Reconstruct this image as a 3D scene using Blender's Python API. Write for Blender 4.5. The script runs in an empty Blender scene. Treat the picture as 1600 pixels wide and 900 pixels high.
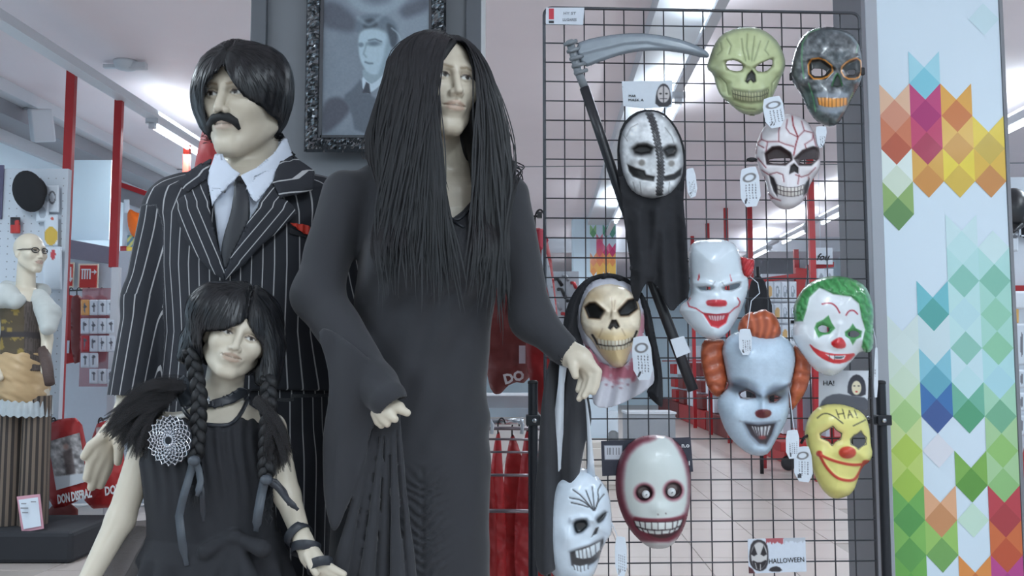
import bpy, bmesh, math, random
import numpy as np
from mathutils import Vector, Matrix

random.seed(7)
RNG = np.random.default_rng(11)
SC = bpy.context.scene
COL = SC.collection

# ------------------------------------------------------------------ camera
FPX = 1422.0                      # focal length in pixels of the 1600 x 900 frame
PITCH = math.radians(4.62)
CAM_H = 1.13
PLAT = 0.0
cam_data = bpy.data.cameras.new('camera')
cam_data.sensor_width = 36.0
cam_data.lens = 36.0 * FPX / 1600.0
cam_data.clip_start = 0.05
cam_data.clip_end = 100
cam = bpy.data.objects.new('camera', cam_data)
cam.location = (0, 0, CAM_H)
cam.rotation_euler = (math.radians(90) + PITCH, 0, 0)
COL.objects.link(cam)
SC.camera = cam

# ------------------------------------------------------------------ world, light, exposure
SC.view_settings.view_transform = 'Standard'
SC.view_settings.look = 'None'
SC.view_settings.exposure = 0.0
SC.view_settings.gamma = 1.0
world = bpy.data.worlds.new('world')
SC.world = world
world.use_nodes = True
wbg = world.node_tree.nodes['Background']
wbg.inputs[0].default_value = (0.74, 0.90, 1.0, 1)
wbg.inputs[1].default_value = 0.80

ROOM_YAW = math.atan(50.0 / FPX)          # the room's long axis points a little right of the camera's
CY, SY = math.cos(ROOM_YAW), math.sin(ROOM_YAW)
def room(x, y, z=0.0):
    """room coordinates (x across, y along) -> world"""
    return (x * CY + y * SY, -x * SY + y * CY, z)

LIGHT_ROWS = [(-3.05, (-3.0, -0.8, 1.4, 3.6, 7.5, 9.7, 11.9, 14.1)),
              (0.95, (-3.0, -1.6, 0.2, 4.6, 6.95, 11.3, 15.3, 19.0)),
              (3.7, (-2.0, 0.6, 3.2, 5.2, 7.5, 11.5, 13.5, 15.6, 19.0))]
LAMP_Z = 2.96
def area(name, loc, sx, sy, power, col=(0.80, 0.92, 1.0), rot=(0, 0, 0)):
    d = bpy.data.lights.new(name, 'AREA')
    d.shape = 'RECTANGLE'
    d.size, d.size_y = sx, sy
    d.energy = power
    d.color = col
    o = bpy.data.objects.new(name, d)
    o.location = loc
    o.rotation_euler = rot
    COL.objects.link(o)
    return o
for _x, _ys in LIGHT_ROWS:
    for _y in _ys:
        area('tube_light', room(_x, _y, LAMP_Z - 0.06), 0.12, 1.25, 34 if _x < -2 else 24, rot=(0, 0, -ROOM_YAW))
        area('tube_light_up', room(_x, _y, LAMP_Z + 0.09), 0.16, 1.25, 14 if _x < -2 else 22, rot=(math.pi, 0, -ROOM_YAW))

# ------------------------------------------------------------------ projection helpers
SP, CP = math.sin(PITCH), math.cos(PITCH)
def D(px, py, d):
    """the point at horizontal distance d (metres) seen at (px, py) of the photograph"""
    a = (px - 800.0) / FPX
    b = (450.0 - py) / FPX
    t = d / (CP - b * SP)
    return np.array([t * a, d, CAM_H + t * (SP + b * CP)])
def Dv(PX, d):
    PX = np.asarray(PX, float)
    a = (PX[:, 0] - 800.0) / FPX
    b = (450.0 - PX[:, 1]) / FPX
    d = np.broadcast_to(np.asarray(d, float), a.shape)
    t = d / (CP - b * SP)
    return np.stack([t * a, d, CAM_H + t * (SP + b * CP)], 1)
def project(P):
    P = np.asarray(P, float)
    x, y, z = P[:, 0], P[:, 1], P[:, 2] - CAM_H
    dep = y * CP + z * SP
    up = z * CP - y * SP
    return np.stack([800.0 + FPX * x / dep, 450.0 - FPX * up / dep], 1)
def mpp(d):
    return d / FPX

# ------------------------------------------------------------------ colour and materials
def lin(c):
    out = []
    for v in c[:3]:
        v = v / 255.0
        out.append(v / 12.92 if v <= 0.04045 else ((v + 0.055) / 1.055) ** 2.4)
    return tuple(out)
def linv(a):
    a = np.clip(np.asarray(a, float) / 255.0, 0, 1)
    return np.where(a <= 0.04045, a / 12.92, ((a + 0.055) / 1.055) ** 2.4)
MATS = {}
def mat(name, c, rough=0.5, metal=0.0, var=0.06, scale=30.0, bump=0.0, emit=0.0, trans=0.0, alpha=1.0, coat=0.0, bscale=None, sheen=0.0):
    if name in MATS:
        return MATS[name]
    m = bpy.data.materials.new(name)
    m.use_nodes = True
    nt = m.node_tree
    b = nt.nodes['Principled BSDF']
    L = lin(c)
    b.inputs['Roughness'].default_value = rough
    b.inputs['Metallic'].default_value = metal
    b.inputs['Coat Weight'].default_value = coat
    b.inputs['Sheen Weight'].default_value = sheen
    b.inputs['Transmission Weight'].default_value = trans
    b.inputs['Alpha'].default_value = alpha
    tc = nt.nodes.new('ShaderNodeTexCoord')
    if var > 0:
        n = nt.nodes.new('ShaderNodeTexNoise')
        n.inputs['Scale'].default_value = scale
        n.inputs['Detail'].default_value = 4
        nt.links.new(tc.outputs['Object'], n.inputs['Vector'])
        r = nt.nodes.new('ShaderNodeMapRange')
        r.inputs[3].default_value = 1 - var
        r.inputs[4].default_value = 1 + var
        nt.links.new(n.outputs['Fac'], r.inputs[0])
        mul = nt.nodes.new('ShaderNodeVectorMath')
        mul.operation = 'SCALE'
        mul.inputs[0].default_value = L
        nt.links.new(r.outputs[0], mul.inputs['Scale'])
        nt.links.new(mul.outputs[0], b.inputs['Base Color'])
    else:
        b.inputs['Base Color'].default_value = (*L, 1)
    if bump > 0:
        n2 = nt.nodes.new('ShaderNodeTexNoise')
        n2.inputs['Scale'].default_value = bscale or scale * 4
        n2.inputs['Detail'].default_value = 5
        nt.links.new(tc.outputs['Object'], n2.inputs['Vector'])
        bp = nt.nodes.new('ShaderNodeBump')
        bp.inputs['Strength'].default_value = bump
        bp.inputs['Distance'].default_value = 0.004
        nt.links.new(n2.outputs['Fac'], bp.inputs['Height'])
        nt.links.new(bp.outputs[0], b.inputs['Normal'])
    if emit > 0:
        b.inputs['Emission Color'].default_value = (*L, 1)
        b.inputs['Emission Strength'].default_value = emit
    MATS[name] = m
    return m
def vmat(name, rough=0.5, metal=0.0, coat=0.0, bump=0.0, bscale=200.0, spec=0.5):
    """material whose base colour is the painted colour attribute"""
    if name in MATS:
        return MATS[name]
    m = bpy.data.materials.new(name)
    m.use_nodes = True
    nt = m.node_tree
    b = nt.nodes['Principled BSDF']
    a = nt.nodes.new('ShaderNodeVertexColor')
    a.layer_name = 'Col'
    nt.links.new(a.outputs[0], b.inputs['Base Color'])
    b.inputs['Roughness'].default_value = rough
    b.inputs['Metallic'].default_value = metal
    b.inputs['Coat Weight'].default_value = coat
    b.inputs['Coat Roughness'].default_value = 0.12
    b.inputs['Specular IOR Level'].default_value = spec
    if bump > 0:
        tc = nt.nodes.new('ShaderNodeTexCoord')
        n2 = nt.nodes.new('ShaderNodeTexNoise')
        n2.inputs['Scale'].default_value = bscale
        nt.links.new(tc.outputs['Object'], n2.inputs['Vector'])
        bp = nt.nodes.new('ShaderNodeBump')
        bp.inputs['Strength'].default_value = bump
        bp.inputs['Distance'].default_value = 0.002
        nt.links.new(n2.outputs['Fac'], bp.inputs['Height'])
        nt.links.new(bp.outputs[0], b.inputs['Normal'])
    MATS[name] = m
    return m

# ------------------------------------------------------------------ numpy noise
def _hash(ix, iy, iz, seed):
    h = (ix * 374761393 + iy * 668265263 + iz * 1274126177 + seed * 974634531) & 0x7fffffff
    h = ((h ^ (h >> 13)) * 1274126177) & 0x7fffffff
    return ((h ^ (h >> 16)) & 0xffff) / 65535.0
def vnoise(P, seed=0):
    P = np.asarray(P, float)
    if P.shape[1] == 2:
        P = np.concatenate([P, np.zeros((len(P), 1))], 1)
    I = np.floor(P).astype(np.int64)
    F = P - I
    F = F * F * (3 - 2 * F)
    out = 0
    for dx in (0, 1):
        for dy in (0, 1):
            for dz in (0, 1):
                w = (F[:, 0] if dx else 1 - F[:, 0]) * (F[:, 1] if dy else 1 - F[:, 1]) * (F[:, 2] if dz else 1 - F[:, 2])
                out = out + w * _hash(I[:, 0] + dx, I[:, 1] + dy, I[:, 2] + dz, seed)
    return out
def fbm(P, seed=0, oct=3):
    a, s, t = 1.0, 0.0, 0.0
    P = np.asarray(P, float)
    for o in range(oct):
        s = s + a * vnoise(P, seed + o)
        t += a
        a *= 0.5
        P = P * 2.03
    return s / t

# ------------------------------------------------------------------ objects
ORG = {}
def _link(o, parent, label, cat, group, kind):
    COL.objects.link(o)
    if parent is not None:
        o.parent = parent
    if label: o['label'] = label
    if cat: o['category'] = cat
    if group: o['group'] = group
    if kind: o['kind'] = kind
    return o
def thing(name, label, cat, loc, group=None):
    o = bpy.data.objects.new(name, None)
    o.empty_display_size = 0.05
    o.location = loc
    _link(o, None, label, cat, group, None)
    ORG[o.name] = np.array(loc, float)
    return o
class MB:
    """collects vertices and faces (world coordinates)"""
    def __init__(self):
        self.v, self.f, self.n = [], [], 0
        self.c = []
        self.fc = []
    def add(self, V, F, col=None, fcol=None):
        V = np.asarray(V, float).reshape(-1, 3)
        self.v.append(V)
        n = self.n
        self.f.extend([tuple(int(i) + n for i in f) for f in F])
        self.n += len(V)
        self.c.append(np.broadcast_to(np.asarray(col if col is not None else (200, 200, 200), float), (len(V), 3)))
        return self
    def box(self, c, s, rz=0.0, col=None, R=None):
        c = np.asarray(c, float)
        h = np.asarray(s, float) / 2
        V = np.array([[x, y, z] for x in (-1, 1) for y in (-1, 1) for z in (-1, 1)], float) * h
        if rz:
            ca, sa = math.cos(rz), math.sin(rz)
            V = np.stack([V[:, 0] * ca - V[:, 1] * sa, V[:, 0] * sa + V[:, 1] * ca, V[:, 2]], 1)
        if R is not None:
            V = V @ np.asarray(R).T
        return self.add(V + c, [(0, 1, 3, 2), (4, 6, 7, 5), (0, 4, 5, 1), (2, 3, 7, 6), (0, 2, 6, 4), (1, 5, 7, 3)], col)
    def tube(self, P, r, n=8, col=None, caps=True, flat=1.0):
        P = np.asarray(P, float)
        r = np.broadcast_to(np.asarray(r, float), (len(P),))
        T = np.gradient(P, axis=0)
        T /= np.linalg.norm(T, axis=1, keepdims=True) + 1e-9
        ref = np.array([0.0, 0, 1]) if abs(T[0][2]) < 0.9 else np.array([1.0, 0, 0])
        V = []
        u = np.cross(T[0], ref); u /= np.linalg.norm(u)
        for i in range(len(P)):
            u = u - T[i] * np.dot(u, T[i])
            u /= np.linalg.norm(u) + 1e-9
            w = np.cross(T[i], u)
            for k in range(n):
                a = 2 * math.pi * k / n
                V.append(P[i] + r[i] * (math.cos(a) * u * flat + math.sin(a) * w))
        F = []
        for i in range(len(P) - 1):
            for k in range(n):
                k2 = (k + 1) % n
                F.append((i * n + k, i * n + k2, (i + 1) * n + k2, (i + 1) * n + k))
        if caps:
            F.append(tuple(range(n - 1, -1, -1)))
            F.append(tuple((len(P) - 1) * n + k for k in range(n)))
        return self.add(V, F, col)
    def loft(self, rings, col=None, closed=True, caps=True):
        n = len(rings[0])
        V = np.concatenate([np.asarray(r, float) for r in rings])
        F = []
        for i in range(len(rings) - 1):
            for k in range(n if closed else n - 1):
                k2 = (k + 1) % n
                F.append((i * n + k, i * n + k2, (i + 1) * n + k2, (i + 1) * n + k))
        if caps and closed:
            F.append(tuple(range(n - 1, -1, -1)))
            F.append(tuple((len(rings) - 1) * n + k for k in range(n)))
        return self.add(V, F, col)
    def lathe(self, c, prof, n=20, col=None, axis='z'):
        """prof: list of (radius, height)"""
        rings = []
        for r, h in prof:
            ring = []
            for k in range(n):
                a = 2 * math.pi * k / n
                if axis == 'z':
                    ring.append((c[0] + r * math.cos(a), c[1] + r * math.sin(a), c[2] + h))
                elif axis == 'y':
                    ring.append((c[0] + r * math.cos(a), c[1] + h, c[2] + r * math.sin(a)))
                else:
                    ring.append((c[0] + h, c[1] + r * math.cos(a), c[2] + r * math.sin(a)))
            rings.append(ring)
        return self.loft(rings, col)
    def ball(self, c, r, n=10, m=7, col=None):
        r = np.broadcast_to(np.asarray(r, float), (3,))
        rings = []
        for i in range(m + 1):
            t = math.pi * (i + 0.02) / (m + 0.04)
            rings.append([(c[0] + r[0] * math.sin(t) * math.cos(2 * math.pi * k / n), c[1] + r[1] * math.sin(t) * math.sin(2 * math.pi * k / n), c[2] - r[2] * math.cos(t)) for k in range(n)])
        return self.loft(rings, col)
    def prism(self, poly3, off, col=None):
        """extrude a planar polygon (list of 3d points) by the vector off"""
        A = np.asarray(poly3, float)
        n = len(A)
        V = np.concatenate([A, A + np.asarray(off, float)])
        F = [tuple(range(n)), tuple(range(2 * n - 1, n - 1, -1))]
        F += [(i, i + n, (i + 1) % n + n, (i + 1) % n) for i in range(n)]
        return self.add(V, F, col)
    def quad(self, pts, col=None):
        return self.add(pts, [(0, 1, 2, 3)], col)
    def data(self):
        return np.concatenate(self.v), self.f, np.concatenate(self.c)
def _mesh(name, V, F, org, smooth, cols=None, attrs=None, mats=(), auto=None):
    me = bpy.data.meshes.new(name)
    V = np.asarray(V, float) - org
    if isinstance(F, np.ndarray):
        F = F.tolist()
    me.from_pydata(V.tolist(), [], F)
    for m in mats:
        me.materials.append(m)
    if smooth:
        me.polygons.foreach_set('use_smooth', [True] * len(me.polygons))
    if cols is not None:
        a = me.color_attributes.new('Col', 'FLOAT_COLOR', 'POINT')
        c = np.concatenate([linv(cols), np.ones((len(cols), 1))], 1).astype(np.float32)
        a.data.foreach_set('color', c.ravel())
    if attrs:
        for k, arr in attrs.items():
            a = me.attributes.new(k, 'FLOAT', 'POINT')
            a.data.foreach_set('value', np.asarray(arr, np.float32))
    bm = bmesh.new()
    bm.from_mesh(me)
    bmesh.ops.recalc_face_normals(bm, faces=bm.faces[:])
    bm.to_mesh(me)
    bm.free()
    if auto:
        me.set_sharp_from_angle(angle=math.radians(auto))
    return me
def put(name, V, F, m, parent=None, label=None, cat=None, group=None, kind=None, smooth=False, cols=None, attrs=None, origin=None, auto=None, bevel=0.0, solid=0.0):
    """link one mesh object: a part when parent is given, else a top-level thing"""
    V = np.asarray(V, float)
    if parent is not None:
        org = ORG[parent.name]
    elif origin is not None:
        org = np.asarray(origin, float)
    else:
        org = np.array([(V[:, 0].min() + V[:, 0].max()) / 2, (V[:, 1].min() + V[:, 1].max()) / 2, V[:, 2].min()])
    me = _mesh(name, V, F, org, smooth, cols, attrs, [m], auto)
    o = bpy.data.objects.new(name, me)
    if parent is None:
        o.location = org
    _link(o, parent, label, cat, group, kind)
    ORG[o.name] = org
    if solid:
        md = o.modifiers.new('thickness', 'SOLIDIFY')
        md.thickness = abs(solid)
        md.offset = -1 if solid > 0 else 1
    if bevel:
        md = o.modifiers.new('bevel', 'BEVEL')
        md.width = bevel
        md.segments = 2
        md.limit_method = 'ANGLE'
        md.harden_normals = False
    return o
def putm(name, mb, m, parent=None, vc=False, **k):
    V, F, C = mb.data()
    return put(name, V, F, m, parent, cols=C if vc else None, **k)
def copy_thing(o, loc, label=None, rz=None):
    r = o.copy(); COL.objects.link(r); r.location = loc
    if rz is not None: r.rotation_euler = (0, 0, rz)
    if label: r['label'] = label
    ORG[r.name] = np.array(loc, float)
    for ch in list(o.children):
        c = ch.copy(); COL.objects.link(c); c.parent = r
        for g in list(ch.children):
            d = g.copy(); COL.objects.link(d); d.parent = c
    return r
def text_mesh(txt, size, bold=0.0, shear=0.0, extrude=0.0006):
    cu = bpy.data.curves.new('lettering', 'FONT')
    cu.body = txt; cu.size = size; cu.align_x = 'CENTER'; cu.align_y = 'CENTER'
    cu.extrude = extrude; cu.offset = bold; cu.shear = shear; cu.resolution_u = 2
    ob = bpy.data.objects.new('lettering', cu)
    COL.objects.link(ob)
    dg = bpy.context.evaluated_depsgraph_get()
    me = bpy.data.meshes.new_from_object(ob.evaluated_get(dg))
    V = np.array([v.co[:] for v in me.vertices]).reshape(-1, 3)
    F = [tuple(p.vertices) for p in me.polygons]
    bpy.data.objects.remove(ob); bpy.data.curves.remove(cu); bpy.data.meshes.remove(me)
    return V, F
def lettering(txt, c, size, m, parent, rot=0.0, bold=0.0, shear=0.0, ux=(1, 0, 0), uz=(0, 0, 1), width=None, name='lettering'):
    """letters standing at c, reading along ux, upright along uz"""
    V, F = text_mesh(txt, size, bold, shear)
    if width:
        V[:, 0] *= width / max(1e-6, V[:, 0].max() - V[:, 0].min())
    ca, sa = math.cos(rot), math.sin(rot)
    x, y = V[:, 0] * ca - V[:, 1] * sa, V[:, 0] * sa + V[:, 1] * ca
    ux, uz = np.array(ux, float), np.array(uz, float)
    n = np.cross(ux, uz)
    W = np.asarray(c) + x[:, None] * ux + y[:, None] * uz + V[:, 2:3] * n
    return put(name, W, F, m, parent)

# ------------------------------------------------------------------ 2d shapes in photograph pixels
def seg_dist(P, L, closed=False):
    P = np.asarray(P, float); L = np.asarray(L, float)
    best = np.full(len(P), 1e9)
    n = len(L)
    for i in range(n if closed else n - 1):
        a, b = L[i], L[(i + 1) % n]
        ab = b - a
        t = np.clip(((P - a) @ ab) / (ab @ ab + 1e-12), 0, 1)
        best = np.minimum(best, np.linalg.norm(P - a - t[:, None] * ab, axis=1))
    return best
def inside(P, L):
    P = np.asarray(P, float); L = np.asarray(L, float)
    x, y = P[:, 0], P[:, 1]
    r = np.zeros(len(P), bool)
    n = len(L)
    for i in range(n):
        x1, y1 = L[i]; x2, y2 = L[(i + 1) % n]
        c = (y1 > y) != (y2 > y)
        with np.errstate(divide='ignore', invalid='ignore'):
            xi = (x2 - x1) * (y - y1) / (y2 - y1 + 1e-12) + x1
        r ^= c & (x < xi)
    return r
def poly_sdf(P, L):
    d = seg_dist(P, L, True)
    return np.where(inside(P, L), -d, d)
def smooth_poly(L, n=2, closed=True):
    L = np.asarray(L, float)
    for _ in range(n):
        nxt = np.roll(L, -1, 0) if closed else L[1:]
        a = L if closed else L[:-1]
        q = 0.75 * a + 0.25 * nxt
        r = 0.25 * a + 0.75 * nxt
        M = np.empty((len(q) * 2, 2)); M[0::2] = q; M[1::2] = r
        L = M if closed else np.concatenate([L[:1], M, L[-1:]])
    return L
def ell_sdf(P, c, r, rot=0.0):
    P = np.asarray(P, float) - np.asarray(c, float)
    ca, sa = math.cos(rot), math.sin(rot)
    x = (P[:, 0] * ca + P[:, 1] * sa) / r[0]
    y = (-P[:, 0] * sa + P[:, 1] * ca) / r[1]
    return (np.sqrt(x * x + y * y) - 1) * min(r)
def sst(e0, e1, x):
    t = np.clip((x - e0) / (e1 - e0), 0, 1)
    return t * t * (3 - 2 * t)
def lay(C, c, sd, soft=1.0, op=1.0):
    """paint colour c where sd < 0 with an edge softness in pixels"""
    a = (1 - sst(-soft, soft, sd)) * op
    return C * (1 - a[:, None]) + np.asarray(c, float) * a[:, None]
def grid2d(poly, step, holes=(), pad=1.0, snap=True):
    """vertices + quads of the inside of a polygon, the border snapped to its outline"""
    L = np.asarray(poly, float)
    x0, y0 = L.min(0) - pad; x1, y1 = L.max(0) + pad
    nx = max(2, int((x1 - x0) / step) + 1); ny = max(2, int((y1 - y0) / step) + 1)
    X, Y = np.meshgrid(x0 + step * np.arange(nx + 1), y0 + step * np.arange(ny + 1), indexing='ij')
    P = np.stack([X.ravel(), Y.ravel()], 1)
    def f(Q):
        d = poly_sdf(Q, L)
        for h in holes:
            d = np.maximum(d, -poly_sdf(Q, np.asarray(h, float)))
        return d
    d = f(P)
    keep = d < 0.5 * step
    if snap:
        e = 0.05 * step
        for _ in range(2):
            near = np.where(keep & (np.abs(d) < 0.6 * step) | (keep & (d > 0)))[0]
            Q = P[near]
            gx = (f(Q + [e, 0]) - f(Q - [e, 0])) / (2 * e)
            gy = (f(Q + [0, e]) - f(Q - [0, e])) / (2 * e)
            g = np.stack([gx, gy], 1)
            gn = np.maximum(np.linalg.norm(g, axis=1), 0.3)
            P[near] = Q - g / gn[:, None] * np.clip(d[near], -step, step)[:, None]
            d[near] = f(P[near])
    idx = np.arange((nx + 1) * (ny + 1)).reshape(nx + 1, ny + 1)
    a, b, c, e2 = idx[:-1, :-1].ravel(), idx[1:, :-1].ravel(), idx[1:, 1:].ravel(), idx[:-1, 1:].ravel()
    Q = np.stack([a, b, c, e2], 1)
    K = keep[Q]
    quads = Q[K.all(1)]
    part = K.sum(1) == 3
    tris = Q[part][K[part]].reshape(-1, 3)
    used = np.unique(np.r_[quads.ravel(), tris.ravel()])
    mp = np.full(len(P), -1); mp[used] = np.arange(len(used))
    return P[used], mp[quads].tolist() + mp[tris].tolist(), d[used]
# ------------------------------------------------------------------ signed distance modelling
def smin(a, b, k):
    h = np.maximum(k - np.abs(a - b), 0) / k
    return np.minimum(a, b) - h * h * k * 0.25
def smax(a, b, k):
    return -smin(-a, -b, k)
def s_ell(P, c, r, R=None):
    Q = P - np.asarray(c, np.float32)
    if R is not None:
        Q = Q @ np.asarray(R, np.float32)
    r = np.asarray(r, np.float32)
    A = Q / r
    k0 = np.sqrt((A * A).sum(1)) + 1e-6
    B = A / r
    k1 = np.sqrt((B * B).sum(1)) + 1e-6
    return k0 * (k0 - 1) / k1
def s_cone(P, a, b, ra, rb):
    a = np.asarray(a, np.float32); b = np.asarray(b, np.float32)
    ab = b - a
    t = np.clip(((P - a) @ ab) / (ab @ ab + 1e-9), 0, 1)
    Q = P - a - t[:, None] * ab
    return np.sqrt((Q * Q).sum(1)) - (ra + (rb - ra) * t)
def s_chain(P, pts, rad, k=0.0):
    d = None
    for i in range(len(pts) - 1):
        e = s_cone(P, pts[i], pts[i + 1], rad[i], rad[i + 1])
        d = e if d is None else (smin(d, e, k) if k else np.minimum(d, e))
    return d
def s_loft(P, st, ze=0.02):
    """st rows: z, cx, cy, rx, ry (z rising)"""
    st = np.asarray(st, float)
    z = P[:, 2]
    cx, cy, rx, ry = [np.interp(z, st[:, 0], st[:, j]) for j in (1, 2, 3, 4)]
    q = np.sqrt(((P[:, 0] - cx) / rx) ** 2 + ((P[:, 1] - cy) / ry) ** 2)
    d = (q - 1) * np.minimum(rx, ry) * 0.9
    d = smax(d, z - st[-1, 0], ze)
    return smax(d, st[0, 0] - z, 0.005)
def s_slab(P, poly, dep, t):
    """a sheet whose outline is given in photograph pixels; dep(px) its distance, t half its thickness"""
    px = project(P)
    d0 = dep(px) if callable(dep) else dep
    lo, hi = poly.min(0), poly.max(0)
    d2 = np.linalg.norm(np.maximum(np.maximum(lo - px, px - hi), 0), axis=1)
    near = d2 < 25
    if near.any():
        d2[near] = poly_sdf(px[near], poly)
    d2 = d2 * (P[:, 1] / FPX)
    dd = np.abs(P[:, 1] - d0) - t
    return smax(d2, dd, t)
def within(P, c, R, fn):
    q = np.linalg.norm(P - np.asarray(c, np.float32), axis=1)
    out = (q - R + 0.06).astype(np.float32)
    m = q < R
    if m.any():
        out[m] = fn(P[m])
    return out
def surface_nets(f, lo, hi, h, B=10, project_it=2):
    lo = np.asarray(lo, float); hi = np.asarray(hi, float)
    nb = np.ceil((hi - lo) / (h * B)).astype(int)
    n = nb * B + 1
    # coarse pass on block centres
    g = np.stack(np.meshgrid(*[np.arange(k) for k in nb], indexing='ij'), -1).reshape(-1, 3)
    cen = (lo + (g + 0.5) * B * h).astype(np.float32)
    dc = f(cen)
    act = np.abs(dc) < 0.87 * B * h * 1.45 + 0.004
    V = np.empty(n, np.float32)
    sgn = np.where(dc < 0, -1.0, 1.0).reshape(nb)
    big = np.repeat(np.repeat(np.repeat(sgn, B, 0), B, 1), B, 2)
    V[:-1, :-1, :-1] = big
    V[-1] = 1; V[:, -1] = 1; V[:, :, -1] = 1
    ga = g[act]
    off = np.stack(np.meshgrid(*[np.arange(B + 1)] * 3, indexing='ij'), -1).reshape(-1, 3)
    CH = max(1, 400000 // len(off))
    for i in range(0, len(ga), CH):
        I = (ga[i:i + CH, None, :] * B + off[None]).reshape(-1, 3)
        d = f((lo + I * h).astype(np.float32))
        V[I[:, 0], I[:, 1], I[:, 2]] = d
    S = V < 0
    cnt = np.zeros([k - 1 for k in n], np.int8)
    for dx in (0, 1):
        for dy in (0, 1):
            for dz in (0, 1):
                cnt += S[dx:n[0] - 1 + dx, dy:n[1] - 1 + dy, dz:n[2] - 1 + dz]
    C = np.argwhere((cnt > 0) & (cnt < 8))
    idm = np.full(cnt.shape, -1, np.int64)
    idm[C[:, 0], C[:, 1], C[:, 2]] = np.arange(len(C))
    acc = np.zeros((len(C), 3)); w = np.zeros(len(C))
    corners = [(0, 0, 0), (1, 0, 0), (0, 1, 0), (1, 1, 0), (0, 0, 1), (1, 0, 1), (0, 1, 1), (1, 1, 1)]
    edges = [(0, 1), (2, 3), (4, 5), (6, 7), (0, 2), (1, 3), (4, 6), (5, 7), (0, 4), (1, 5), (2, 6), (3, 7)]
    vals = [V[C[:, 0] + c[0], C[:, 1] + c[1], C[:, 2] + c[2]] for c in corners]
    for a, b in edges:
        va, vb = vals[a], vals[b]
        m = (va < 0) != (vb < 0)
        t = np.where(m, va / (va - vb + 1e-12), 0)
        p = np.array(corners[a]) + t[:, None] * (np.array(corners[b]) - np.array(corners[a]))
        acc += np.where(m[:, None], p, 0); w += m
    X = lo + (C + acc / np.maximum(w, 1)[:, None]) * h
    F = []
    for ax in range(3):
        u, v = [(1, 2), (2, 0), (0, 1)][ax]
        sl0 = [slice(None)] * 3; sl1 = [slice(None)] * 3
        sl0[ax] = slice(0, n[ax] - 1); sl1[ax] = slice(1, n[ax])
        ch = S[tuple(sl0)] != S[tuple(sl1)]
        E = np.argwhere(ch)
        E = E[(E[:, u] > 0) & (E[:, v] > 0) & (E[:, u] < n[u] - 1) & (E[:, v] < n[v] - 1)]
        flip = S[E[:, 0], E[:, 1], E[:, 2]]
        q = []
        for du, dv in ((0, 0), (1, 0), (1, 1), (0, 1)):
            I = E.copy(); I[:, u] -= du; I[:, v] -= dv
            q.append(idm[I[:, 0], I[:, 1], I[:, 2]])
        q = np.stack(q, 1)
        q[~flip] = q[~flip][:, ::-1]
        F.append(q)
    F = np.concatenate(F)
    F = F[(F >= 0).all(1)]
    for _ in range(project_it):
        d, g2 = grad(f, X, h * 0.4)
        X = X - g2 * np.clip(d, -0.6 * h, 0.6 * h)[:, None]
    return X, F
def grad(f, X, e=0.001):
    d = f(X.astype(np.float32)).astype(float)
    g = np.empty((len(X), 3))
    for i in range(3):
        Q = X.copy(); Q[:, i] += e
        g[:, i] = (f(Q.astype(np.float32)) - d) / e
    L = np.linalg.norm(g, axis=1, keepdims=True)
    return d, g / np.maximum(L, 0.25)
def march(f, PX, d0, d1, it=70):
    """first surface along the view rays of the given pixels: points, outward normals, hit mask"""
    d = np.full(len(PX), float(d0))
    hit = np.zeros(len(PX), bool)
    for _ in range(it):
        X = Dv(PX, d)
        s = f(X.astype(np.float32))
        hit |= s < 0.0008
        d = np.where(hit, d, np.minimum(d + np.maximum(s * 0.7, 0.0004), d1))
    X = Dv(PX, d)
    _, n = grad(f, X, 0.002)
    n /= np.linalg.norm(n, axis=1, keepdims=True) + 1e-9
    return X, n, hit
def decal(name, poly, f, d0, d1, m, parent, off=0.003, thick=0.002, step=3.0, relax=5, attr=None, paint=None, smooth=True, rnd=0, bump=None, label=None):
    """a cloth piece lying on the surface f, its outline given in photograph pixels"""
    L = smooth_poly(poly, rnd) if rnd else np.asarray(poly, float)
    P, F, sd = grid2d(L, step)
    X, n, hit = march(f, P, d0, d1)
    # pieces that miss the surface stay at the depth of their nearest hit neighbour
    if not hit.all() and hit.any():
        bad = np.where(~hit)[0]; good = np.where(hit)[0]
        for b in bad:
            j = good[np.argmin(((P[good] - P[b]) ** 2).sum(1))]
            X[b] = Dv(P[b:b + 1], X[j, 1])[0]; n[b] = n[j]
    E = np.array(sorted({(min(q[i], q[i - 1]), max(q[i], q[i - 1])) for q in F for i in range(len(q))}))
    dep = X[:, 1].copy()
    for _ in range(relax):
        acc = np.zeros(len(P)); cnt = np.zeros(len(P))
        np.add.at(acc, E[:, 0], dep[E[:, 1]]); np.add.at(acc, E[:, 1], dep[E[:, 0]])
        np.add.at(cnt, E[:, 0], 1); np.add.at(cnt, E[:, 1], 1)
        dep = .4 * dep + .6 * acc / np.maximum(cnt, 1)
    X = Dv(P, np.minimum(dep, X[:, 1] + .003))
    o = off
    if bump is not None:
        o = off + bump(P, sd)
        X = X + n * np.asarray(o)[:, None]
    else:
        X = X + n * o
    at = {'stripe': attr(P)} if attr else None
    c = paint(P, sd) if paint else None
    return put(name, X, F, m, parent, smooth=smooth, attrs=at, cols=c, solid=thick, label=label)
def onsurf(f, pts, d0, d1, off=0.0):
    X, n, hit = march(f, np.asarray(pts, float), d0, d1)
    return X + n * off
def rotm(yaw, pitch=0.0, roll=0.0):
    return np.array(Matrix.Rotation(yaw, 3, 'Z') @ Matrix.Rotation(roll, 3, 'Y') @ Matrix.Rotation(pitch, 3, 'X'))

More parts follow.
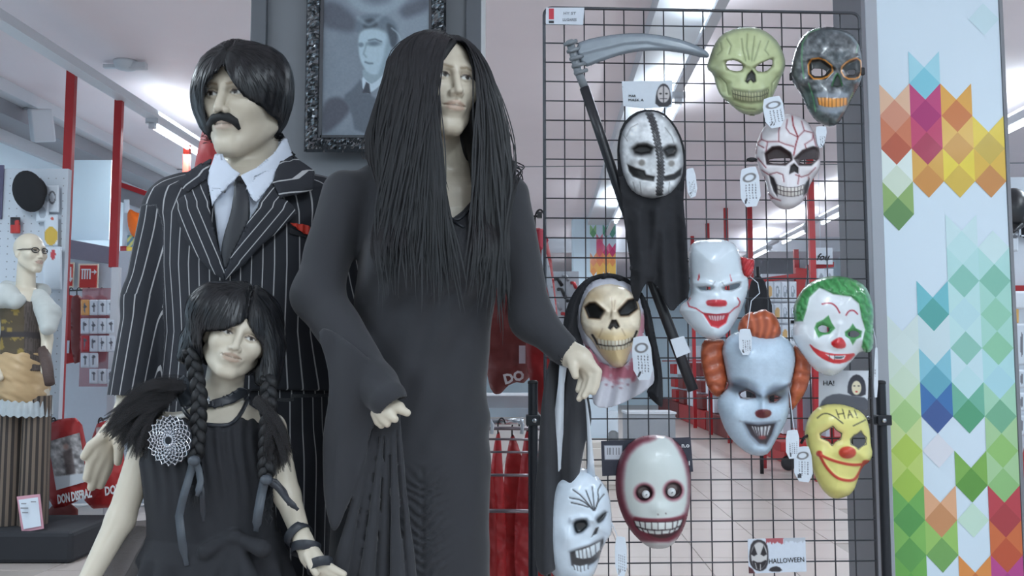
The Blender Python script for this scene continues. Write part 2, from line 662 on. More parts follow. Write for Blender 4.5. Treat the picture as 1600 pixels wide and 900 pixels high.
# ------------------------------------------------------------------ ribbons of hair
def ribbons(paths, widths, nrm=None):
    """paths (n, k, 3); widths (n,) -> one mesh of flat tapering strands"""
    n, k, _ = paths.shape
    T = np.gradient(paths, axis=1)
    T /= np.linalg.norm(T, axis=2, keepdims=True) + 1e-9
    if nrm is None:
        nrm = np.broadcast_to(np.array([0.0, -1.0, 0.15]), paths.shape)
    S = np.cross(T, nrm)
    S /= np.linalg.norm(S, axis=2, keepdims=True) + 1e-9
    tp = np.ones(k); tp[-1] = 0.15; tp[-2] = 0.6 if k > 3 else tp[-2]
    W = widths[:, None, None] * tp[None, :, None] * 0.5
    V = np.stack([paths - S * W, paths + S * W], 2).reshape(-1, 3)
    base = (np.arange(n)[:, None] * k + np.arange(k - 1)[None]).ravel() * 2
    F = np.stack([base, base + 1, base + 3, base + 2], 1)
    return V, F
def surf_strands(f, seeds, flow, k, ds, off, jitter=0.15):
    """strands that creep over the surface f from the seeds along flow(P)"""
    P = seeds.copy()
    path = [P.copy()]; nr = []
    ji = RNG.normal(0, jitter, (len(P), 3))
    for i in range(k):
        d, n = grad(f, P, 0.003)
        n = n / (np.linalg.norm(n, axis=1, keepdims=True) + 1e-9)
        P = P + n * (off - d)[:, None]
        nr.append(n)
        path[-1] = P.copy()
        v = flow(P) + ji
        v = v - n * (v * n).sum(1)[:, None]
        v /= np.linalg.norm(v, axis=1, keepdims=True) + 1e-9
        if i < k - 1:
            P = P + v * ds[:, None]
            path.append(P.copy())
    return np.stack(path, 1), np.stack(nr, 1)

# ------------------------------------------------------------------ the mannequin head, local frame: x across, -y the face, z up
def head_sdf(L, ex=0.029, male=False, child=False):
    X = np.abs(L[:, 0])
    M = np.stack([X, L[:, 1], L[:, 2]], 1)
    jz = 0.012 if child else 0.0
    jw = 0.004 if male else 0.0
    cr = 0.0105 if child else (0.016 if male else 0.0135)
    d = s_ell(L, (0, 0.015, 0.035), (0.076, 0.098, 0.088))
    d = smin(d, s_ell(L, (0, -0.028, -0.028 + jz * .5), (0.058 + 1.6 * jw, 0.064, 0.082)), 0.03)
    d = smin(d, s_cone(M, (0.054 + jw, 0.0, -0.05), (0.012 + jw, -0.066, -0.100 + jz), 0.016, cr), 0.035)
    d = smin(d, s_cone(M, (0.0, -0.073, -0.101 + jz), (0.008, -0.072, -0.101 + jz), cr, cr - .001), 0.022)
    d = smin(d, s_ell(M, (0.043, -0.058, -0.015), (0.022, 0.026, 0.022)), 0.03)
    d = smin(d, s_cone(M, (0.004, -0.082, 0.031), (0.040, -0.070, 0.033), 0.010, 0.008), 0.025)
    # eye sockets, eyeballs and lids
    d = smax(d, -s_ell(M, (ex, -0.101, 0.011), (0.020, 0.018, 0.0125)), 0.016)
    eb = s_ell(M, (ex, -0.0735, 0.010), (0.0150, 0.0150, 0.0130))
    d = smin(d, eb, 0.004)
    lid = s_chain(M, [(ex - .015, -0.083, 0.009), (ex - .006, -0.0895, 0.0165), (ex + .007, -0.0885, 0.0165), (ex + .016, -0.080, 0.010)], (.0022, .0026, .0026, .0022))
    d = smin(d, lid, 0.004)
    lid2 = s_chain(M, [(ex - .015, -0.083, 0.008), (ex, -0.0875, 0.0035), (ex + .015, -0.080, 0.008)], (.0016, .0018, .0016))
    d = smin(d, lid2, 0.004)
    # nose
    nl = -0.026 + jz * .4
    d = smin(d, s_cone(L, (0, -0.089, 0.022), (0, -0.112, nl), 0.0065, 0.0095), 0.014)
    d = smin(d, s_ell(M, (0.0105, -0.100, nl - .004), (0.0075, 0.009, 0.0075)), 0.007)
    d = smax(d, -s_ell(M, (0.006, -0.108, nl - .0105), (0.0032, 0.005, 0.003)), 0.003)
    # mouth
    mz = -0.057 + jz * .7
    d = smin(d, s_ell(L, (0, -0.083, mz), (0.028, 0.015, 0.020)), 0.016)
    d = smin(d, s_chain(M, [(0.0, -0.0965, mz + .0055), (.006, -0.0965, mz + .0068), (.024, -0.083, mz + .001)], (.0050, .0052, .0022)), 0.006)
    d = smin(d, s_chain(M, [(0.0, -0.0955, mz - .0070), (.012, -0.0925, mz - .0062), (.022, -0.084, mz - .001)], (.0062, .0056, .002)), 0.006)
    d = smax(d, -s_chain(M, [(0.0, -0.1035, mz - .0005), (.012, -0.099, mz), (.027, -0.085, mz + .001)], (.0022, .0022, .0012)), 0.004)
    # ears
    d = smin(d, smax(s_ell(M, (0.074, 0.012, -0.004), (0.010, 0.020, 0.030)), -s_ell(M, (0.085, 0.006, 0.0), (0.007, 0.010, 0.016)), 0.006), 0.008)
    return d
def head_paint(L, C, lips, brow=None, ex=0.029, child=False, gaze=0.0, iris=(40, 34, 30), shade=(120, 100, 80)):
    """make-up painted on the mannequin's face"""
    jz = 0.012 if child else 0.0
    mz = -0.057 + jz * .7
    X = np.abs(L[:, 0]); z = L[:, 2]; y = L[:, 1]
    fr = y < -0.055
    M = np.stack([X, z], 1) * 1000
    def lay_m(C, c, sd, soft, op=1.0):
        C2 = lay(C, c, sd, soft, op)
        return np.where(fr[:, None], C2, C)
    C = lay_m(C, shade, ell_sdf(M, (ex * 1000, 15), (19, 9)), 5.0, 0.45)
    C = lay_m(C, (214, 214, 210), ell_sdf(M, (ex * 1000, 10), (13, 5.2)), 1.0)
    g = np.where(L[:, 0] < 0, -1, 1) * gaze * 1000
    MI = np.stack([X * 1000 - g, z * 1000], 1)
    C = lay_m(C, iris, np.maximum(ell_sdf(MI, (ex * 1000, 10.5), (5.2, 5.2)), ell_sdf(M, (ex * 1000, 10), (13, 5.6))), 1.0)
    up = seg_dist(M, [(ex * 1000 - 14, 9), (ex * 1000 - 6, 14.5), (ex * 1000 + 6, 14.5), (ex * 1000 + 15, 10)]) - 1.5
    C = lay_m(C, (52, 42, 38), up, 1.2, 0.85)
    if brow is not None:
        b = seg_dist(M, [(ex * 1000 - 17, 27), (ex * 1000, 32), (ex * 1000 + 17, 28)]) - 2.4
        C = lay_m(C, brow, b, 2.0, 0.75)
    lip = np.minimum(ell_sdf(M, (9, mz * 1000 + 5.0), (15, 4.6), -0.25), ell_sdf(M, (5, mz * 1000 - 6.5), (18, 5.6), 0.12))
    lip = np.where(X < 0.027, lip, 5)
    C = lay_m(C, lips, lip, 1.6, 0.8)
    ml = seg_dist(M, [(0, mz * 1000), (13, mz * 1000), (25, mz * 1000 + 1)]) - 0.9
    return lay_m(C, tuple(v * 0.62 for v in lips), ml, 1.2, 0.8)
class Head:
    def __init__(self, c, s, yaw, pitch=0, roll=0, **k):
        self.c = np.asarray(c, np.float32); self.s = s
        self.R = rotm(yaw, pitch, roll).astype(np.float32)
        self.k = k
    def local(self, P):
        return ((P - self.c) @ self.R) / self.s
    def world(self, L):
        return (np.asarray(L, float) * self.s) @ self.R.T.astype(float) + self.c
    def sdf(self, P):
        return within(P, self.c, 0.2 * self.s, lambda Q: head_sdf(self.local(Q), **self.k) * self.s)
# ------------------------------------------------------------------ materials of the figures
SKIN = (208, 197, 178)
m_skin = vmat('mannequin_skin', rough=0.42, coat=0.15)
m_dress = mat('black_jersey', (47, 48, 53), rough=0.85, var=0.10, scale=9, bump=0.12, bscale=900, sheen=0.15)
m_hair = mat('black_wig_hair', (26, 27, 30), rough=0.62, var=0.35, scale=60)
m_hair2 = mat('wig_strand', (30, 31, 35), rough=0.34, var=0.5, scale=45)
m_white = mat('white_shirt', (214, 222, 236), rough=0.8, var=0.03)
m_tie = mat('tie_satin', (44, 46, 52), rough=0.5, var=0.08)
m_blackcloth = mat('black_cloth', (38, 39, 44), rough=0.85, var=0.12, scale=14)
m_red = mat('red_satin', (196, 52, 34), rough=0.6, var=0.05)

m_ribbon = mat('grey_ribbon', (72, 78, 86), rough=0.45, var=0.1)
m_tulle = mat('black_tulle', (38, 36, 38), rough=0.9, var=0.25, alpha=0.55)
m_gauze = mat('grey_gauze', (96, 92, 92), rough=0.9, var=0.1, alpha=0.45)
m_satin = mat('black_satin', (44, 47, 54), rough=0.45, var=0.08)
def pin_mat(name, spacing=0.028, width=0.10):
    m = bpy.data.materials.new(name)
    m.use_nodes = True
    nt = m.node_tree
    b = nt.nodes['Principled BSDF']
    a = nt.nodes.new('ShaderNodeAttribute'); a.attribute_name = 'stripe'
    d = nt.nodes.new('ShaderNodeMath'); d.operation = 'DIVIDE'; d.inputs[1].default_value = spacing
    fr = nt.nodes.new('ShaderNodeMath'); fr.operation = 'FRACT'
    lt = nt.nodes.new('ShaderNodeMath'); lt.operation = 'LESS_THAN'; lt.inputs[1].default_value = width
    mx = nt.nodes.new('ShaderNodeMix'); mx.data_type = 'RGBA'
    mx.inputs[6].default_value = (*lin((40, 42, 49)), 1)
    mx.inputs[7].default_value = (*lin((176, 176, 178)), 1)
    nt.links.new(a.outputs['Fac'], d.inputs[0]); nt.links.new(d.outputs[0], fr.inputs[0])
    nt.links.new(fr.outputs[0], lt.inputs[0]); nt.links.new(lt.outputs[0], mx.inputs[0])
    nt.links.new(mx.outputs[2], b.inputs['Base Color'])
    b.inputs['Roughness'].default_value = 0.85
    return m
m_pin = pin_mat('pinstripe_wool')


def dome(sd, depth, R):
    q = np.clip(-sd / R, 0, 1)
    return depth * np.sqrt(np.clip(1 - (1 - q) ** 2, 0, 1))
# ================================================================== the shop: shell
m_ceil = mat('ceiling_paint', (234, 224, 228), rough=0.55, var=0.03, scale=3)
m_wall = mat('wall_paint', (222, 242, 253), rough=0.7, var=0.02, scale=2)
m_trim = mat('white_metal_trim', (206, 210, 216), rough=0.45, var=0.02)
m_greytrim = mat('grey_soffit', (150, 152, 158), rough=0.6, var=0.04)
m_tile = mat('beige_floor_tile', (190, 178, 172), rough=0.32, var=0.05, scale=4)
m_grout = mat('floor_base', (166, 156, 150), rough=0.5, var=0.05, scale=5)
m_lamp = mat('tube_glow', (236, 246, 255), rough=0.4, var=0, emit=6.0)
m_redpost = mat('red_post_paint', (168, 36, 42), rough=0.35, var=0.04)
m_dark = mat('charcoal_panel', (122, 126, 132), rough=0.6, var=0.04, scale=6)
m_darkedge = mat('charcoal_edge', (96, 100, 106), rough=0.5, var=0.03)
m_metal = mat('chrome', (200, 205, 210), rough=0.22, metal=1.0, var=0.02)
m_grey = mat('grey_steel', (128, 130, 136), rough=0.5, var=0.04)
m_blackmetal = mat('black_steel', (44, 46, 52), rough=0.4, var=0.05, metal=0.3)
m_wire = mat('grey_wire', (74, 76, 82), rough=0.4, metal=0.5, var=0.05)
m_peg = mat('pegboard_white', (208, 216, 226), rough=0.6, var=0.02)
m_print = vmat('printed_panel', rough=0.4, coat=0.1)
m_paint = vmat('printed_card', rough=0.6)
m_plast = vmat('moulded_plastic', rough=0.42, coat=0.25)
m_gloss = vmat('glossy_plastic', rough=0.28, coat=0.5)
m_redbag = mat('red_bag_fabric', (172, 42, 44), rough=0.5, var=0.12, scale=9, bump=0.25, bscale=30)
m_redbag2 = mat('dark_red_bag_fabric', (114, 46, 44), rough=0.55, var=0.12, scale=9, bump=0.25, bscale=30)
m_letter = mat('white_lettering', (228, 230, 234), rough=0.6, var=0)
m_black = mat('black_print', (30, 30, 34), rough=0.6, var=0)
m_card = mat('white_card', (218, 226, 236), rough=0.6, var=0.02)
m_clear = mat('clear_wrap', (220, 226, 232), rough=0.15, var=0, alpha=0.25)

def rbox(x0, x1, y0, y1, z0, z1):
    """box given in room coordinates"""
    mb = MB()
    mb.box(room((x0 + x1) / 2, (y0 + y1) / 2, (z0 + z1) / 2), (x1 - x0, y1 - y0, z1 - z0), rz=-ROOM_YAW)
    return mb
def struct(name, mb, m, parent=None, **k):
    return putm(name, mb, m, parent, kind=None if parent else 'structure', **k)
XL, XR, YB, YF, ZC = -4.6, 6.2, 24.0, -4.0, 3.30
floor = struct('floor', rbox(XL, XR, YF, YB, -.1, -.004), m_grout)
# tiles one by one where the photograph shows the floor
TS = 0.45
me_t = None
tb = MB().box((0, 0, -.002), (TS - .006, TS - .006, .006), rz=-ROOM_YAW)
tp = putm('tile', tb, m_tile, None, origin=(0, 0, 0))
me_t = tp.data
bpy.data.objects.remove(tp)
count = 0
for i in range(-9, 11):
    for j in range(9, 27):
        x, y = (i + .5) * TS, (j + .5) * TS
        p = project(np.array([room(x, y, 0)]))[0]
        if (-30 < p[0] < 330 or 745 < p[0] < 1345) and p[1] < 935:
            o = bpy.data.objects.new('tile', me_t)
            o.location = Vector(room(x, y, 0)) - Vector(floor.location)
            COL.objects.link(o); o.parent = floor
            count += 1
def near_floor_rest():
    mb = MB()
    for (x0, x1, y0, y1) in ((XL, XR, YF, 4.04), (XL, XR, 12.16, YB)):
        mb.box(room((x0 + x1) / 2, (y0 + y1) / 2, -.002), (x1 - x0, y1 - y0, .004), rz=-ROOM_YAW)
    putm('floor_surface', mb, m_tile, floor)
near_floor_rest()
struct('ceiling', rbox(XL, XR, YF, YB, ZC, ZC + .1), m_ceil)
struct('wall_left', rbox(XL - .12, XL, YF, YB, 0, ZC), m_wall)
struct('wall_right', rbox(XR, XR + .12, YF, YB, 0, ZC), m_wall)
struct('wall_back', rbox(XL, XR, YB, YB + .12, 0, ZC), m_wall)
struct('trim_1', rbox(XL, XL + .34, YF, YB, 3.08, ZC), m_greytrim)
struct('trim_2', rbox(XL + .34, XL + .46, YF, YB, 3.20, ZC), m_trim)
struct('trim_3', rbox(XL, XL + .05, YF, YB, 2.98, 3.08), m_trim)
struct('trim_4', rbox(-3.10, -3.00, YF, YB, 3.02, 3.08), m_trim)
struct('trim_5', rbox(.66, .98, YF, YB, 3.18, ZC), m_trim)
struct('trim_6', rbox(3.66, 3.74, YF, YB, 3.02, 3.07), m_trim)
struct('trim_7', rbox(.92, .98, YF, YB, 3.02, 3.06), m_trim)
struct('trim_8', rbox(XL, XR, 10.0, 10.02, ZC - .008, ZC), m_greytrim)
struct('trim_9', rbox(XL, XR, 16.0, 16.02, ZC - .25, ZC), m_trim)
struct('trim_10', rbox(-1.52, -1.50, YF, YB, ZC - .02, ZC), m_trim)
ORD = ['nearest', 'second nearest', 'third nearest', 'fourth nearest', 'fifth nearest', 'sixth nearest', 'farthest']
LL = {-3.05: 'left row', .95: 'middle row', 3.7: 'right row'}
for X, ys in LIGHT_ROWS:
    seen = [y for y in ys if y > 5.1]
    for j, Y in enumerate(seen):
        c = room(X, Y, LAMP_Z)
        o_ = ORD[-1] if j == len(seen) - 1 else ORD[j]
        t = thing('ceiling_lamp', '%s glowing white tube lamp of the %s under the shop ceiling' % (o_, LL[X]), 'lamp', c, 'tube lamps under the ceiling')
        putm('housing', rbox(X - .05, X + .05, Y - .64, Y + .64, LAMP_Z + .02, LAMP_Z + .065), m_trim, t)
        tb = MB().tube([room(X, Y - .61, LAMP_Z), room(X, Y + .61, LAMP_Z)], .019, 10)
        putm('tube', tb, m_lamp, t, smooth=True)
        for s in (-1, 1):
            putm('end_cap', MB().box(room(X, Y + s * .625, LAMP_Z + .005), (.05, .03, .05), rz=-ROOM_YAW), m_trim, t)
def fb(x0, y0, x1, y1, d, t, mb=None, col=None):
    """a frontal box whose face, t thick, fills a pixel rectangle at distance d"""
    ym = (y0 + y1) / 2
    a, b = D(x0, ym, d), D(x1, ym, d)
    zt, zb = D(800, y0, d)[2], D(800, y1, d)[2]
    mb = mb or MB()
    return mb.box(((a[0] + b[0]) / 2, d + t / 2, (zt + zb) / 2), (b[0] - a[0], t, zt - zb), col=col)

# charcoal pillar with the portrait
pd = 2.62
t = thing('pillar', 'charcoal clad pillar behind the mannequins that carries the portrait', 'pillar', (D(570, 400, pd)[0], pd + .2, 0))
xl, xr = D(395, 0, pd)[0], D(752, 0, pd)[0]
core = MB().box(((xl + xr) / 2, pd + .20, ZC / 2), (xr - xl - .01, .39, ZC - .002))
putm('cladding', core, m_dark, t)
for x in (xl, xr):
    s = 1 if x == xl else -1
    putm('corner_strip', MB().box((x + s * .022, pd + .19, ZC / 2), (.046, .41, ZC - .003)), m_darkedge, t, bevel=.003)

# white pillar with the printed diamonds
qd = 2.44
BG = (214, 230, 242)
T = {0: {1: ((226, 186, 156), (212, 146, 120)), 2: ((208, 124, 90), (186, 92, 66)), 3: ((226, 238, 234), (210, 224, 206)), 4: ((144, 176, 108), (102, 144, 88)),
         8: ((214, 230, 228), (216, 232, 230)), 9: ((212, 230, 216), (208, 228, 206)), 10: ((196, 224, 170), (170, 208, 138)), 11: ((202, 222, 154), (178, 206, 92)), 12: ((192, 214, 118), (164, 198, 84)), 13: ((114, 178, 92), (90, 158, 84)), 14: ((130, 188, 96), (98, 162, 84)), 15: ((112, 176, 84), (100, 170, 78))},
     1: {0: ((164, 216, 230), (130, 202, 220)), 1: ((192, 66, 122), (172, 46, 112)), 2: ((198, 70, 110), (176, 62, 90)), 3: ((220, 170, 84), (206, 144, 74)),
         7: ((116, 192, 204), (90, 168, 164)), 8: ((206, 226, 232), (206, 226, 232)), 9: ((136, 198, 216), (104, 172, 192)), 10: ((66, 118, 178), (68, 94, 152)), 11: (None, (222, 224, 232)), 13: ((226, 174, 136), (202, 144, 100)), 14: ((154, 198, 106), (118, 168, 94))},
     2: {1: ((226, 168, 78), (206, 124, 70)), 2: ((230, 188, 100), (212, 160, 86)), 3: ((234, 212, 78), (216, 184, 78)), 5: ((204, 230, 234), (194, 228, 230)), 6: ((184, 224, 224), (140, 198, 184)), 7: ((190, 226, 226), (186, 222, 228)),
         8: ((194, 228, 230), (144, 198, 184)), 9: ((202, 228, 236), (192, 226, 232)), 10: ((114, 182, 158), (88, 162, 124)), 12: ((128, 178, 86), (98, 154, 70)), 13: (None, (198, 226, 208)), 15: ((222, 144, 76), (202, 114, 64))},
     3: {-2: (None, (202, 226, 234)), 2: ((232, 206, 78), (206, 178, 82)), 3: ((224, 184, 78), (202, 140, 80)), 5: (None, (206, 230, 232)), 6: ((178, 222, 218), (134, 194, 174)), 7: ((168, 216, 204), (150, 206, 180)), 8: ((168, 216, 204), (144, 202, 168)),
         9: ((178, 222, 226), (172, 216, 226)), 10: ((164, 212, 184), (118, 178, 144)), 11: ((168, 206, 156), (148, 196, 116)), 12: ((168, 206, 156), (144, 192, 126)), 13: ((188, 70, 80), (172, 64, 70)), 14: ((206, 110, 66), (192, 86, 56)), 15: ((186, 74, 142), (172, 64, 134))}}
def diamond_print(xl, xr, d, ztop0, per, T, rows, zt, zb):
    mb = MB()
    w = (xr - xl) / 4
    def tri(pts, c):
        mb.add([(x, d, z) for x, z in pts], [tuple(range(len(pts)))], c)
    mb.add([(xl, d + .0012, zb), (xr, d + .0012, zb), (xr, d + .0012, zt), (xl, d + .0012, zt)], [(0, 1, 2, 3)], BG)
    for c in range(4):
        x0, x1, xc = xl + c * w, xl + (c + 1) * w, xl + (c + .5) * w
        for k in rows:
            S, Dm = T.get(c, {}).get(k, (None, None))
            za, zb2 = ztop0 - k * per, ztop0 - (k + 1) * per
            zm = (za + zb2) / 2
            if S:
                tri([(x0, za), (x0, zb2), (xc, zm)], S); tri([(x1, zb2), (x1, za), (xc, zm)], S)
            if Dm:
                tri([(xc, zm), (x0, zb2), (xc, zm - per), (x1, zb2)], Dm)
    return mb
xl, xr = D(1366, 0, qd)[0], D(1562, 0, qd)[0]
t = thing('pillar', 'white pillar printed with columns of many-coloured diamonds', 'pillar', ((xl + xr) / 2, qd + .16, 0))
putm('cladding', MB().box(((xl + xr) / 2, qd + .162, ZC / 2), (xr - xl, .31, ZC - .002)), m_grey, t)
z0 = D(800, 80, qd)[2]
putm('printed_panel', diamond_print(xl + .004, xr - .004, qd, z0, (xr - xl) / 4 * 1.045, T, range(-3, 16), ZC - .01, .02), m_print, t, vc=True)
putm('corner_strip', MB().box((xl - .011, qd + .012, ZC / 2), (.034, .03, ZC - .004)), mat('aluminium_strip', (166, 170, 178), rough=.4, metal=.3, var=.02), t, bevel=.003)
putm('corner_strip', MB().box((xr + .002, qd + .012, ZC / 2), (.010, .03, ZC - .004)), m_grey, t, bevel=.002)

# the far pillar of the same kind
fd = 13.6
xl, xr = D(922, 400, fd)[0], D(962, 400, fd)[0]
FT = {0: {0: ((150, 196, 140), (110, 168, 120)), 3: ((236, 160, 110), (232, 140, 90)), 4: ((240, 170, 80), (236, 150, 70)), 8: ((238, 196, 90), (236, 186, 80))},
      1: {1: ((226, 120, 140), (224, 90, 130)), 2: ((224, 96, 130), (226, 96, 110)), 3: ((236, 130, 90), (238, 140, 80)), 4: ((242, 176, 80), (240, 180, 70)), 5: ((242, 190, 80), (240, 186, 70))},
      2: {0: ((110, 178, 150), (90, 160, 130)), 2: ((226, 120, 150), (216, 60, 120)), 3: ((240, 160, 90), (240, 150, 80)), 4: ((242, 190, 80), (240, 176, 70))},
      3: {0: ((120, 180, 160), (90, 160, 140)), 2: ((220, 80, 130), (206, 50, 110)), 3: ((238, 170, 90), (236, 150, 80)), 4: ((242, 196, 80), (240, 190, 80)), 5: ((242, 196, 80), (240, 176, 70))}}
t = thing('pillar', 'distant white pillar with orange and pink printed diamonds far back in the shop', 'pillar', ((xl + xr) / 2, fd + .2, 0))
putm('cladding', MB().box(((xl + xr) / 2 - .12, fd + .205, ZC / 2), (xr - xl + .26, .40, ZC - .002)), m_wall, t)
putm('printed_panel', diamond_print(xl, xr, fd, D(800, 350, fd)[2], (xr - xl) / 4 * 1.5, FT, range(0, 10), ZC - .05, .02), m_print, t, vc=True)

# ================================================================== portrait in a glittering frame
rd = 2.575
t = thing('framed_portrait', 'old black and white portrait of a young man in a glittering black frame', 'picture', D(588, 100, rd))
def fr_bar(x0, y0, x1, y1):
    ym = (y0 + y1) / 2
    a, b = D(x0, ym, rd), D(x1, ym, rd)
    zt, zb = D(800, y0, rd)[2], D(800, y1, rd)[2]
    nx = max(2, int((b[0] - a[0]) / .006)); nz = max(2, int((zt - zb) / .006))
    X, Z = np.meshgrid(np.linspace(a[0], b[0], nx + 1), np.linspace(zb, zt, nz + 1), indexing='ij')
    h = RNG.uniform(0, .010, X.shape)
    hx = np.minimum(X - a[0], b[0] - X) / (b[0] - a[0]); hz = np.minimum(Z - zb, zt - Z) / (zt - zb)
    edge = np.minimum(np.minimum(X - a[0], b[0] - X), np.minimum(Z - zb, zt - Z))
    h = h + .014 * sst(0, .012, edge)
    Y = rd - h * (edge > 1e-5)
    V = np.stack([X, Y, Z], -1).reshape(-1, 3)
    idx = np.arange((nx + 1) * (nz + 1)).reshape(nx + 1, nz + 1)
    F = np.stack([idx[:-1, :-1], idx[1:, :-1], idx[1:, 1:], idx[:-1, 1:]], -1).reshape(-1, 4)
    return MB().add(V, F)
m_glit = mat('glitter_frame', (110, 114, 118), rough=0.16, metal=0.9, var=0.4, scale=160)
for r in ((478, -130, 503, 237), (672, -130, 697, 237), (478, 214, 697, 238), (478, -150, 697, -126)):
    putm('frame_moulding', fr_bar(*r), m_glit, t)
putm('backing', fb(482, -145, 693, 234, rd + .001, .018), m_black, t)
for r in ((500, -128, 505, 216), (670, -128, 674, 216), (500, 211, 674, 215)):
    putm('inner_lip', fb(*r, rd - .008, .008), m_metal if False else mat('dark_chrome', (96, 100, 104), rough=.25, metal=.9, var=.05), t)
def portrait():
    poly = [(503, -128), (672, -128), (672, 213), (503, 213)]
    P, F, _ = grid2d(poly, 1.3, snap=True, pad=0)
    n1 = fbm(P / 55.0, 61, 3)
    C = np.tile(np.array([122., 134., 146.]), (len(P), 1)) + (n1[:, None] - .5) * 30
    blob = lambda c, r, col, soft, op=1, rot=0: lay(C, col, ell_sdf(P, c, r, rot), soft, op)
    C = blob((640, 40), (70, 40), (150, 164, 176), 24, .7)
    C = blob((530, 120), (38, 60), (136, 148, 160), 22, .6)
    # dark wing shapes above and lower left
    C = lay(C, (84, 90, 102), poly_sdf(P, smooth_poly([(503, 6), (520, 0), (548, 18), (560, 36), (552, 52), (530, 48), (503, 42)], 2)), 7, .85)
    C = lay(C, (84, 90, 102), poly_sdf(P, smooth_poly([(622, 12), (660, -4), (672, -4), (672, 14), (650, 24), (630, 30)], 2)), 7, .8)
    C = lay(C, (74, 78, 90), poly_sdf(P, smooth_poly([(503, 160), (528, 148), (552, 166), (536, 188), (512, 208), (503, 208)], 2)), 5, .9)
    C = lay(C, (156, 172, 184), np.abs(ell_sdf(P, (588, -30), (48, 46))) - 7, 6, .8)
    C = lay(C, (70, 78, 88), ell_sdf(P, (588, -36), (34, 34)), 8, .6)
    # jacket
    C = lay(C, (94, 104, 116), poly_sdf(P, smooth_poly([(672, 120), (640, 112), (616, 108), (600, 140), (586, 160), (566, 120), (552, 138), (534, 152), (548, 170), (556, 213), (672, 213)], 1)), 3)
    C = lay(C, (112, 122, 134), ell_sdf(P, (640, 190), (20, 34)), 16, .5)
    # neck, collar, tie
    C = lay(C, (150, 170, 182), poly_sdf(P, [(566, 110), (568, 126), (584, 134), (606, 112), (604, 92)]), 1.5)
    C = lay(C, (196, 214, 226), poly_sdf(P, smooth_poly([(565, 117), (574, 128), (583, 132), (606, 110), (607, 122), (578, 147), (567, 144)], 1)), 1)
    C = lay(C, (62, 68, 78), poly_sdf(P, [(572, 128), (577, 131), (579, 146), (566, 145)]), 1)
    # face
    C = lay(C, (178, 200, 212), poly_sdf(P, smooth_poly([(560, 54), (570, 44), (596, 42), (608, 52), (612, 80), (606, 104), (588, 118), (574, 114), (564, 98), (560, 80)], 2)), 2)
    C = lay(C, (132, 152, 166), poly_sdf(P, smooth_poly([(606, 50), (613, 70), (606, 106), (590, 118), (598, 96), (602, 76)], 1)), 4, .8)
    C = lay(C, (140, 158, 170), ell_sdf(P, (617, 82), (6, 12)), 2)
    C = lay(C, (92, 108, 122), ell_sdf(P, (584, 68), (10, 4)), 3, .85)
    C = lay(C, (100, 116, 130), ell_sdf(P, (564, 70), (4, 3.5)), 2, .8)
    C = lay(C, (78, 90, 104), seg_dist(P, [(576, 63), (586, 61), (596, 65)]) - 1, 1.5, .8)
    C = lay(C, (112, 132, 146), seg_dist(P, [(573, 68), (568, 84), (572, 89)]) - 1, 2, .7)
    C = lay(C, (96, 112, 126), seg_dist(P, [(571, 97), (576, 99), (582, 99)]) - 1.3, 1.6, .9)
    # hair
    C = lay(C, (104, 118, 130), poly_sdf(P, smooth_poly([(556, 54), (556, 32), (570, 22), (600, 22), (620, 36), (624, 58), (618, 76), (611, 74), (608, 56), (596, 46), (572, 44)], 2)), 4, .85)
    C = lay(C, (66, 76, 86), poly_sdf(P, smooth_poly([(602, 34), (616, 40), (622, 58), (618, 74), (611, 73), (608, 56)], 2)), 2.5, .85)
    C = lay(C, (62, 72, 82), poly_sdf(P, smooth_poly([(566, 44), (570, 30), (584, 28), (592, 40), (580, 43)], 2)), 3, .9)
    C = lay(C, (150, 168, 180), seg_dist(P, smooth_poly([(560, 28), (574, 40), (584, 36), (600, 22)], 2, False)) - 2.5, 3, .6)
    C = lay(C, (170, 188, 198), seg_dist(P, smooth_poly([(612, 44), (622, 52), (626, 62)], 2, False)) - 1, 1.6, .8)
    C += (vnoise(P / 2.2, 3)[:, None] - .5) * 8
    X = Dv(P, rd - .003)
    put('portrait_print', X, F, vmat('old_photograph', rough=.35, coat=.3), t, cols=C)
portrait()

# ================================================================== wire grid panel on its stand
def GDEP(px): return 2.300 + (px - 850) / (1345 - 850) * 0.037
xa, xb = D(851, 300, 2.30)[0], D(1351, 300, GDEP(1351))[0]
ya, yb = 2.300, GDEP(1351)
ztop = D(850, 12, 2.30)[2]; zbot = .05
t = thing('wire_grid_panel', 'grey wire grid display panel hung with masks', 'display panel', ((xa + xb) / 2, (ya + yb) / 2, zbot))
def gp(u, z, off=0): return np.array([xa + (xb - xa) * u, ya + (yb - ya) * u + off, z])
R = .02
fr = [gp(0, zbot)] + [gp(0, zbot + (ztop - R - zbot) * i / 6) for i in range(1, 7)]
W = xb - xa
for i in range(1, 6):
    a = i * math.pi / 10
    fr.append(gp((R - R * math.cos(a)) / W, ztop - R + R * math.sin(a)))
for i in range(1, 6):
    fr.append(gp(.02 + .96 * i / 6, ztop))
for i in range(0, 6):
    a = i * math.pi / 10
    fr.append(gp(1 - (R - R * math.sin(a)) / W, ztop - R + R * math.cos(a)))
fr += [gp(1, zbot)]
putm('frame', MB().tube(fr, .0042, 8), m_wire, t, smooth=True)
NV = 16
w0 = None
for i in range(1, NV):
    u = i / NV
    if w0 is None:
        w0 = putm('wire', MB().tube([gp(u, zbot), gp(u, ztop)], 0.0018, 6), m_wire, t, smooth=True); u0 = u
    else:
        o = bpy.data.objects.new('wire', w0.data); o.parent = t; COL.objects.link(o)
        dlt = gp(u, 0) - gp(u0, 0); o.location = dlt
w0 = None
k = 0; z = ztop - .0445
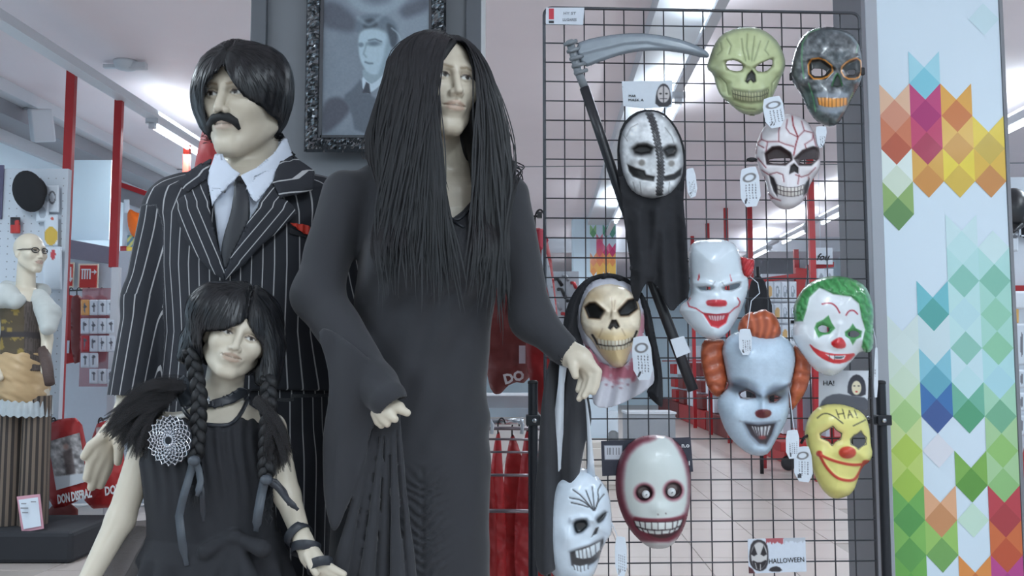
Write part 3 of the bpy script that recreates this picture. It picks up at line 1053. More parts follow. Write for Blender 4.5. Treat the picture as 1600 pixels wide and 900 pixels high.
while z > zbot:
    if w0 is None:
        w0 = putm('wire', MB().tube([gp(0, z, -.003), gp(1, z, -.003)], 0.0018, 6), m_wire, t, smooth=True); zz = z
    else:
        o = bpy.data.objects.new('wire', w0.data); o.parent = t; COL.objects.link(o); o.location = (0, 0, z - zz)
    z -= .0508
# uprights of the stand, with clamps
for px, lab in ((833, 'black tubular upright on the left edge of the wire grid panel'), (1381, 'black tubular upright on the right edge of the wire grid panel')):
    dd = 2.335 if px < 1000 else 2.372
    p = D(px, 760, dd)
    zt = D(px, 600, dd)[2]
    st = thing('stand_upright', lab, 'stand', (p[0], dd, 0), 'uprights holding the grid panel')
    putm('post', MB().tube([(p[0], dd, .002), (p[0], dd, zt)], .0125, 14), m_blackmetal, st, smooth=True, auto=40)
    putm('cap', MB().lathe((p[0], dd, zt), [(.0125, 0), (.0132, .001), (.0132, .006), (.010, .009), (.001, .010)], 14), m_black, st, smooth=True)
    zc = D(px, 656, dd)[2]
    s = 1 if px < 1000 else -1
    cl = MB().box((p[0], dd - .004, zc), (.036, .036, .026)).box((p[0] + s * .028, dd - .006, zc), (.03, .012, .018))
    c1 = putm('clamp', cl, m_blackmetal, st, bevel=.002)
    ORG[c1.name] = ORG[st.name]
    putm('bolt', MB().lathe((p[0] + s * .004, dd - .0225, zc), [(.001, -.006), (.006, -.005), (.006, 0.001)], 10, axis='y'), m_metal, c1, smooth=True)
    putm('bolt', MB().ball((p[0] + s * .040, dd - .016, zc + .006), .005, 8, 6), m_metal, c1, smooth=True)
    putm('foot', MB().box((p[0], dd, .012), (.06, .42, .02)), m_blackmetal, st, bevel=.004)
# ------------------------------------------------------------------ the figures
def zpx(y, d):
    return D(800, y, d)[2]
def stations(rows, d, cyoff=0.0):
    """rows: (pixel y, centre px, half width px, depth radius) -> loft stations"""
    out = []
    for y, cx, hw, ry in rows:
        p = D(cx, y, d)
        out.append((p[2], p[0], d + cyoff, hw * d / FPX, ry))
    out.sort()
    return out

# ================================================================== the woman mannequin in the black dress
WD = 1.93
whead = Head(D(688, 139, 1.90), 0.93, math.radians(26), math.radians(3), 0, ex=0.027)
w_lsh, w_lel, w_lwr = D(541, 303, 1.95), D(494, 463, 1.88), D(600, 618, 1.76)
w_rsh, w_rel, w_rwr = D(793, 310, 1.97), D(832, 497, 1.93), D(893, 553, 1.88)
def hand_w(P):
    d = s_cone(P, D(890, 556, 1.88), D(908, 560, 1.862), 0.022, 0.020)
    d = smin(d, s_cone(P, D(905, 560, 1.865), D(920, 570, 1.85), 0.020, 0.013), 0.02)
    k = 0.006
    for pts, dep in (([(920, 566), (934, 581), (931, 602), (927, 613)], 1.845), ([(917, 572), (926, 590), (920, 608), (913, 619)], 1.85),
                     ([(911, 575), (918, 594), (912, 612), (905, 623)], 1.86), ([(906, 576), (910, 593), (905, 609)], 1.872)):
        d = smin(d, s_chain(P, [D(x, y, dep - 0.004 * i) for i, (x, y) in enumerate(pts)], [.0098, .0092, .0080, .0062]), k)
    d = smin(d, s_chain(P, [D(893, 559, 1.858), D(896, 574, 1.845), D(899, 587, 1.84)], [.0125, .0105, .0075]), k)
    return d
def hand_w2(P):
    d = s_cone(P, w_lwr, D(602, 642, 1.735), 0.022, 0.018)
    for pts, dep in (([(604, 636), (622, 638), (636, 645)], 1.725), ([(600, 642), (610, 650), (617, 655)], 1.72), ([(594, 645), (600, 656), (605, 662)], 1.725), ([(588, 646), (592, 658), (596, 664)], 1.735)):
        d = smin(d, s_chain(P, [D(x, y, dep - .003 * i) for i, (x, y) in enumerate(pts)], [.011, .0098, .0072]), .006)
    d = smin(d, s_chain(P, [D(603, 632, 1.745), D(615, 630, 1.73), D(626, 634, 1.725)], [.0105, .009, .007]), .006)
    return d
w_torso = stations([(285, 682, 95, .065), (330, 680, 108, .085), (400, 670, 104, .095), (560, 655, 96, .085), (680, 645, 106, .095), (800, 640, 108, .1)], WD, 0.03)
def body_w(P):
    d = whead.sdf(P)
    d = smin(d, s_cone(P, whead.world((0, .03, -.07)), D(703, 290, 1.97), 0.050, 0.054), 0.02)
    d = smin(d, s_cone(P, D(585, 292, 1.975), D(780, 296, 1.985), 0.036, 0.036), 0.05)
    d = smin(d, s_loft(P, w_torso), 0.04)
    d = smin(d, s_cone(P, w_lsh, w_lel, .036, .030), .03); d = smin(d, s_cone(P, w_lel, w_lwr, .030, .021), .01)
    d = smin(d, s_cone(P, w_rsh, w_rel, .036, .030), .03); d = smin(d, s_cone(P, w_rel, w_rwr, .030, .021), .01)
    d = smin(d, within(P, D(912, 585, 1.86), 0.12, hand_w), .02)
    return smin(d, within(P, D(605, 640, 1.74), 0.12, hand_w2), .02)
flap_l = [(522, 590), (502, 690), (506, 780), (520, 845), (547, 785), (572, 732), (584, 664), (634, 608), (560, 545), (490, 500)]
flap_r = [(858, 548), (846, 640), (836, 780), (834, 870), (846, 905), (880, 880), (906, 735), (914, 690), (926, 652), (916, 600), (900, 548)]
FL, FR = smooth_poly(flap_l, 2), smooth_poly(flap_r, 2)
w_dress = stations([(262, 684, 60, .05), (285, 682, 108, .08), (330, 680, 120, .105), (390, 672, 116, .125), (440, 666, 108, .125), (560, 655, 106, .115), (640, 650, 112, .12),
                    (720, 642, 122, .13), (800, 638, 124, .135), (900, 636, 124, .14), (1100, 636, 132, .15), (1330, 636, 165, .19)], WD, 0.03)
VNECK = [(600, 200), (640, 262), (688, 330), (707, 341), (722, 330), (752, 296), (790, 262), (780, 200)]
def dress_w(P):
    px = project(P)
    d = s_loft(P, w_dress, 0.03)
    d = smin(d, s_ell(P, D(632, 408, 1.86), (.062, .058, .06)), 0.06)
    d = smin(d, s_ell(P, D(722, 402, 1.87), (.056, .055, .058)), 0.06)
    d = smin(d, s_cone(P, D(585, 288, 1.975), D(770, 292, 1.985), 0.044, 0.044), 0.06)
    d = d + .0035 * np.sin(px[:, 0] * .11 + px[:, 1] * .05 + 4 * vnoise(px / 70.0, 2)) * sst(300, 480, px[:, 1]) * sst(760, 560, px[:, 1])
    # ruching below the knee line of the picture
    w = np.exp(-((px[:, 0] - 660) / 34.0) ** 2) * sst(715, 765, px[:, 1]) * (P[:, 1] < 1.93)
    d = d - 0.0038 * w * np.sin((px[:, 1] + np.abs(px[:, 0] - 660) * 0.75) * 0.42 + 5 * vnoise(px / 26.0, 9)) + .004 * np.exp(-((px[:, 0] - 660) / 4.0) ** 2) * (w > .2) * w
    # folds of the gathered cloth under the hand
    for q_, (x0, x1, r) in enumerate(((588, 520, .016), (594, 546, .014), (600, 570, .016), (607, 596, .014), (614, 622, .016), (622, 646, .013))):
        d = smin(d, s_cone(P, D(x0, 650, 1.762), D(x1, 940, 1.762 + .016 * (q_ % 2)), 0.007, r), 0.004)
    sl = s_cone(P, w_lsh, w_lel, .052, .047)
    sl = smin(sl, s_cone(P, w_lel, D(588, 600, 1.765), .047, .044), .03)
    sl = smin(sl, s_cone(P, D(588, 600, 1.765), D(606, 622, 1.735), .044, .040), .02)
    sr = smin(s_cone(P, w_rsh, w_rel, .050, .042), s_cone(P, w_rel, D(884, 548, 1.885), .042, .034), .03)
    d = smin(d, sl, .025); d = smin(d, sr, .03)
    d = smin(d, s_slab(P, FL, lambda q: 1.738 + .008 * np.sin(q[:, 0] * .09 + q[:, 1] * .01) + 0.00008 * (q[:, 1] - 640), .008), .005)
    d = smin(d, s_slab(P, FR, lambda q: 1.915 + .014 * np.sin(q[:, 0] * .16) + .00005 * (q[:, 1] - 600), .008), .01)
    S = np.stack([P[:, 0] * 9, P[:, 1] * 9, P[:, 2] * 3.5], 1)
    d = d + 0.010 * (vnoise(S, 3) - 0.5) + 0.004 * (vnoise(np.stack([P[:, 0] * 26 + P[:, 2] * 9, P[:, 1] * 20, P[:, 2] * 15 - P[:, 0] * 8], 1), 5) - .5)
    # open ends of the sleeves and the neckline
    nk = np.maximum(poly_sdf(px, VNECK) * WD / FPX, P[:, 1] - 1.965)
    d = smax(d, -nk, .004)
    d = smax(d, -s_cone(P, D(596, 612, 1.755), D(640, 668, 1.70), .024, .034), .006)
    d = smax(d, -s_cone(P, D(884, 550, 1.885), D(930, 560, 1.87), .024, .03), .006)
    return d
woman = thing('mannequin', 'female mannequin with long black wig in a long black dress', 'mannequin', (D(650, 500, 1.96)[0], 1.96, PLAT))
V, F = surface_nets(body_w, (-.46, 1.60, 0.63), (.28, 2.12, 1.86), 0.003)
L = whead.local(V.astype(np.float32))
C = np.tile(np.array(SKIN, float), (len(V), 1))
inh = np.linalg.norm(L, axis=1) < 0.19
C[inh] = head_paint(L[inh], C[inh], (188, 158, 140), brow=(142, 122, 98), ex=0.027, gaze=0.003)
put('body', V, F, m_skin, woman, smooth=True, cols=C)
rod = MB().tube([(D(650, 500, 1.96)[0], 1.96, PLAT), (D(650, 500, 1.96)[0], 1.96, .68)], 0.014, 12)
putm('stand_rod', rod, m_metal, woman, smooth=True)
V, F = surface_nets(dress_w, (-.50, 1.62, 0.005), (.26, 2.2, 1.58), 0.005)
put('dress', V, F, m_dress, woman, smooth=True)
# beaded trim along the neckline
tr = MB()
pts = [(690, 333), (698, 339), (708, 343), (716, 344), (722, 340), (733, 328), (745, 312)]
Xs = onsurf(dress_w, pts, 1.5, 2.1, 0.001)
tr.tube(Xs, 0.0032, 8)
Xs = onsurf(dress_w, [(707, 345), (716, 351), (725, 356)], 1.5, 2.1, 0.001)
tr.tube(Xs, 0.003, 8)
putm('neckline_trim', tr, m_satin, woman, smooth=True)

# long wig: an under-cap and falling strands
wface = [(717, 63), (704, 80), (692, 98), (689, 130), (691, 180), (696, 215), (701, 252), (702, 330), (712, 345), (738, 320), (728, 300), (721, 250), (719, 212), (727, 190), (734, 160), (737, 120), (733, 88), (725, 70)]
def cap_w(P):
    c = whead.world((0, .018, .030))
    d = s_ell(P, c, (.088, .106, .092), whead.R)
    e = s_cone(P, whead.world((0, .06, .0)), D(690, 330, 2.02), .075, .085)
    d = smin(d, e, .05)
    for a, b, r0, r1 in (((-.075, -.01, .02), D(632, 330, 1.86), .024, .046), ((.074, -.005, .02), D(770, 330, 1.90), .020, .040)):
        d = smin(d, s_cone(P, whead.world(a), b, r0, r1), .04)
    px = project(P)
    cut = np.maximum(poly_sdf(px, wface) * 1.9 / FPX, P[:, 1] - 1.915)
    return smax(d, -cut, .006)
V, F = surface_nets(cap_w, (-.42, 1.65, 1.28), (.16, 2.2, 1.88), 0.005)
wig = put('wig', V, F, m_hair, woman, smooth=True)
def obst_w(P):
    d = whead.sdf(P)
    d = np.minimum(d, s_ell(P, whead.world((0, .018, .030)), (.084, .102, .088), whead.R))
    e = s_loft(P, w_dress, 0.03)
    e = smin(e, s_cone(P, D(541, 303, 1.95), D(793, 310, 1.97), 0.05, 0.05), 0.05)
    e = smin(e, s_ell(P, D(632, 408, 1.86), (.062, .058, .06)), 0.06)
    e = smin(e, s_ell(P, D(722, 402, 1.87), (.056, .055, .058)), 0.06)
    return np.minimum(d, e)
def long_strands(n):
    t = RNG.uniform(0, 1, n)
    side = np.where(RNG.uniform(0, 1, n) < 0.56, -1.0, 1.0)
    y = -0.062 + 0.14 * t
    z = 0.036 + 0.090 * np.sqrt(np.clip(1 - ((y - .018) / .112) ** 2, 0, 1))
    P = whead.world(np.stack([side * 0.003 + .006, y, z], 1))
    ang = RNG.normal(0.15, 0.42, n) + (t - .4) * 0.9
    dirl = np.stack([side * np.cos(ang), np.sin(ang), np.full(n, .12)], 1)
    v = dirl @ whead.R.T.astype(float)
    thick = RNG.uniform(.002, .030, n) ** 1.0
    wob = RNG.normal(0, 1, (n, 3)); ph = RNG.uniform(0, 6.28, n)
    drift = RNG.normal(0, .05, n)
    path = [P]
    ds = .0145
    for i in range(52):
        g = np.array([0, 0, -1.0])
        v = v * .80 + g * .24 + np.stack([drift + .05 * np.sin(ph + i * .35), -0.015 + .03 * np.cos(ph * 2 + i * .3), 0 * ph], 1) * .5
        lowz = np.clip((zpx(190, 1.9) - P[:, 2]) / .15, 0, 1)
        xt = np.where(side < 0, np.maximum(P[:, 0], D(604, 300, 1.9)[0] + .02 * ph / 6.28), np.minimum(P[:, 0], D(792, 300, 1.9)[0] - .02 * ph / 6.28))
        v[:, 0] += lowz * np.clip(xt - P[:, 0], -.1, .1) * 9
        v /= np.linalg.norm(v, axis=1, keepdims=True)
        P = P + v * ds
        d, nn = grad(obst_w, P, .004)
        grow = thick * min(1.0, .25 + i / 14.0)
        push = np.clip(grow - d, 0, .03)
        P = P + nn * push[:, None]
        path.append(P)
    return np.stack(path, 1)
paths = long_strands(5200)
pj = project(paths.reshape(-1, 3)).reshape(len(paths), -1, 2)
inface = inside(pj.reshape(-1, 2), np.array(wface)).reshape(pj.shape[:2]) & (paths[:, :, 1] < 1.93)
keep = ~inface.any(1)
paths = paths[keep]
# each strand ends at its own height
zend = np.where(paths[:, 25, 0] < whead.c[0] - .02, zpx(366, 1.85), zpx(408, 1.88)) + RNG.normal(0, .045, len(paths))
for i in range(len(paths)):
    below = np.where(paths[i, :, 2] < zend[i])[0]
    if len(below):
        k = below[0]
        src = np.linspace(0, k, paths.shape[1])
        for c in range(3):
            paths[i, :, c] = np.interp(src, np.arange(paths.shape[1]), paths[i, :, c])
paths = paths[:, ::2]
V, F = ribbons(paths, RNG.uniform(.0016, .0036, len(paths)))
put('wig_strands', V, F, m_hair2, woman, kind='stuff', smooth=True)

# ================================================================== the man mannequin in the pinstripe suit
MD = 2.12
mhead = Head(D(384, 164, 2.09), 1.06, math.radians(-14), math.radians(5), 0, ex=0.029, male=True)
m_lsh, m_lel, m_lwr = D(262, 335, 2.13), D(229, 470, 2.11), D(196, 648, 2.03)
m_rsh, m_rel, m_rwr = D(516, 330, 2.14), D(545, 480, 2.15), D(560, 650, 2.13)
def hand_m(P):
    d = s_cone(P, m_lwr, D(168, 690, 1.995), .024, .024)
    d = smin(d, s_cone(P, D(178, 678, 2.0), D(160, 698, 1.985), .024, .020), .02)
    for pts, dep in (([(160, 684), (143, 697), (132, 713)], 1.965), ([(157, 698), (143, 721), (136, 747)], 1.972), ([(165, 705), (152, 735), (143, 761)], 1.98), ([(174, 706), (166, 735), (157, 758)], 1.99)):
        d = smin(d, s_chain(P, [D(x, y, dep - .004 * i) for i, (x, y) in enumerate(pts)], [.0125, .0118, .0088]), .007)
    d = smin(d, s_chain(P, [D(180, 672, 1.98), D(186, 700, 1.965), D(184, 722, 1.96)], [.013, .011, .008]), .007)
    return d
m_torso = stations([(270, 388, 70, .06), (300, 388, 118, .085), (380, 386, 108, .1), (500, 386, 100, .09), (620, 392, 112, .1), (720, 392, 112, .1)], MD, .0)
def body_m(P):
    d = mhead.sdf(P)
    d = smin(d, s_cone(P, mhead.world((0, .03, -.07)), D(386, 285, 2.12), 0.058, 0.062), 0.02)
    d = smin(d, s_cone(P, D(290, 315, 2.13), D(490, 315, 2.13), 0.045, 0.045), 0.06)
    d = smin(d, s_loft(P, m_torso), .04)
    d = smin(d, s_cone(P, m_lsh, m_lel, .042, .036), .03); d = smin(d, s_cone(P, m_lel, m_lwr, .036, .024), .01)
    d = smin(d, s_cone(P, m_rsh, m_rel, .042, .036), .03); d = smin(d, s_cone(P, m_rel, m_rwr, .036, .024), .01)
    d = smin(d, s_cone(P, m_rwr, D(562, 720, 2.1), .024, .02), .01)
    return smin(d, within(P, D(160, 705, 1.98), .13, hand_m), .015)
def mpt(y, cx, hw, ry): return (y, cx, hw, ry)
m_jack = stations([(276, 388, 84, .07), (298, 388, 128, .10), (340, 386, 132, .125), (420, 386, 130, .132), (520, 388, 128, .125), (600, 392, 140, .135), (608, 392, 141, .136)], MD, .0)
JNECK = [(352, 200), (336, 270), (340, 300), (440, 300), (436, 270), (446, 200)]
def jacket_arms(P):
    a = smin(s_cone(P, m_lsh, m_lel, .060, .052), s_cone(P, m_lel, D(200, 634, 2.04), .052, .047), .03)
    b = smin(s_cone(P, m_rsh, m_rel, .060, .052), s_cone(P, m_rel, m_rwr, .052, .045), .03)
    return a, b
def jacket_m(P):
    d = s_loft(P, m_jack, .02)
    d = smin(d, s_cone(P, D(275, 318, 2.13), D(500, 318, 2.13), .052, .052), .05)
    d = smin(d, s_cone(P, D(330, 288, 2.135), D(272, 308, 2.135), .030, .04), .03)
    d = smin(d, s_cone(P, D(440, 284, 2.135), D(500, 306, 2.135), .030, .04), .03)
    a, b = jacket_arms(P)
    d = smin(d, a, .02); d = smin(d, b, .02)
    S = np.stack([P[:, 0] * 10, P[:, 1] * 10, P[:, 2] * 5], 1)
    d = d + .008 * (vnoise(S, 13) - .5)
    d = smax(d, -s_cone(P, D(200, 634, 2.04), D(186, 690, 2.0), .034, .034), .004)
    # cut flat at the cuff
    ax = (D(186, 690, 2.0) - D(200, 634, 2.04)); ax /= np.linalg.norm(ax)
    cuff = (P - D(195, 655, 2.03).astype(np.float32)) @ ax.astype(np.float32)
    near = np.linalg.norm(P - D(190, 665, 2.02).astype(np.float32), axis=1) < .12
    d = np.where(near, np.maximum(d, cuff), d)
    nk = s_cone(P, D(388, 240, 2.10), D(388, 300, 2.06), .050, .045)
    return smax(d, -nk, .01)
man = thing('mannequin', 'male mannequin with black bob wig and moustache in a pinstripe suit', 'mannequin', (D(388, 500, MD)[0], MD, PLAT))
V, F = surface_nets(body_m, (-1.0, 1.9, .80), (-.25, 2.32, 1.92), 0.003)
L = mhead.local(V.astype(np.float32))
C = np.tile(np.array(SKIN, float), (len(V), 1))
inh = np.linalg.norm(L, axis=1) < 0.19
C[inh] = head_paint(L[inh], C[inh], (190, 166, 150), brow=(150, 128, 104), ex=0.029, gaze=-0.002, shade=(104, 90, 72))
put('body', V, F, m_skin, man, smooth=True, cols=C)
def stripe_of(P, segs, cx, cy, R):
    """distance around the trunk or around the nearest limb"""
    s = np.arctan2(P[:, 0] - cx, -(P[:, 1] - cy)) * R
    best = np.full(len(P), 1e9)
    for a, b, r in segs:
        a = np.asarray(a, float); b = np.asarray(b, float)
        ab = b - a; Lg = np.linalg.norm(ab); ax = ab / Lg
        q = P - a
        t = q @ ax
        rad = q - t[:, None] * ax
        rr = np.linalg.norm(rad, axis=1)
        e1 = np.cross(ax, [0, 1, 0]); e1 /= np.linalg.norm(e1); e2 = np.cross(ax, e1)
        ang = np.arctan2(rad @ e1, rad @ e2)
        ok = (t > -.03) & (t < Lg + .05) & (rr < r * 1.28) & (rr < best)
        s = np.where(ok, ang * r, s)
        best = np.where(ok, rr, best)
    return s + 10.0
V, F = surface_nets(jacket_m, (-1.0, 1.9, 1.055), (-.22, 2.36, 1.64), 0.004)
st = stripe_of(V, [(m_lsh + (0, 0, -.03), m_lel, .058), (m_lel, m_lwr, .052), (m_rsh, m_rel, .058), (m_rel, m_rwr, .05)], D(388, 450, MD)[0], MD, .165)
put('jacket', V, F, m_pin, man, smooth=True, attrs={'stripe': st})
def jb(P):
    return np.minimum(jacket_m(P), body_m(P))
def trous(P):
    d = s_loft(P, [(.68, D(388, 600, MD)[0], MD, .19, .115), (.88, D(388, 600, MD)[0], MD, .2, .13), (zpx(600, MD), D(390, 600, MD)[0], MD, .19, .12)], .01)
    for a, b in ((335, 325), (452, 462)):
        d = smin(d, s_cone(P, D(a, 720, MD), (D(b, 900, MD)[0], MD, PLAT + .08), .098, .085), .03)
    d = smax(d, PLAT + .07 - P[:, 2], .004)
    return d + .008 * (vnoise(np.stack([P[:, 0] * 10, P[:, 1] * 10, P[:, 2] * 4], 1), 19) - .5)
V, F = surface_nets(trous, (-.98, 1.9, .03), (-.2, 2.36, 1.18), 0.008)
st = stripe_of(V, [(D(335, 640, MD), (D(325, 900, MD)[0], MD, .08), .1), (D(452, 640, MD), (D(462, 900, MD)[0], MD, .08), .1)], D(390, 500, MD)[0], MD, .18)
put('trousers', V, F, m_pin, man, smooth=True, attrs={'stripe': st})
for b in (325, 462):
    sh = MB()
    x = D(b, 900, MD)[0]
    sh.loft([[(x + w * math.cos(t), MD - .05 + l * math.sin(t), PLAT + z) for t in np.linspace(0, 2 * math.pi, 16, endpoint=False)] for w, l, z in ((.046, .13, .001), (.048, .135, .02), (.044, .12, .05), (.036, .07, .085))])
    putm('shoe', sh, m_satin, man, smooth=True)
m_pinl = m_pin
SH = [(343, 262), (333, 290), (336, 330), (343, 385), (353, 432), (366, 415), (392, 356), (412, 322), (426, 295), (436, 268), (420, 262), (400, 285), (378, 288), (360, 272)]
decal('shirt_front', SH, jb, 1.6, 2.3, m_white, man, off=.004, thick=.003, rnd=1)
decal('tie', [(371, 283), (382, 283), (388, 300), (393, 332), (391, 352), (373, 388), (356, 428), (349, 405), (354, 372), (364, 340), (370, 308)], jb, 1.6, 2.3, m_tie, man, off=.011, thick=.005, rnd=1,
      bump=lambda P, sd: .011 + .004 * sst(0, 9, -sd))
def jbc(P):
    return np.minimum(jb(P), s_cone(P, D(388, 222, 2.115), D(390, 305, 2.13), .066, .125))
decal('shirt_collar', [(352, 233), (343, 262), (332, 290), (338, 328), (358, 303), (378, 280), (368, 272), (358, 256)], jbc, 1.6, 2.3, m_white, man, off=.013, thick=.003, step=2.5, bump=lambda P, sd: .012 + .002 * sst(0, 6, -sd))
decal('shirt_collar', [(378, 283), (400, 270), (420, 248), (432, 220), (444, 252), (434, 277), (424, 295), (402, 324), (396, 321), (388, 303)], jbc, 1.6, 2.3, m_white, man, off=.013, thick=.003, step=2.5, bump=lambda P, sd: .012 + .002 * sst(0, 6, -sd))
def along(a, b, k=1.0):
    a = np.array(a, float); b = np.array(b, float)
    n = np.array([-(b - a)[1], (b - a)[0]]); n /= np.linalg.norm(n)
    return lambda P: ((P - a) @ n) * MD / FPX * k + 10.004
lift = lambda h: (lambda P, sd: h + .003 * sst(0, 8, -sd))
decal('lapel', [(333, 290), (303, 311), (286, 322), (290, 350), (300, 375), (313, 399), (330, 417), (342, 429), (356, 438), (358, 428), (347, 388), (337, 345), (333, 310)], jb, 1.6, 2.3, m_pin, man, off=.013, thick=.003, attr=along((310, 315), (354, 430), 1.4), bump=lift(.012))
decal('lapel', [(425, 294), (435, 318), (446, 322), (460, 336), (437, 361), (409, 386), (388, 411), (358, 438), (356, 428), (391, 348)], jb, 1.6, 2.3, m_pin, man, off=.013, thick=.003, attr=along((440, 325), (360, 430), 1.4), bump=lift(.014))
decal('jacket_collar', [(343, 262), (318, 276), (289, 295), (303, 313), (333, 291), (338, 272)], jb, 1.6, 2.3, m_pin, man, off=.016, thick=.003, attr=along((343, 266), (296, 302)), bump=lift(.015))
decal('jacket_collar', [(444, 253), (434, 277), (425, 296), (435, 320), (460, 313), (486, 304), (489, 286), (469, 273)], jb, 1.6, 2.3, m_pin, man, off=.017, thick=.003, attr=along((434, 300), (488, 290)), bump=lift(.016))
decal('breast_pocket', [(452, 356), (482, 364), (481, 373), (450, 365)], jb, 1.6, 2.3, m_blackcloth, man, off=.004, thick=.002, step=2)
decal('pocket_square', [(451, 349), (462, 351), (474, 352), (482, 357), (480, 369), (470, 365), (460, 357)], jb, 1.6, 2.3, m_red, man, off=.006, thick=.002, step=2, bump=lambda P, sd: .006 + .003 * np.sin(P[:, 0] * .7))
# moustache
Xs = onsurf(body_m, [(325, 205), (328, 194), (336, 185), (347, 182), (357, 184), (367, 190), (374, 202)], 1.7, 2.2, .001)
mo = MB().tube(Xs, [.0035, .008, .0108, .0100, .0108, .009, .0035], 10)
putm('moustache', mo, m_hair, man, smooth=True)
V0, _, _ = mo.data()
seeds = onsurf(body_m, np.stack([RNG.uniform(328, 371, 260), RNG.uniform(178, 196, 260)], 1), 1.7, 2.2, .001)
# wig
mwin = [(345, 104), (326, 121), (318, 138), (318, 160), (323, 182), (329, 196), (334, 216), (338, 262), (430, 262), (426, 212), (431, 208), (437, 196), (437, 189), (430, 184), (421, 178), (411, 167), (392, 156), (379, 146), (365, 129), (355, 112)]
def hair_m(P):
    px = project(P)
    d = s_ell(P, D(378, 152, 2.10), (.112, .128, .131))
    d = smin(d, s_ell(P, D(420, 130, 2.07), (.048, .06, .075)), .04)
    S = np.stack([P[:, 0] * 60, P[:, 1] * 60, P[:, 2] * 12], 1)
    d = d + .006 * (vnoise(S, 31) - .5)
    low = (px[:, 1] - (214 + 4 * np.sin(px[:, 0] * .6))) * 2.1 / FPX
    d = smax(d, low, .01)
    cut = np.maximum(poly_sdf(px, mwin) * 2.05 / FPX, P[:, 1] - 2.11)
    d = smax(d, -cut, .006)
    part = seg_dist(px, [(350, 104), (352, 84), (362, 68)]) * 2.0 / FPX
    return d + .006 * np.exp(-(part / .006) ** 2)
V, F = surface_nets(hair_m, (-.82, 1.85, 1.56), (-.42, 2.3, 1.98), 0.0035)
put('wig', V, F, m_hair, man, smooth=True)
def strands_on(f, V, n, origin, k, ds, down, w, off=.0015, extra=None):
    s = V[RNG.integers(0, len(V), n)]
    o = np.asarray(origin, float)
    def flow(P):
        r = P - o
        r = r / (np.linalg.norm(r, axis=1, keepdims=True) + 1e-6)
        return r + np.array([0, 0, -down])
    pa, nr = surf_strands(f, s, flow, k, RNG.uniform(ds * .7, ds * 1.3, n), off)
    return ribbons(pa, RNG.uniform(w * .6, w * 1.3, n), nr)
V, F = strands_on(hair_m, V, 2600, D(352, 90, 2.0), 9, .009, .7, .0022)
put('wig_strands', V, F, m_hair2, man, kind='stuff', smooth=True)

# ================================================================== the girl mannequin
GD = 1.82
ghead = Head(D(369, 529, 1.80), 0.74, math.radians(20), math.radians(2), math.radians(17), ex=0.030, child=True)
g_lsh, g_lel, g_lwr = D(238, 668, 1.82), D(188, 812, 1.77), D(128, 925, 1.70)
g_rsh, g_rel, g_rwr = D(424, 668, 1.82), D(449, 775, 1.80), D(474, 846, 1.74)
def hand_g(P):
    d = s_cone(P, g_rwr, D(490, 876, 1.725), .0185, .0175)
    d = smin(d, s_cone(P, D(484, 868, 1.725), D(505, 888, 1.715), .017, .013), .012)
    for pts, dep in (([(505, 880), (522, 890), (537, 897)], 1.71), ([(502, 886), (518, 897), (532, 908)], 1.712), ([(497, 890), (511, 904), (522, 916)], 1.716), ([(491, 890), (501, 905), (509, 916)], 1.722)):
        d = smin(d, s_chain(P, [D(x, y, dep - .003 * i) for i, (x, y) in enumerate(pts)], [.0082, .0076, .006]), .004)
    d = smin(d, s_chain(P, [D(480, 866, 1.712), D(487, 884, 1.70), D(494, 896, 1.698)], [.0085, .0075, .006]), .004)
    return d
def hand_g2(P):
    d = s_cone(P, g_lwr, D(112, 962, 1.68), .017, .017)
    for dx in range(4):
        d = smin(d, s_chain(P, [D(102 + dx * 7, 965, 1.675), D(94 + dx * 8, 990, 1.67), D(90 + dx * 9, 1012 - 3 * abs(dx - 1.5), 1.67)], [.0082, .0076, .006]), .004)
    d = smin(d, s_chain(P, [D(124, 950, 1.68), D(136, 972, 1.67), D(140, 988, 1.67)], [.0085, .0075, .006]), .004)
    return d
g_torso = stations([(640, 345, 42, .045), (665, 336, 84, .06), (720, 333, 84, .07), (800, 336, 82, .075), (880, 338, 90, .08), (940, 338, 95, .085)], GD, .0)
def body_g(P):
    d = ghead.sdf(P)
    d = smin(d, s_cone(P, ghead.world((0, .03, -.07)), D(343, 655, 1.825), 0.036, 0.040), 0.02)
    d = smin(d, s_cone(P, D(265, 668, 1.83), D(405, 668, 1.83), .030, .030), .04)
    d = smin(d, s_loft(P, g_torso), .03)
    d = smin(d, s_cone(P, g_lsh, g_lel, .031, .0255), .02); d = smin(d, s_cone(P, g_lel, g_lwr, .0265, .0165), .012)
    d = smin(d, s_cone(P, g_rsh, g_rel, .029, .0245), .02); d = smin(d, s_cone(P, g_rel, g_rwr, .025, .0165), .01)
    d = smin(d, within(P, D(505, 885, 1.72), .09, hand_g), .008)
    return smin(d, within(P, D(112, 975, 1.68), .10, hand_g2), .008)
girl = thing('mannequin', 'child mannequin with black plaits in a black dress', 'mannequin', (D(338, 500, GD)[0], GD, PLAT))
V, F = surface_nets(body_g, (-.95, 1.6, .46), (-.26, 2.0, 1.28), 0.0025)
L = ghead.local(V.astype(np.float32))
C = np.tile(np.array((208, 198, 180), float), (len(V), 1))
inh = np.linalg.norm(L, axis=1) < 0.19
C[inh] = head_paint(L[inh], C[inh], (176, 150, 132), ex=0.030, child=True, gaze=.002)
put('body', V, F, m_skin, girl, smooth=True, cols=C)
putm('stand_rod', MB().tube([(D(338, 500, GD)[0], GD, PLAT), (D(338, 500, GD)[0], GD, .58)], .012, 12), m_metal, girl, smooth=True)
g_bod = stations([(652, 336, 70, .055), (668, 334, 96, .075), (720, 330, 99, .088), (800, 336, 96, .09), (832, 338, 97, .092), (860, 338, 112, .11), (900, 336, 124, .115), (1000, 332, 140, .135), (1130, 328, 150, .15)], GD, -.02)
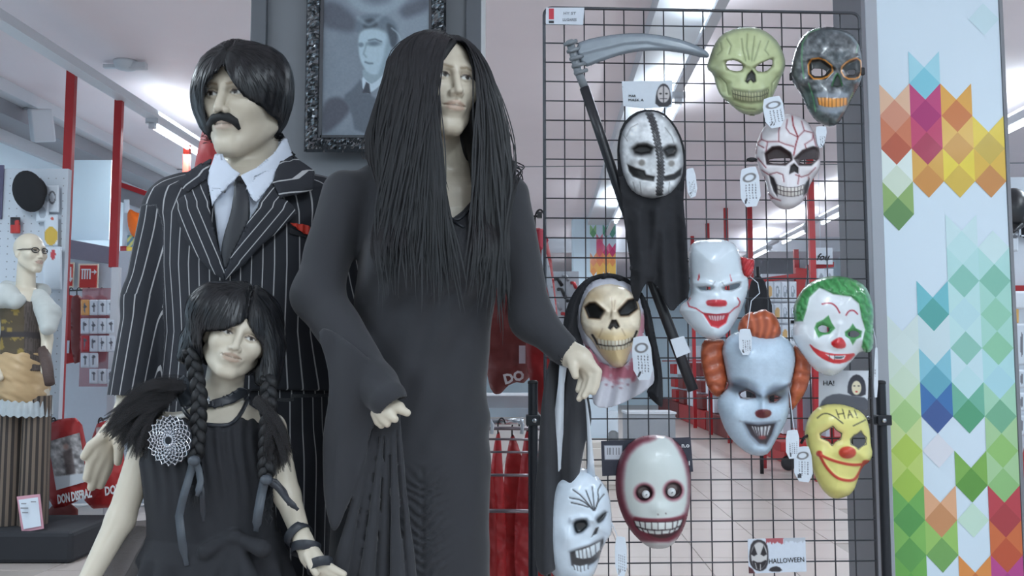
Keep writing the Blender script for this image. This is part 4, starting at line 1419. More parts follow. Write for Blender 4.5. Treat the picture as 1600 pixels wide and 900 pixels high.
GN = [(270, 580), (283, 636), (300, 655), (316, 663), (364, 664), (380, 640), (396, 600), (392, 580)]
def dress_g(P):
    px = project(P)
    d = s_loft(P, g_bod, .015)
    a = np.arctan2(P[:, 0] - D(336, 500, GD)[0], P[:, 1] - GD)
    sk = sst(840, 960, px[:, 1])
    d = d - (.004 + .012 * sk) * sk * np.sin(a * 17 + 2 * np.sin(a * 3))
    up = sst(840, 700, px[:, 1])
    d = d - .0022 * up * np.sin(px[:, 0] * .35 + 2 * np.sin(px[:, 1] * .03))
    # waist band and the tied bow
    d = smin(d, np.abs(s_loft(P, [(zpx(848, GD), D(338, 840, GD)[0], GD, .132, .100), (zpx(828, GD), D(338, 840, GD)[0], GD, .128, .097)], .004)), .006)
    for p, q, r0, r1 in (((365, 838), (322, 862), .010, .016), ((368, 838), (410, 858), .010, .016), ((362, 842), (330, 905), .009, .016), ((370, 842), (392, 910), .009, .017), ((366, 842), (362, 912), .009, .015)):
        d = smin(d, s_cone(P, D(p[0], p[1], 1.722), D(q[0], q[1], 1.70), r0, r1), .008)
    d = smin(d, s_ell(P, D(366, 840, 1.715), (.015, .012, .013)), .006)
    nk = np.maximum(poly_sdf(px, GN) * GD / FPX, P[:, 1] - 1.85)
    return smax(d, -nk, .004)
V, F = surface_nets(dress_g, (-1.0, 1.52, .32), (-.2, 2.12, 1.10), 0.004)
put('dress', V, F, m_blackcloth, girl, smooth=True)
# gauze underskirt standing out at the side
gz = MB()
x0 = D(336, 500, GD)[0]
rings = []
for yy, rx, ry in ((818, .125, .095), (840, .165, .125), (870, .20, .155), (900, .222, .175), (1000, .27, .21), (1120, .30, .23)):
    z = zpx(yy, GD)
    rings.append([(x0 - .045 + rx * .92 * math.cos(t) * (1 + .03 * math.sin(9 * t)), GD + .01 + ry * .6 * math.sin(t) * (1 + .03 * math.sin(9 * t)), z) for t in np.linspace(0, 2 * math.pi, 72, endpoint=False)])
gz.loft(rings, caps=False)
putm('gauze_skirt', gz, m_gauze, girl, smooth=True, solid=.0008)
def gb(P):
    return np.minimum(dress_g(P), body_g(P))
decal('collar_flap', [(280, 600), (275, 617), (285, 642), (308, 635), (308, 606), (292, 590)], gb, 1.5, 1.95, m_ribbon, girl, off=.008, thick=.003, step=2.5)
decal('collar_flap', [(333, 626), (352, 618), (373, 604), (386, 611), (364, 633), (334, 640)], gb, 1.5, 1.95, m_satin, girl, off=.008, thick=.003, step=2.5)
decal('choker_band', [(304, 624), (320, 629), (336, 627), (336, 638), (320, 640), (304, 636)], gb, 1.5, 1.95, m_satin, girl, off=.006, thick=.003, step=2.5)
nb_ = onsurf(gb, smooth_poly([(283, 632), (290, 646), (302, 657), (318, 664), (340, 666), (362, 665), (376, 648), (388, 622)], 1, False), 1.5, 1.98, .0015)
putm('neckline_binding', MB().tube(nb_, .0042, 8), m_satin, girl, smooth=True)
jw = MB()
c = onsurf(gb, [(327, 632)], 1.5, 1.95, .018)[0]
jw.ball(c, (.0095, .006, .0095), 10, 6)
for k in range(10):
    a = k * math.pi / 5
    jw.ball(c + np.array([.0085 * math.cos(a), -.002, .0085 * math.sin(a)]), .0028, 6, 4)
putm('jewel', jw, mat('jewel_glass', (226, 230, 236), rough=.15, metal=.5, var=.1), girl)
# spangled round brooch
br = MB()
c = onsurf(gb, [(265, 688)], 1.4, 1.95, .0)[0]; c = D(265, 688, min(c[1], 1.77) - .035)
ur, uz, un = np.array([.96, -.25, 0]), np.array([0, 0, 1.0]), np.array([-.25, -.96, 0])
R0 = 37 * 1.74 / FPX
dsk = MB().add([c - un * .004] + [c - un * .004 + (ur * math.cos(a) + uz * math.sin(a)) * R0 * .97 for a in np.linspace(0, 2 * math.pi, 40, endpoint=False)], [(0, i + 1, (i + 1) % 40 + 1) for i in range(40)])
putm('brooch_backing', dsk, m_satin, girl, solid=.002)
for k in range(20):
    for sgn in (1, -1):
        a0 = k * 2 * math.pi / 20
        pts = []
        for t in np.linspace(0, 1, 9):
            r = R0 * (.16 + .84 * t); a = a0 + sgn * t * 1.25
            pts.append(c + ur * r * math.cos(a) + uz * r * math.sin(a) + un * (.004 * (1 - t)))
        br.tube(pts, .0007, 4, caps=False)
        for t in np.linspace(.1, 1, 7):
            r = R0 * (.16 + .84 * t); a = a0 + sgn * t * 1.25
            if RNG.uniform() < .75:
                br.ball(c + ur * r * math.cos(a) + uz * r * math.sin(a) + un * (.005 * (1 - t) + .0012), RNG.uniform(.0012, .0021), 6, 4)
putm('sequin_brooch', br, mat('sequin_silver', (226, 230, 236), rough=.25, metal=.9, var=.2, scale=90), girl)
# shoulder ruffles of torn tulle
def ruffle(n, a, b, ends, dep, name):
    a, b = np.array(a, float), np.array(b, float)
    E = np.array(ends, float)
    seglen = np.r_[0, np.cumsum(np.linalg.norm(np.diff(E, axis=0), axis=1))]
    P = []
    for i in range(n):
        t = RNG.uniform()
        s = a + (b - a) * t + RNG.normal(0, 3, 2)
        u = np.clip(t + RNG.normal(0, .14), 0, 1) * seglen[-1]
        e = np.array([np.interp(u, seglen, E[:, 0]), np.interp(u, seglen, E[:, 1])]) + RNG.normal(0, 5, 2)
        d0 = dep + RNG.uniform(-.05, .04); d1 = dep + RNG.uniform(-.07, .06)
        row = []
        for q in np.linspace(0, 1, 8):
            p = s + (e - s) * q
            p[1] -= 14 * math.sin(math.pi * q)
            row.append(D(p[0], p[1] + RNG.normal(0, .8), d0 + (d1 - d0) * q - .02 * math.sin(math.pi * q)))
        P.append(row)
    V, F = ribbons(np.array(P), RNG.uniform(.006, .018, n))
    put(name, V, F, m_tulle, girl, kind='stuff', smooth=True)
ruffle(260, (288, 602), (236, 652), [(206, 622), (172, 655), (164, 676), (186, 692), (206, 708), (226, 714)], 1.78, 'tulle_ruffle')
ruffle(170, (398, 622), (430, 655), [(440, 690), (452, 712), (446, 728), (430, 735), (412, 720)], 1.76, 'tulle_ruffle')
# bandage straps round the wrist
def strap(a, b, r, w, dep, name):
    a, b = D(*a, dep), D(*b, dep)
    ax = b - a; ax /= np.linalg.norm(ax)
for (c, tilt, rr) in ((D(466, 836, 1.752), -.35, .0262), (D(478, 858, 1.738), .6, .0275), (D(500, 884, 1.716), .3, .0245)):
    ax = D(490, 876, 1.725) - D(455, 800, 1.78); ax /= np.linalg.norm(ax)
    ax = np.array(Matrix.Rotation(tilt, 3, 'Y') @ Vector(ax))
    e1 = np.cross(ax, [0, 1, 0]); e1 /= np.linalg.norm(e1); e2 = np.cross(ax, e1)
    sm = MB()
    rings = [[c + e1 * rad * math.cos(t) + e2 * rad * math.sin(t) + ax * h for t in np.linspace(0, 2 * math.pi, 22, endpoint=False)] for rad, h in ((rr, -.009), (rr, .009), (rr - .002, .009), (rr - .002, -.009))]
    sm.loft(rings + [rings[0]], caps=False)
    putm('wrist_strap', sm, m_satin, girl, smooth=True)
# wig with fringe
gwin = [(316, 517), (349, 516), (360, 511), (372, 507), (384, 504), (392, 513), (400, 524), (411, 540), (412, 552), (405, 570), (392, 584), (380, 600), (376, 640), (310, 640), (314, 590), (314, 560)]
def hair_g(P):
    px = project(P)
    d = s_ell(P, D(369, 512, 1.82), (.092, .098, .094))
    d = smin(d, s_cone(P, D(425, 540, 1.80), D(418, 592, 1.78), .026, .022), .03)
    d = smin(d, s_cone(P, D(300, 535, 1.80), D(291, 556, 1.79), .024, .018), .02)
    d = smin(d, s_ell(P, D(330, 480, 1.77), (.04, .05, .045)), .03)
    S = np.stack([P[:, 0] * 60, P[:, 1] * 60, P[:, 2] * 16], 1)
    d = d + .006 * (vnoise(S, 41) - .5)
    cut = np.maximum(poly_sdf(px, gwin) * 1.78 / FPX, P[:, 1] - 1.82)
    d = smax(d, -cut, .005)
    part = seg_dist(px, [(384, 505), (390, 470), (396, 440)]) * 1.75 / FPX
    d = d + .008 * np.exp(-(part / .005) ** 2)
    return smax(d, (px[:, 1] - 604) * 1.8 / FPX, .01)
V, F = surface_nets(hair_g, (-.72, 1.6, 1.04), (-.4, 1.98, 1.34), 0.003)
put('wig', V, F, m_hair, girl, smooth=True)
V, F = strands_on(hair_g, V, 2000, D(388, 440, 1.76), 8, .007, .6, .0020)
put('wig_strands', V, F, m_hair2, girl, kind='stuff', smooth=True)
def braid(pts, dep, R, name, turns):
    pts = np.array(pts, float)
    s = np.r_[0, np.cumsum(np.linalg.norm(np.diff(pts, axis=0), axis=1))]
    n = 90
    u = np.linspace(0, s[-1], n)
    cx, cy = np.interp(u, s, pts[:, 0]), np.interp(u, s, pts[:, 1])
    dp = np.interp(u, s, dep)
    for k in range(3):
        ph = 2 * math.pi * k / 3 + np.linspace(0, 2 * math.pi * turns, n)
        P = [D(cx[i] + R * FPX / dp[i] * math.sin(ph[i]), cy[i], dp[i] - R * .8 * math.sin(2 * ph[i])) for i in range(n)]
        mb = MB().tube(P, np.r_[np.full(n - 6, R * .92), np.linspace(R * .9, R * .4, 6)], 8)
        putm(name, mb, m_hair, girl, smooth=True)
braid([(297, 548), (306, 585), (312, 622), (310, 660), (308, 690), (304, 722)], [1.77, 1.76, 1.73, 1.715, 1.70, 1.70], .0088, 'plait_strand', 3.2)
braid([(420, 590), (420, 630), (419, 670), (417, 710), (416, 750)], [1.76, 1.735, 1.72, 1.715, 1.71], .0092, 'plait_strand', 3.2)
def ribbon_strip(pts, dep, w, m, name):
    pts = np.array(pts, float)
    s = np.r_[0, np.cumsum(np.linalg.norm(np.diff(pts, axis=0), axis=1))]
    u = np.linspace(0, s[-1], 14)
    P = np.array([D(np.interp(a, s, pts[:, 0]), np.interp(a, s, pts[:, 1]), dep + .006 * math.sin(a * .09)) for a in u])
    V, F = ribbons(P[None], np.array([w]))
    V[-2:] = P[-1] + (V[-4:-2] - P[-2]) * .9
    put(name, V, F, m, girl, smooth=True, solid=.0012)
ribbon_strip([(303, 718), (297, 742), (287, 775), (280, 806), (285, 850), (292, 884)], 1.685, .015, m_ribbon, 'hair_ribbon')
ribbon_strip([(305, 718), (311, 735), (314, 752), (308, 775)], 1.682, .012, m_ribbon, 'hair_ribbon')
ribbon_strip([(306, 720), (316, 770), (318, 815)], 1.69, .010, m_satin, 'hair_ribbon')
ribbon_strip([(414, 748), (408, 775), (403, 805), (400, 830)], 1.69, .017, m_ribbon, 'hair_ribbon')
ribbon_strip([(420, 752), (434, 762), (450, 782), (466, 797)], 1.69, .011, m_satin, 'hair_ribbon')
ribbon_strip([(417, 750), (430, 752), (444, 768), (452, 790)], 1.70, .010, m_satin, 'hair_ribbon')
for p, dp in (((303, 720), 1.685), ((416, 750), 1.69)):
    putm('ribbon_knot', MB().ball(D(*p, dp), (.012, .010, .010), 10, 6), m_ribbon, girl, smooth=True)
# loose ends of the plaits
for p, dp, hgt in (((306, 722), 1.70, 60), ((416, 752), 1.715, 60)):
    P = []
    for i in range(60):
        x = p[0] + RNG.normal(0, 4); e = p[1] + hgt * RNG.uniform(.4, 1.2)
        P.append([D(x + RNG.normal(0, 5) * q, p[1] + (e - p[1]) * q, dp + RNG.normal(0, .004)) for q in np.linspace(0, 1, 7)])
    V, F = ribbons(np.array(P), RNG.uniform(.0014, .003, 60))
    put('plait_end', V, F, m_hair2, girl, kind='stuff', smooth=True)
# ================================================================== stock of the shop behind
m_clearbag = mat('clear_bag', (226, 232, 238), rough=.12, var=0, alpha=.3, coat=.5)
m_hook = mat('black_hook', (40, 40, 44), rough=.4, var=.03)
m_packv = vmat('packet_print', rough=.35, coat=.2)
def pillow(poly, d, t, step, fold=0.0, seed=0, fr=.05):
    """a filled bag with the outline poly (pixels) at distance d, t deep"""
    P, F, sd = grid2d(np.asarray(poly, float), step)
    R = max(4.0, -sd.min())
    h = dome(sd, t, R)
    w = (fbm(P * fr, seed, 3) - .5) * fold * sst(0, 4, -sd)
    Xf = Dv(P, d - h - w); Xb = Dv(P, d + .004 + h * .6)
    n = len(P)
    E = {}
    for f in F:
        for i in range(len(f)):
            a, b = int(f[i]), int(f[(i + 1) % len(f)])
            E[(a, b)] = E.get((a, b), 0) + 1
    Fs = [tuple(f) for f in F] + [tuple(int(i) + n for i in f[::-1]) for f in F]
    for (a, b) in E:
        if (b, a) not in E:
            Fs.append((b, a, a + n, b + n))
    return np.concatenate([Xf, Xb]), Fs, P
def hook_part(t, x, y, d, h, r=.0035):
    """hanger hook standing h pixels above (x, y)"""
    k = h * .45
    pts = [D(x, y, d), D(x, y - h * .5, d)] + [D(x + k * (1 - math.cos(a)) * .5, y - h * .5 - k * math.sin(a), d) for a in np.linspace(.3, 2.9, 8)]
    putm('hanger_hook', MB().tube(pts, r, 6), m_hook, t, smooth=True)
def red_bag(label, poly, d, t_, m, hook=None, step=4, fold=.03, seed=0, group=None, rnd=1):
    poly = smooth_poly(poly, rnd)
    c = poly.mean(0)
    t = thing('garment_bag', label, 'bag', D(c[0], poly[:, 1].max(), d), group)
    V, F, P = pillow(poly, d, t_, step, fold, seed)
    put('bag_body', V, F, m, t, smooth=True)
    if hook: hook_part(t, hook[0], hook[1], d, hook[2])
    return t

# ---- hanging between the woman mannequin and the grid
RG = 'red garment bags in the gap beside the wire grid'
t = red_bag('dark red garment bag with white tag hanging behind the woman mannequin arm', [(762, 440), (775, 420), (800, 440), (818, 400), (828, 430), (836, 560), (824, 600), (800, 596), (776, 622), (762, 600), (754, 520)], 3.2, .05, m_redbag2, None, seed=3, group=RG)
putm('hang_tag', fb(811, 540, 821, 568, 3.13, .002), m_card, t)
lettering('DO', D(803, 590, 3.115), .045, m_letter, t, bold=.002, rot=.25)
t = red_bag('bright red garment bag on a black hook at the left edge of the grid', [(816, 368), (828, 356), (850, 356), (858, 384), (864, 420), (872, 500), (880, 560), (876, 640), (846, 660), (826, 600), (818, 480)], 2.98, .05, m_redbag, (836, 360, 34), seed=5, group=RG)
P, F, sd = grid2d(smooth_poly([(846, 380), (856, 400), (866, 460), (872, 530), (868, 530), (858, 460), (846, 420)], 1), 2.5)
put('clear_side', Dv(P, 2.918), F, m_card, t, smooth=True, solid=.001, label='white clear side strip')
P, F, sd = grid2d([(818, 362), (850, 357), (857, 376), (846, 392), (836, 372), (820, 384)], 2.5)
put('shoulder_flap', Dv(P, 2.918 - .01 * np.sin(P[:, 0] * .3)), F, mat('pink_red_fabric', (206, 70, 88), rough=.5, var=.08), t, smooth=True, solid=.001)
putm('hook_rail', MB().tube([D(748, 338, 2.98), D(842, 338, 2.98)], .004, 6).box(D(843, 336, 2.98), (.016, .02, .02)), m_hook, label='short black hook rail with square end above the bright red bag', cat='rail')
# red bag behind the man mannequin
t = red_bag('red garment bag with white press stud behind the man mannequin neck', [(322, 180), (346, 176), (372, 210), (384, 290), (300, 290), (304, 258), (312, 220)], 2.95, .06, m_redbag, None, seed=9)
putm('press_stud', MB().ball(D(334, 260, 2.86), .008, 10, 7), m_card, t, smooth=True)
putm('peg_bar', MB().tube([D(338, 181, 2.95), D(350, 176, 2.95), (D(395, 0, 2.62)[0] + .01, 2.93, D(350, 176, 2.95)[2])], .005, 8), m_hook, t, smooth=True)
# low rack of red bags with shelf
t = thing('garment_rack', 'chrome rail rack holding red bags below a white shelf', 'rack', D(790, 900, 3.2))
putm('shelf', fb(752, 618, 832, 648, 3.35, .3), m_trim, t, bevel=.004)
putm('shelf_edge', fb(752, 638, 832, 652, 3.33, .02), m_wall, t)
for y, r in ((669, .006), (686, .004), (706, .004), (742, .005), (798, .007)):
    putm('rail', MB().tube([D(742, y, 3.12), D(852, y + 1, 3.12)], r, 8), mat('satin_rail', (150, 140, 146), rough=.35, metal=.7, var=.05), t, smooth=True)
putm('rail', MB().tube([D(752, 660, 3.3), D(818, 658, 3.3)], .012, 10), m_metal, t, smooth=True)
for x in (744, 856):
    putm('post', MB().tube([(D(x, 700, 3.14)[0], 3.14, .01), D(x, 640, 3.14)], .010, 8), m_blackmetal, t, smooth=True)
for i, (x, w, y0, sk) in enumerate(((756, 18, 690, 4), (778, 20, 676, -6), (800, 22, 680, 8), (824, 20, 672, -4), (846, 20, 690, 5), (866, 18, 700, 3))):
    poly = [(x - 3, y0), (x + 4, y0 - 2), (x + w * .7 + sk, y0 + 60), (x + w + sk, y0 + 190), (x + w * .8 + sk, y0 + 260), (x - w * .8, y0 + 262), (x - w + sk * .5, y0 + 170), (x - w * .6, y0 + 60)]
    t = red_bag('%s red bag hanging on the low chrome rack' % ['far left', 'second from left', 'third from left', 'fourth from left', 'fifth from left', 'far right'][i], poly, 3.22 + .05 * (i % 3), .014, mat('bright_red_bag', (196, 56, 60), rough=.35, var=.15, scale=9, bump=.4, bscale=26) if i % 2 else m_redbag, None, step=4, fold=.05, seed=20 + i, group='red bags on the low chrome rack')
    hook_part(t, x, y0 + 2, 3.22 + .05 * (i % 3), 26, .003)
for i, x in enumerate((768, 815)):
    putm('white_hook', MB().tube([D(x, 678, 3.1), D(x + 2, 664, 3.1), D(x - 2, 656, 3.1), D(x - 4, 662, 3.1)], .006, 7), m_card, label='%s white plastic hook on the chrome rail' % ('left' if i == 0 else 'right'), cat='hook', smooth=True)

# ---- left side: red posts, pegboard unit, second mannequin
def post(px, ytop, ybot, d, w, label, m=None):
    xm = D(px, (ytop + min(ybot, 900)) / 2, d)[0]
    zt, zb = D(800, ytop, d)[2], (D(800, ybot, d)[2] if ybot < 900 else 0)
    t = thing('shelving_post', label, 'post', (xm, d, zb), 'red posts of the shop shelving')
    putm('upright', MB().box((xm, d, (zt + zb) / 2), (w, w * .8, zt - zb)), m or m_redpost, t, bevel=.004)
    putm('bracket', MB().box((xm, d, zt + .02), (w * .6, w * .5, .05)), m_black, t)
    return t
post(97, 103, 900, 6.02, .058, 'tall red post at the far left beside the pegboard')
t2 = post(182, 154, 418, 6.5, .056, 'tall red post left of the man mannequin')
putm('lower_upright', MB().box((D(176, 600, 6.5)[0], 6.5, D(800, 418, 6.5)[2] / 2), (.054, .045, D(800, 418, 6.5)[2])), m_trim, t2)
post(283, 213, 900, 7.7, .055, 'bright red post nearest to the man mannequin shoulder', mat('orange_red_paint', (214, 60, 44), rough=.35, var=.04))
t = thing('pegboard_unit', 'white pegboard shelving unit at the far left hung with hats', 'shelving', D(40, 700, 5.9))
xa_, xb_ = D(-60, 420, 5.9)[0], D(100, 420, 5.9)[0]
zt = D(800, 262, 5.9)[2]
putm('panel', MB().box(((xa_ + xb_) / 2, 5.93, zt / 2), (xb_ - xa_, .05, zt - .01)), m_peg, t, bevel=.003)
holes = MB()
hx = np.arange(xa_ + .04, xb_ - .02, .05); hz = np.arange(.93, zt - .03, .05)
for x in hx:
    for z in hz:
        holes.box((x, 5.9045, z), (.007, .002, .007))
putm('peg_holes', holes, m_greytrim, t, kind='stuff')
putm('poster_strip', fb(-30, 258, 4, 342, 5.89, .01), mat('violet_poster', (96, 92, 120), rough=.5, var=.1), t)
# bowler hat
t = thing('bowler_hat', 'black bowler hat on the pegboard at the far left', 'hat', D(44, 330, 5.85))
c = D(42, 300, 5.755)
R = rotm(0, math.radians(-62), math.radians(38))
def rot_add(mb, prof, n=24):
    rings = [[np.array([r * math.cos(a), r * math.sin(a) * 1.1, h]) @ R.T + c for a in np.linspace(0, 2 * math.pi, n, endpoint=False)] for r, h in prof]
    return mb.loft(rings)
m_felt = mat('black_felt', (36, 36, 40), rough=.9, var=.1)
putm('crown', rot_add(MB(), [(.085, 0), (.086, .04), (.078, .085), (.05, .115), (.002, .125)]), m_felt, t, smooth=True)
putm('brim', rot_add(MB(), [(.06, -.004), (.118, .004), (.128, .016), (.124, .020), (.085, .008)]), m_felt, t, smooth=True)
putm('band', rot_add(MB(), [(.0865, .006), (.0875, .006), (.0875, .028), (.0865, .028)]), m_satin, t, smooth=True)
def packet(label, x0, y0, x1, y1, d, paint=None, base=(216, 224, 234), group=None, t_=.02, name='blister_packet', mm=None):
    poly = [(x0, y0), (x1, y0), (x1, y1), (x0, y1)]
    P, F, sd = grid2d(poly, max(1.2, (x1 - x0) / 16.0), pad=0)
    u = (P[:, 0] - x0) / (x1 - x0); v = (P[:, 1] - y0) / (y1 - y0)
    C = np.tile(np.array(base, float), (len(P), 1))
    if paint: C = paint(C, u, v)
    return put(name, Dv(P, d - dome(sd, t_ * .5, 3)), F, mm or m_packv, None, label=label, cat='packet', group=group, cols=np.clip(C, 0, 255), solid=.004)
def blob(C, c, u, v, cu, cv, ru, rv):
    m_ = ((u - cu) / ru) ** 2 + ((v - cv) / rv) ** 2 < 1
    C[m_] = c
    return C
PG = 'packets pegged on the white board at the far left'
packet('white blister packet right of the bowler hat', 72, 290, 92, 331, 5.87, lambda C, u, v: blob(blob(C, (120, 124, 132), u, v, .5, .45, .3, .26), (216, 224, 234), u, v, .5, .45, .2, .18), group=PG)
packet('white packet hanging below the bowler hat brim', 57, 315, 76, 346, 5.86, lambda C, u, v: blob(C, (170, 178, 190), u, v, .5, .55, .3, .3), group=PG)
packet('yellow packet on a white card below the other packets', 70, 336, 90, 384, 5.86, lambda C, u, v: blob(blob(C, (216, 178, 70), u, v, .5, .68, .5, .3), (214, 90, 70), u, v, .6, .12, .14, .05), group=PG)
packet('small red and black toy packet left of the mannequin head', 17, 340, 31, 364, 5.86, lambda C, u, v: blob(np.where((v < .5)[:, None], (50, 44, 48), (196, 52, 48)), (196, 52, 48), u, v, .7, .35, .25, .2), group=PG)
packet('white notice with a red diamond beside the mannequin glasses', 68, 386, 96, 452, 5.86, lambda C, u, v: blob(C, (196, 60, 70), u, v, .55, .18, .14, .12), group=PG, name='notice_card')
# pendant loudspeaker and ceiling detector
t = thing('wall_speaker', 'white loudspeaker box on a bracket high at the left', 'speaker', D(66, 215, 7.2))
Rs = rotm(math.radians(35), math.radians(14), math.radians(-10))
putm('cabinet', MB().box(D(65, 196, 7.2), (.16, .18, .26), R=Rs), m_trim, t, bevel=.012)
putm('bracket', MB().tube([D(58, 172, 7.2), D(40, 170, 7.3), D(4, 174, 7.6)], .012, 8), m_greytrim, t, smooth=True)
t = thing('smoke_detector', 'white detector and bracket on the ceiling at the upper left', 'detector', D(196, 122, 7.0))
c = D(196, 121, 6.45)
putm('dome', MB().lathe((c[0], c[1], ZC - .065), [(.03, 0), (.07, .012), (.085, .05), (.085, .064)], 18), m_trim, t, smooth=True)
putm('arm', MB().box((c[0] + .10, c[1] - .02, ZC - .04), (.12, .05, .05)), m_trim, t, bevel=.006)
putm('arm', MB().box((c[0] - .11, c[1] + .02, ZC - .03), (.12, .04, .03)), m_trim, t, bevel=.006)

# second mannequin: steampunk style costume
BD = 5.45
bx = lambda x, y, d=BD: D(x, y, d)
bhead = Head(D(47, 396, BD), 1.0, math.radians(62), 0, 0, ex=.029)
def body_b(P):
    d = bhead.sdf(P)
    d = smin(d, s_cone(P, bhead.world((0, .03, -.07)), bx(40, 455, 5.47), .05, .055), .02)
    d = smin(d, s_cone(P, bx(8, 470), bx(66, 474), .05, .05), .05)
    d = smin(d, s_loft(P, stations([(455, 36, 20, .07), (480, 36, 33, .1), (520, 38, 30, .1), (570, 38, 34, .11), (640, 38, 38, .12)], BD)), .04)
    d = smin(d, s_chain(P, [bx(68, 480), bx(74, 530, 5.4), bx(70, 580, 5.32)], [.04, .034, .022]), .02)
    d = smin(d, s_chain(P, [bx(4, 480), bx(-10, 540, 5.4), bx(0, 590, 5.3)], [.04, .034, .022]), .02)
    return d
t = thing('mannequin', 'bald female mannequin with glasses in a brown corset and gold sash', 'mannequin', (bx(38, 600)[0], BD, .17))
V, F = surface_nets(body_b, (-3.5, 5.15, .83), (-2.65, 5.8, 2.03), .007)
L = bhead.local(V.astype(np.float32))
C = np.tile(np.array(SKIN, float) + 6, (len(V), 1))
inh = np.linalg.norm(L, axis=1) < .19
C[inh] = head_paint(L[inh], C[inh], (188, 150, 136))
put('body', V, F, m_skin, t, smooth=True, cols=C)
gl = MB()
for s in (-1, 1):
    ring = [bhead.world((s * .030 + .021 * math.cos(a), -.098 + abs(s * .03 + .021 * math.cos(a)) * .15, .012 + .015 * math.sin(a))) for a in np.linspace(0, 2 * math.pi, 15)]
    gl.tube(ring, .0028, 6, caps=False)
    gl.tube([bhead.world((s * .051, -.09, .016)), bhead.world((s * .075, -.04, .016)), bhead.world((s * .078, .02, .012))], .003, 6)
gl.tube([bhead.world((-.01, -.099, .014)), bhead.world((.01, -.099, .014))], .0026, 6)
putm('glasses', gl, m_black, t, smooth=True)
m_corset = vmat('corset_cloth', rough=.7)
def corset(P):
    d = s_loft(P, stations([(462, 40, 30, .10), (480, 38, 36, .125), (510, 38, 33, .115), (545, 38, 34, .12), (580, 38, 40, .14)], BD), .008)
    px = project(P)
    d = smax(d, -np.maximum(poly_sdf(px, [(20, 440), (34, 468), (48, 472), (62, 462), (74, 440)]) * BD / FPX, P[:, 1] - BD), .006)
    return d
V, F = surface_nets(corset, (-3.45, 5.2, 1.04), (-2.75, 5.75, 1.58), .008)
px = project(V)
C = np.tile(np.array([88., 78., 74.]), (len(V), 1)) + (np.sin(px[:, 0] * 2.2)[:, None] > .3) * np.array([-22, -20, -20])
gm = px[:, 0] < 38
n = fbm(V * 22, 5, 3)
C[gm] = np.array([84., 72., 54.]) + (n[gm, None] > .55) * np.array([60, 50, 8])
blt = np.abs(px[:, 1] - 523 - (px[:, 0] - 40) * .02) < 5
C[blt] = (58, 52, 54)
put('corset', V, F, m_corset, t, smooth=True, cols=C)
sash = lambda P: s_loft(P, stations([(550, 36, 36, .13), (575, 36, 40, .15), (610, 36, 38, .15), (630, 38, 34, .13)], BD), .02) + .016 * (vnoise(np.stack([P[:, 0] * 14, P[:, 1] * 14, P[:, 2] * 40 + P[:, 0] * 20], 1), 8) - .5)
V, F = surface_nets(sash, (-3.5, 5.15, .83), (-2.7, 5.8, 1.28), .008)
put('sash', V, F, mat('gold_satin', (190, 160, 120), rough=.45, var=.08), t, smooth=True)
lc = MB()
rows_ = []
for z_, k in ((zpx(622, BD), 1.0), (zpx(645, BD), 1.06)):
    rows_.append([(bx(38, 600)[0] + (.15 * k + .004 * math.sin(a * 30)) * math.cos(a), BD + (.15 * k + .004 * math.sin(a * 30)) * math.sin(a), z_ - .02 * math.cos(a + .6) - .006 * math.sin(a * 24)) for a in np.linspace(0, 2 * math.pi, 120, endpoint=False)])
lc.loft(rows_, caps=False)
putm('lace_hem', lc, mat('white_lace', (190, 200, 206), rough=.8, alpha=.8, var=.1), t, smooth=True)
m_striped = bpy.data.materials.new('brown_striped_cloth'); m_striped.use_nodes = True
_nt = m_striped.node_tree; _b = _nt.nodes['Principled BSDF']; _b.inputs['Roughness'].default_value = .85
_a = _nt.nodes.new('ShaderNodeAttribute'); _a.attribute_name = 'stripe'
_w = _nt.nodes.new('ShaderNodeMath'); _w.operation = 'SINE'
_r = _nt.nodes.new('ShaderNodeMix'); _r.data_type = 'RGBA'; _r.inputs[6].default_value = (*lin((58, 52, 50)), 1); _r.inputs[7].default_value = (*lin((118, 104, 92)), 1)
_g = _nt.nodes.new('ShaderNodeMath'); _g.operation = 'GREATER_THAN'; _g.inputs[1].default_value = 0
_nt.links.new(_a.outputs['Fac'], _w.inputs[0]); _nt.links.new(_w.outputs[0], _g.inputs[0]); _nt.links.new(_g.outputs[0], _r.inputs[0]); _nt.links.new(_r.outputs[2], _b.inputs['Base Color'])
for cx, nm in ((18, 'trouser_leg'), (56, 'trouser_leg')):
    rings = []; st_ = []
    for yy, hw in ((618, 19), (700, 20), (780, 21), (999, 21)):
        z = max(zpx(yy, BD), .177); x = bx(cx, 700)[0]
        for a in np.linspace(0, 2 * math.pi, 40, endpoint=False): st_.append(a * 15)
        rings.append([(x + hw * BD / FPX * math.cos(a), BD + .09 * math.sin(a), z) for a in np.linspace(0, 2 * math.pi, 40, endpoint=False)])
    mb = MB().loft(rings); V, F, C = mb.data()
    put(nm, V, F, m_striped, t, smooth=True, attrs={'stripe': np.array(st_)}, auto=50)
def shrug(P):
    d = smin(s_chain(P, [bx(-8, 470), bx(8, 462, 5.36), bx(24, 470, 5.33)], [.06, .08, .05]), s_chain(P, [bx(-10, 480), bx(-12, 520, 5.4)], [.075, .06]), .04)
    d = smin(d, s_chain(P, [bx(60, 466), bx(76, 490, 5.38), bx(76, 512, 5.34)], [.055, .07, .045]), .04)
    d = smin(d, s_cone(P, bx(10, 452, 5.55), bx(66, 455, 5.55), .05, .05), .04)
    return d + .016 * (vnoise(P * 20, 4) - .5)
V, F = surface_nets(shrug, (-3.6, 5.1, 1.08), (-2.6, 5.75, 1.68), .009)
put('lace_shrug', V, F, mat('cream_tulle', (206, 210, 208), rough=.8, var=.08, alpha=.82), t, smooth=True)
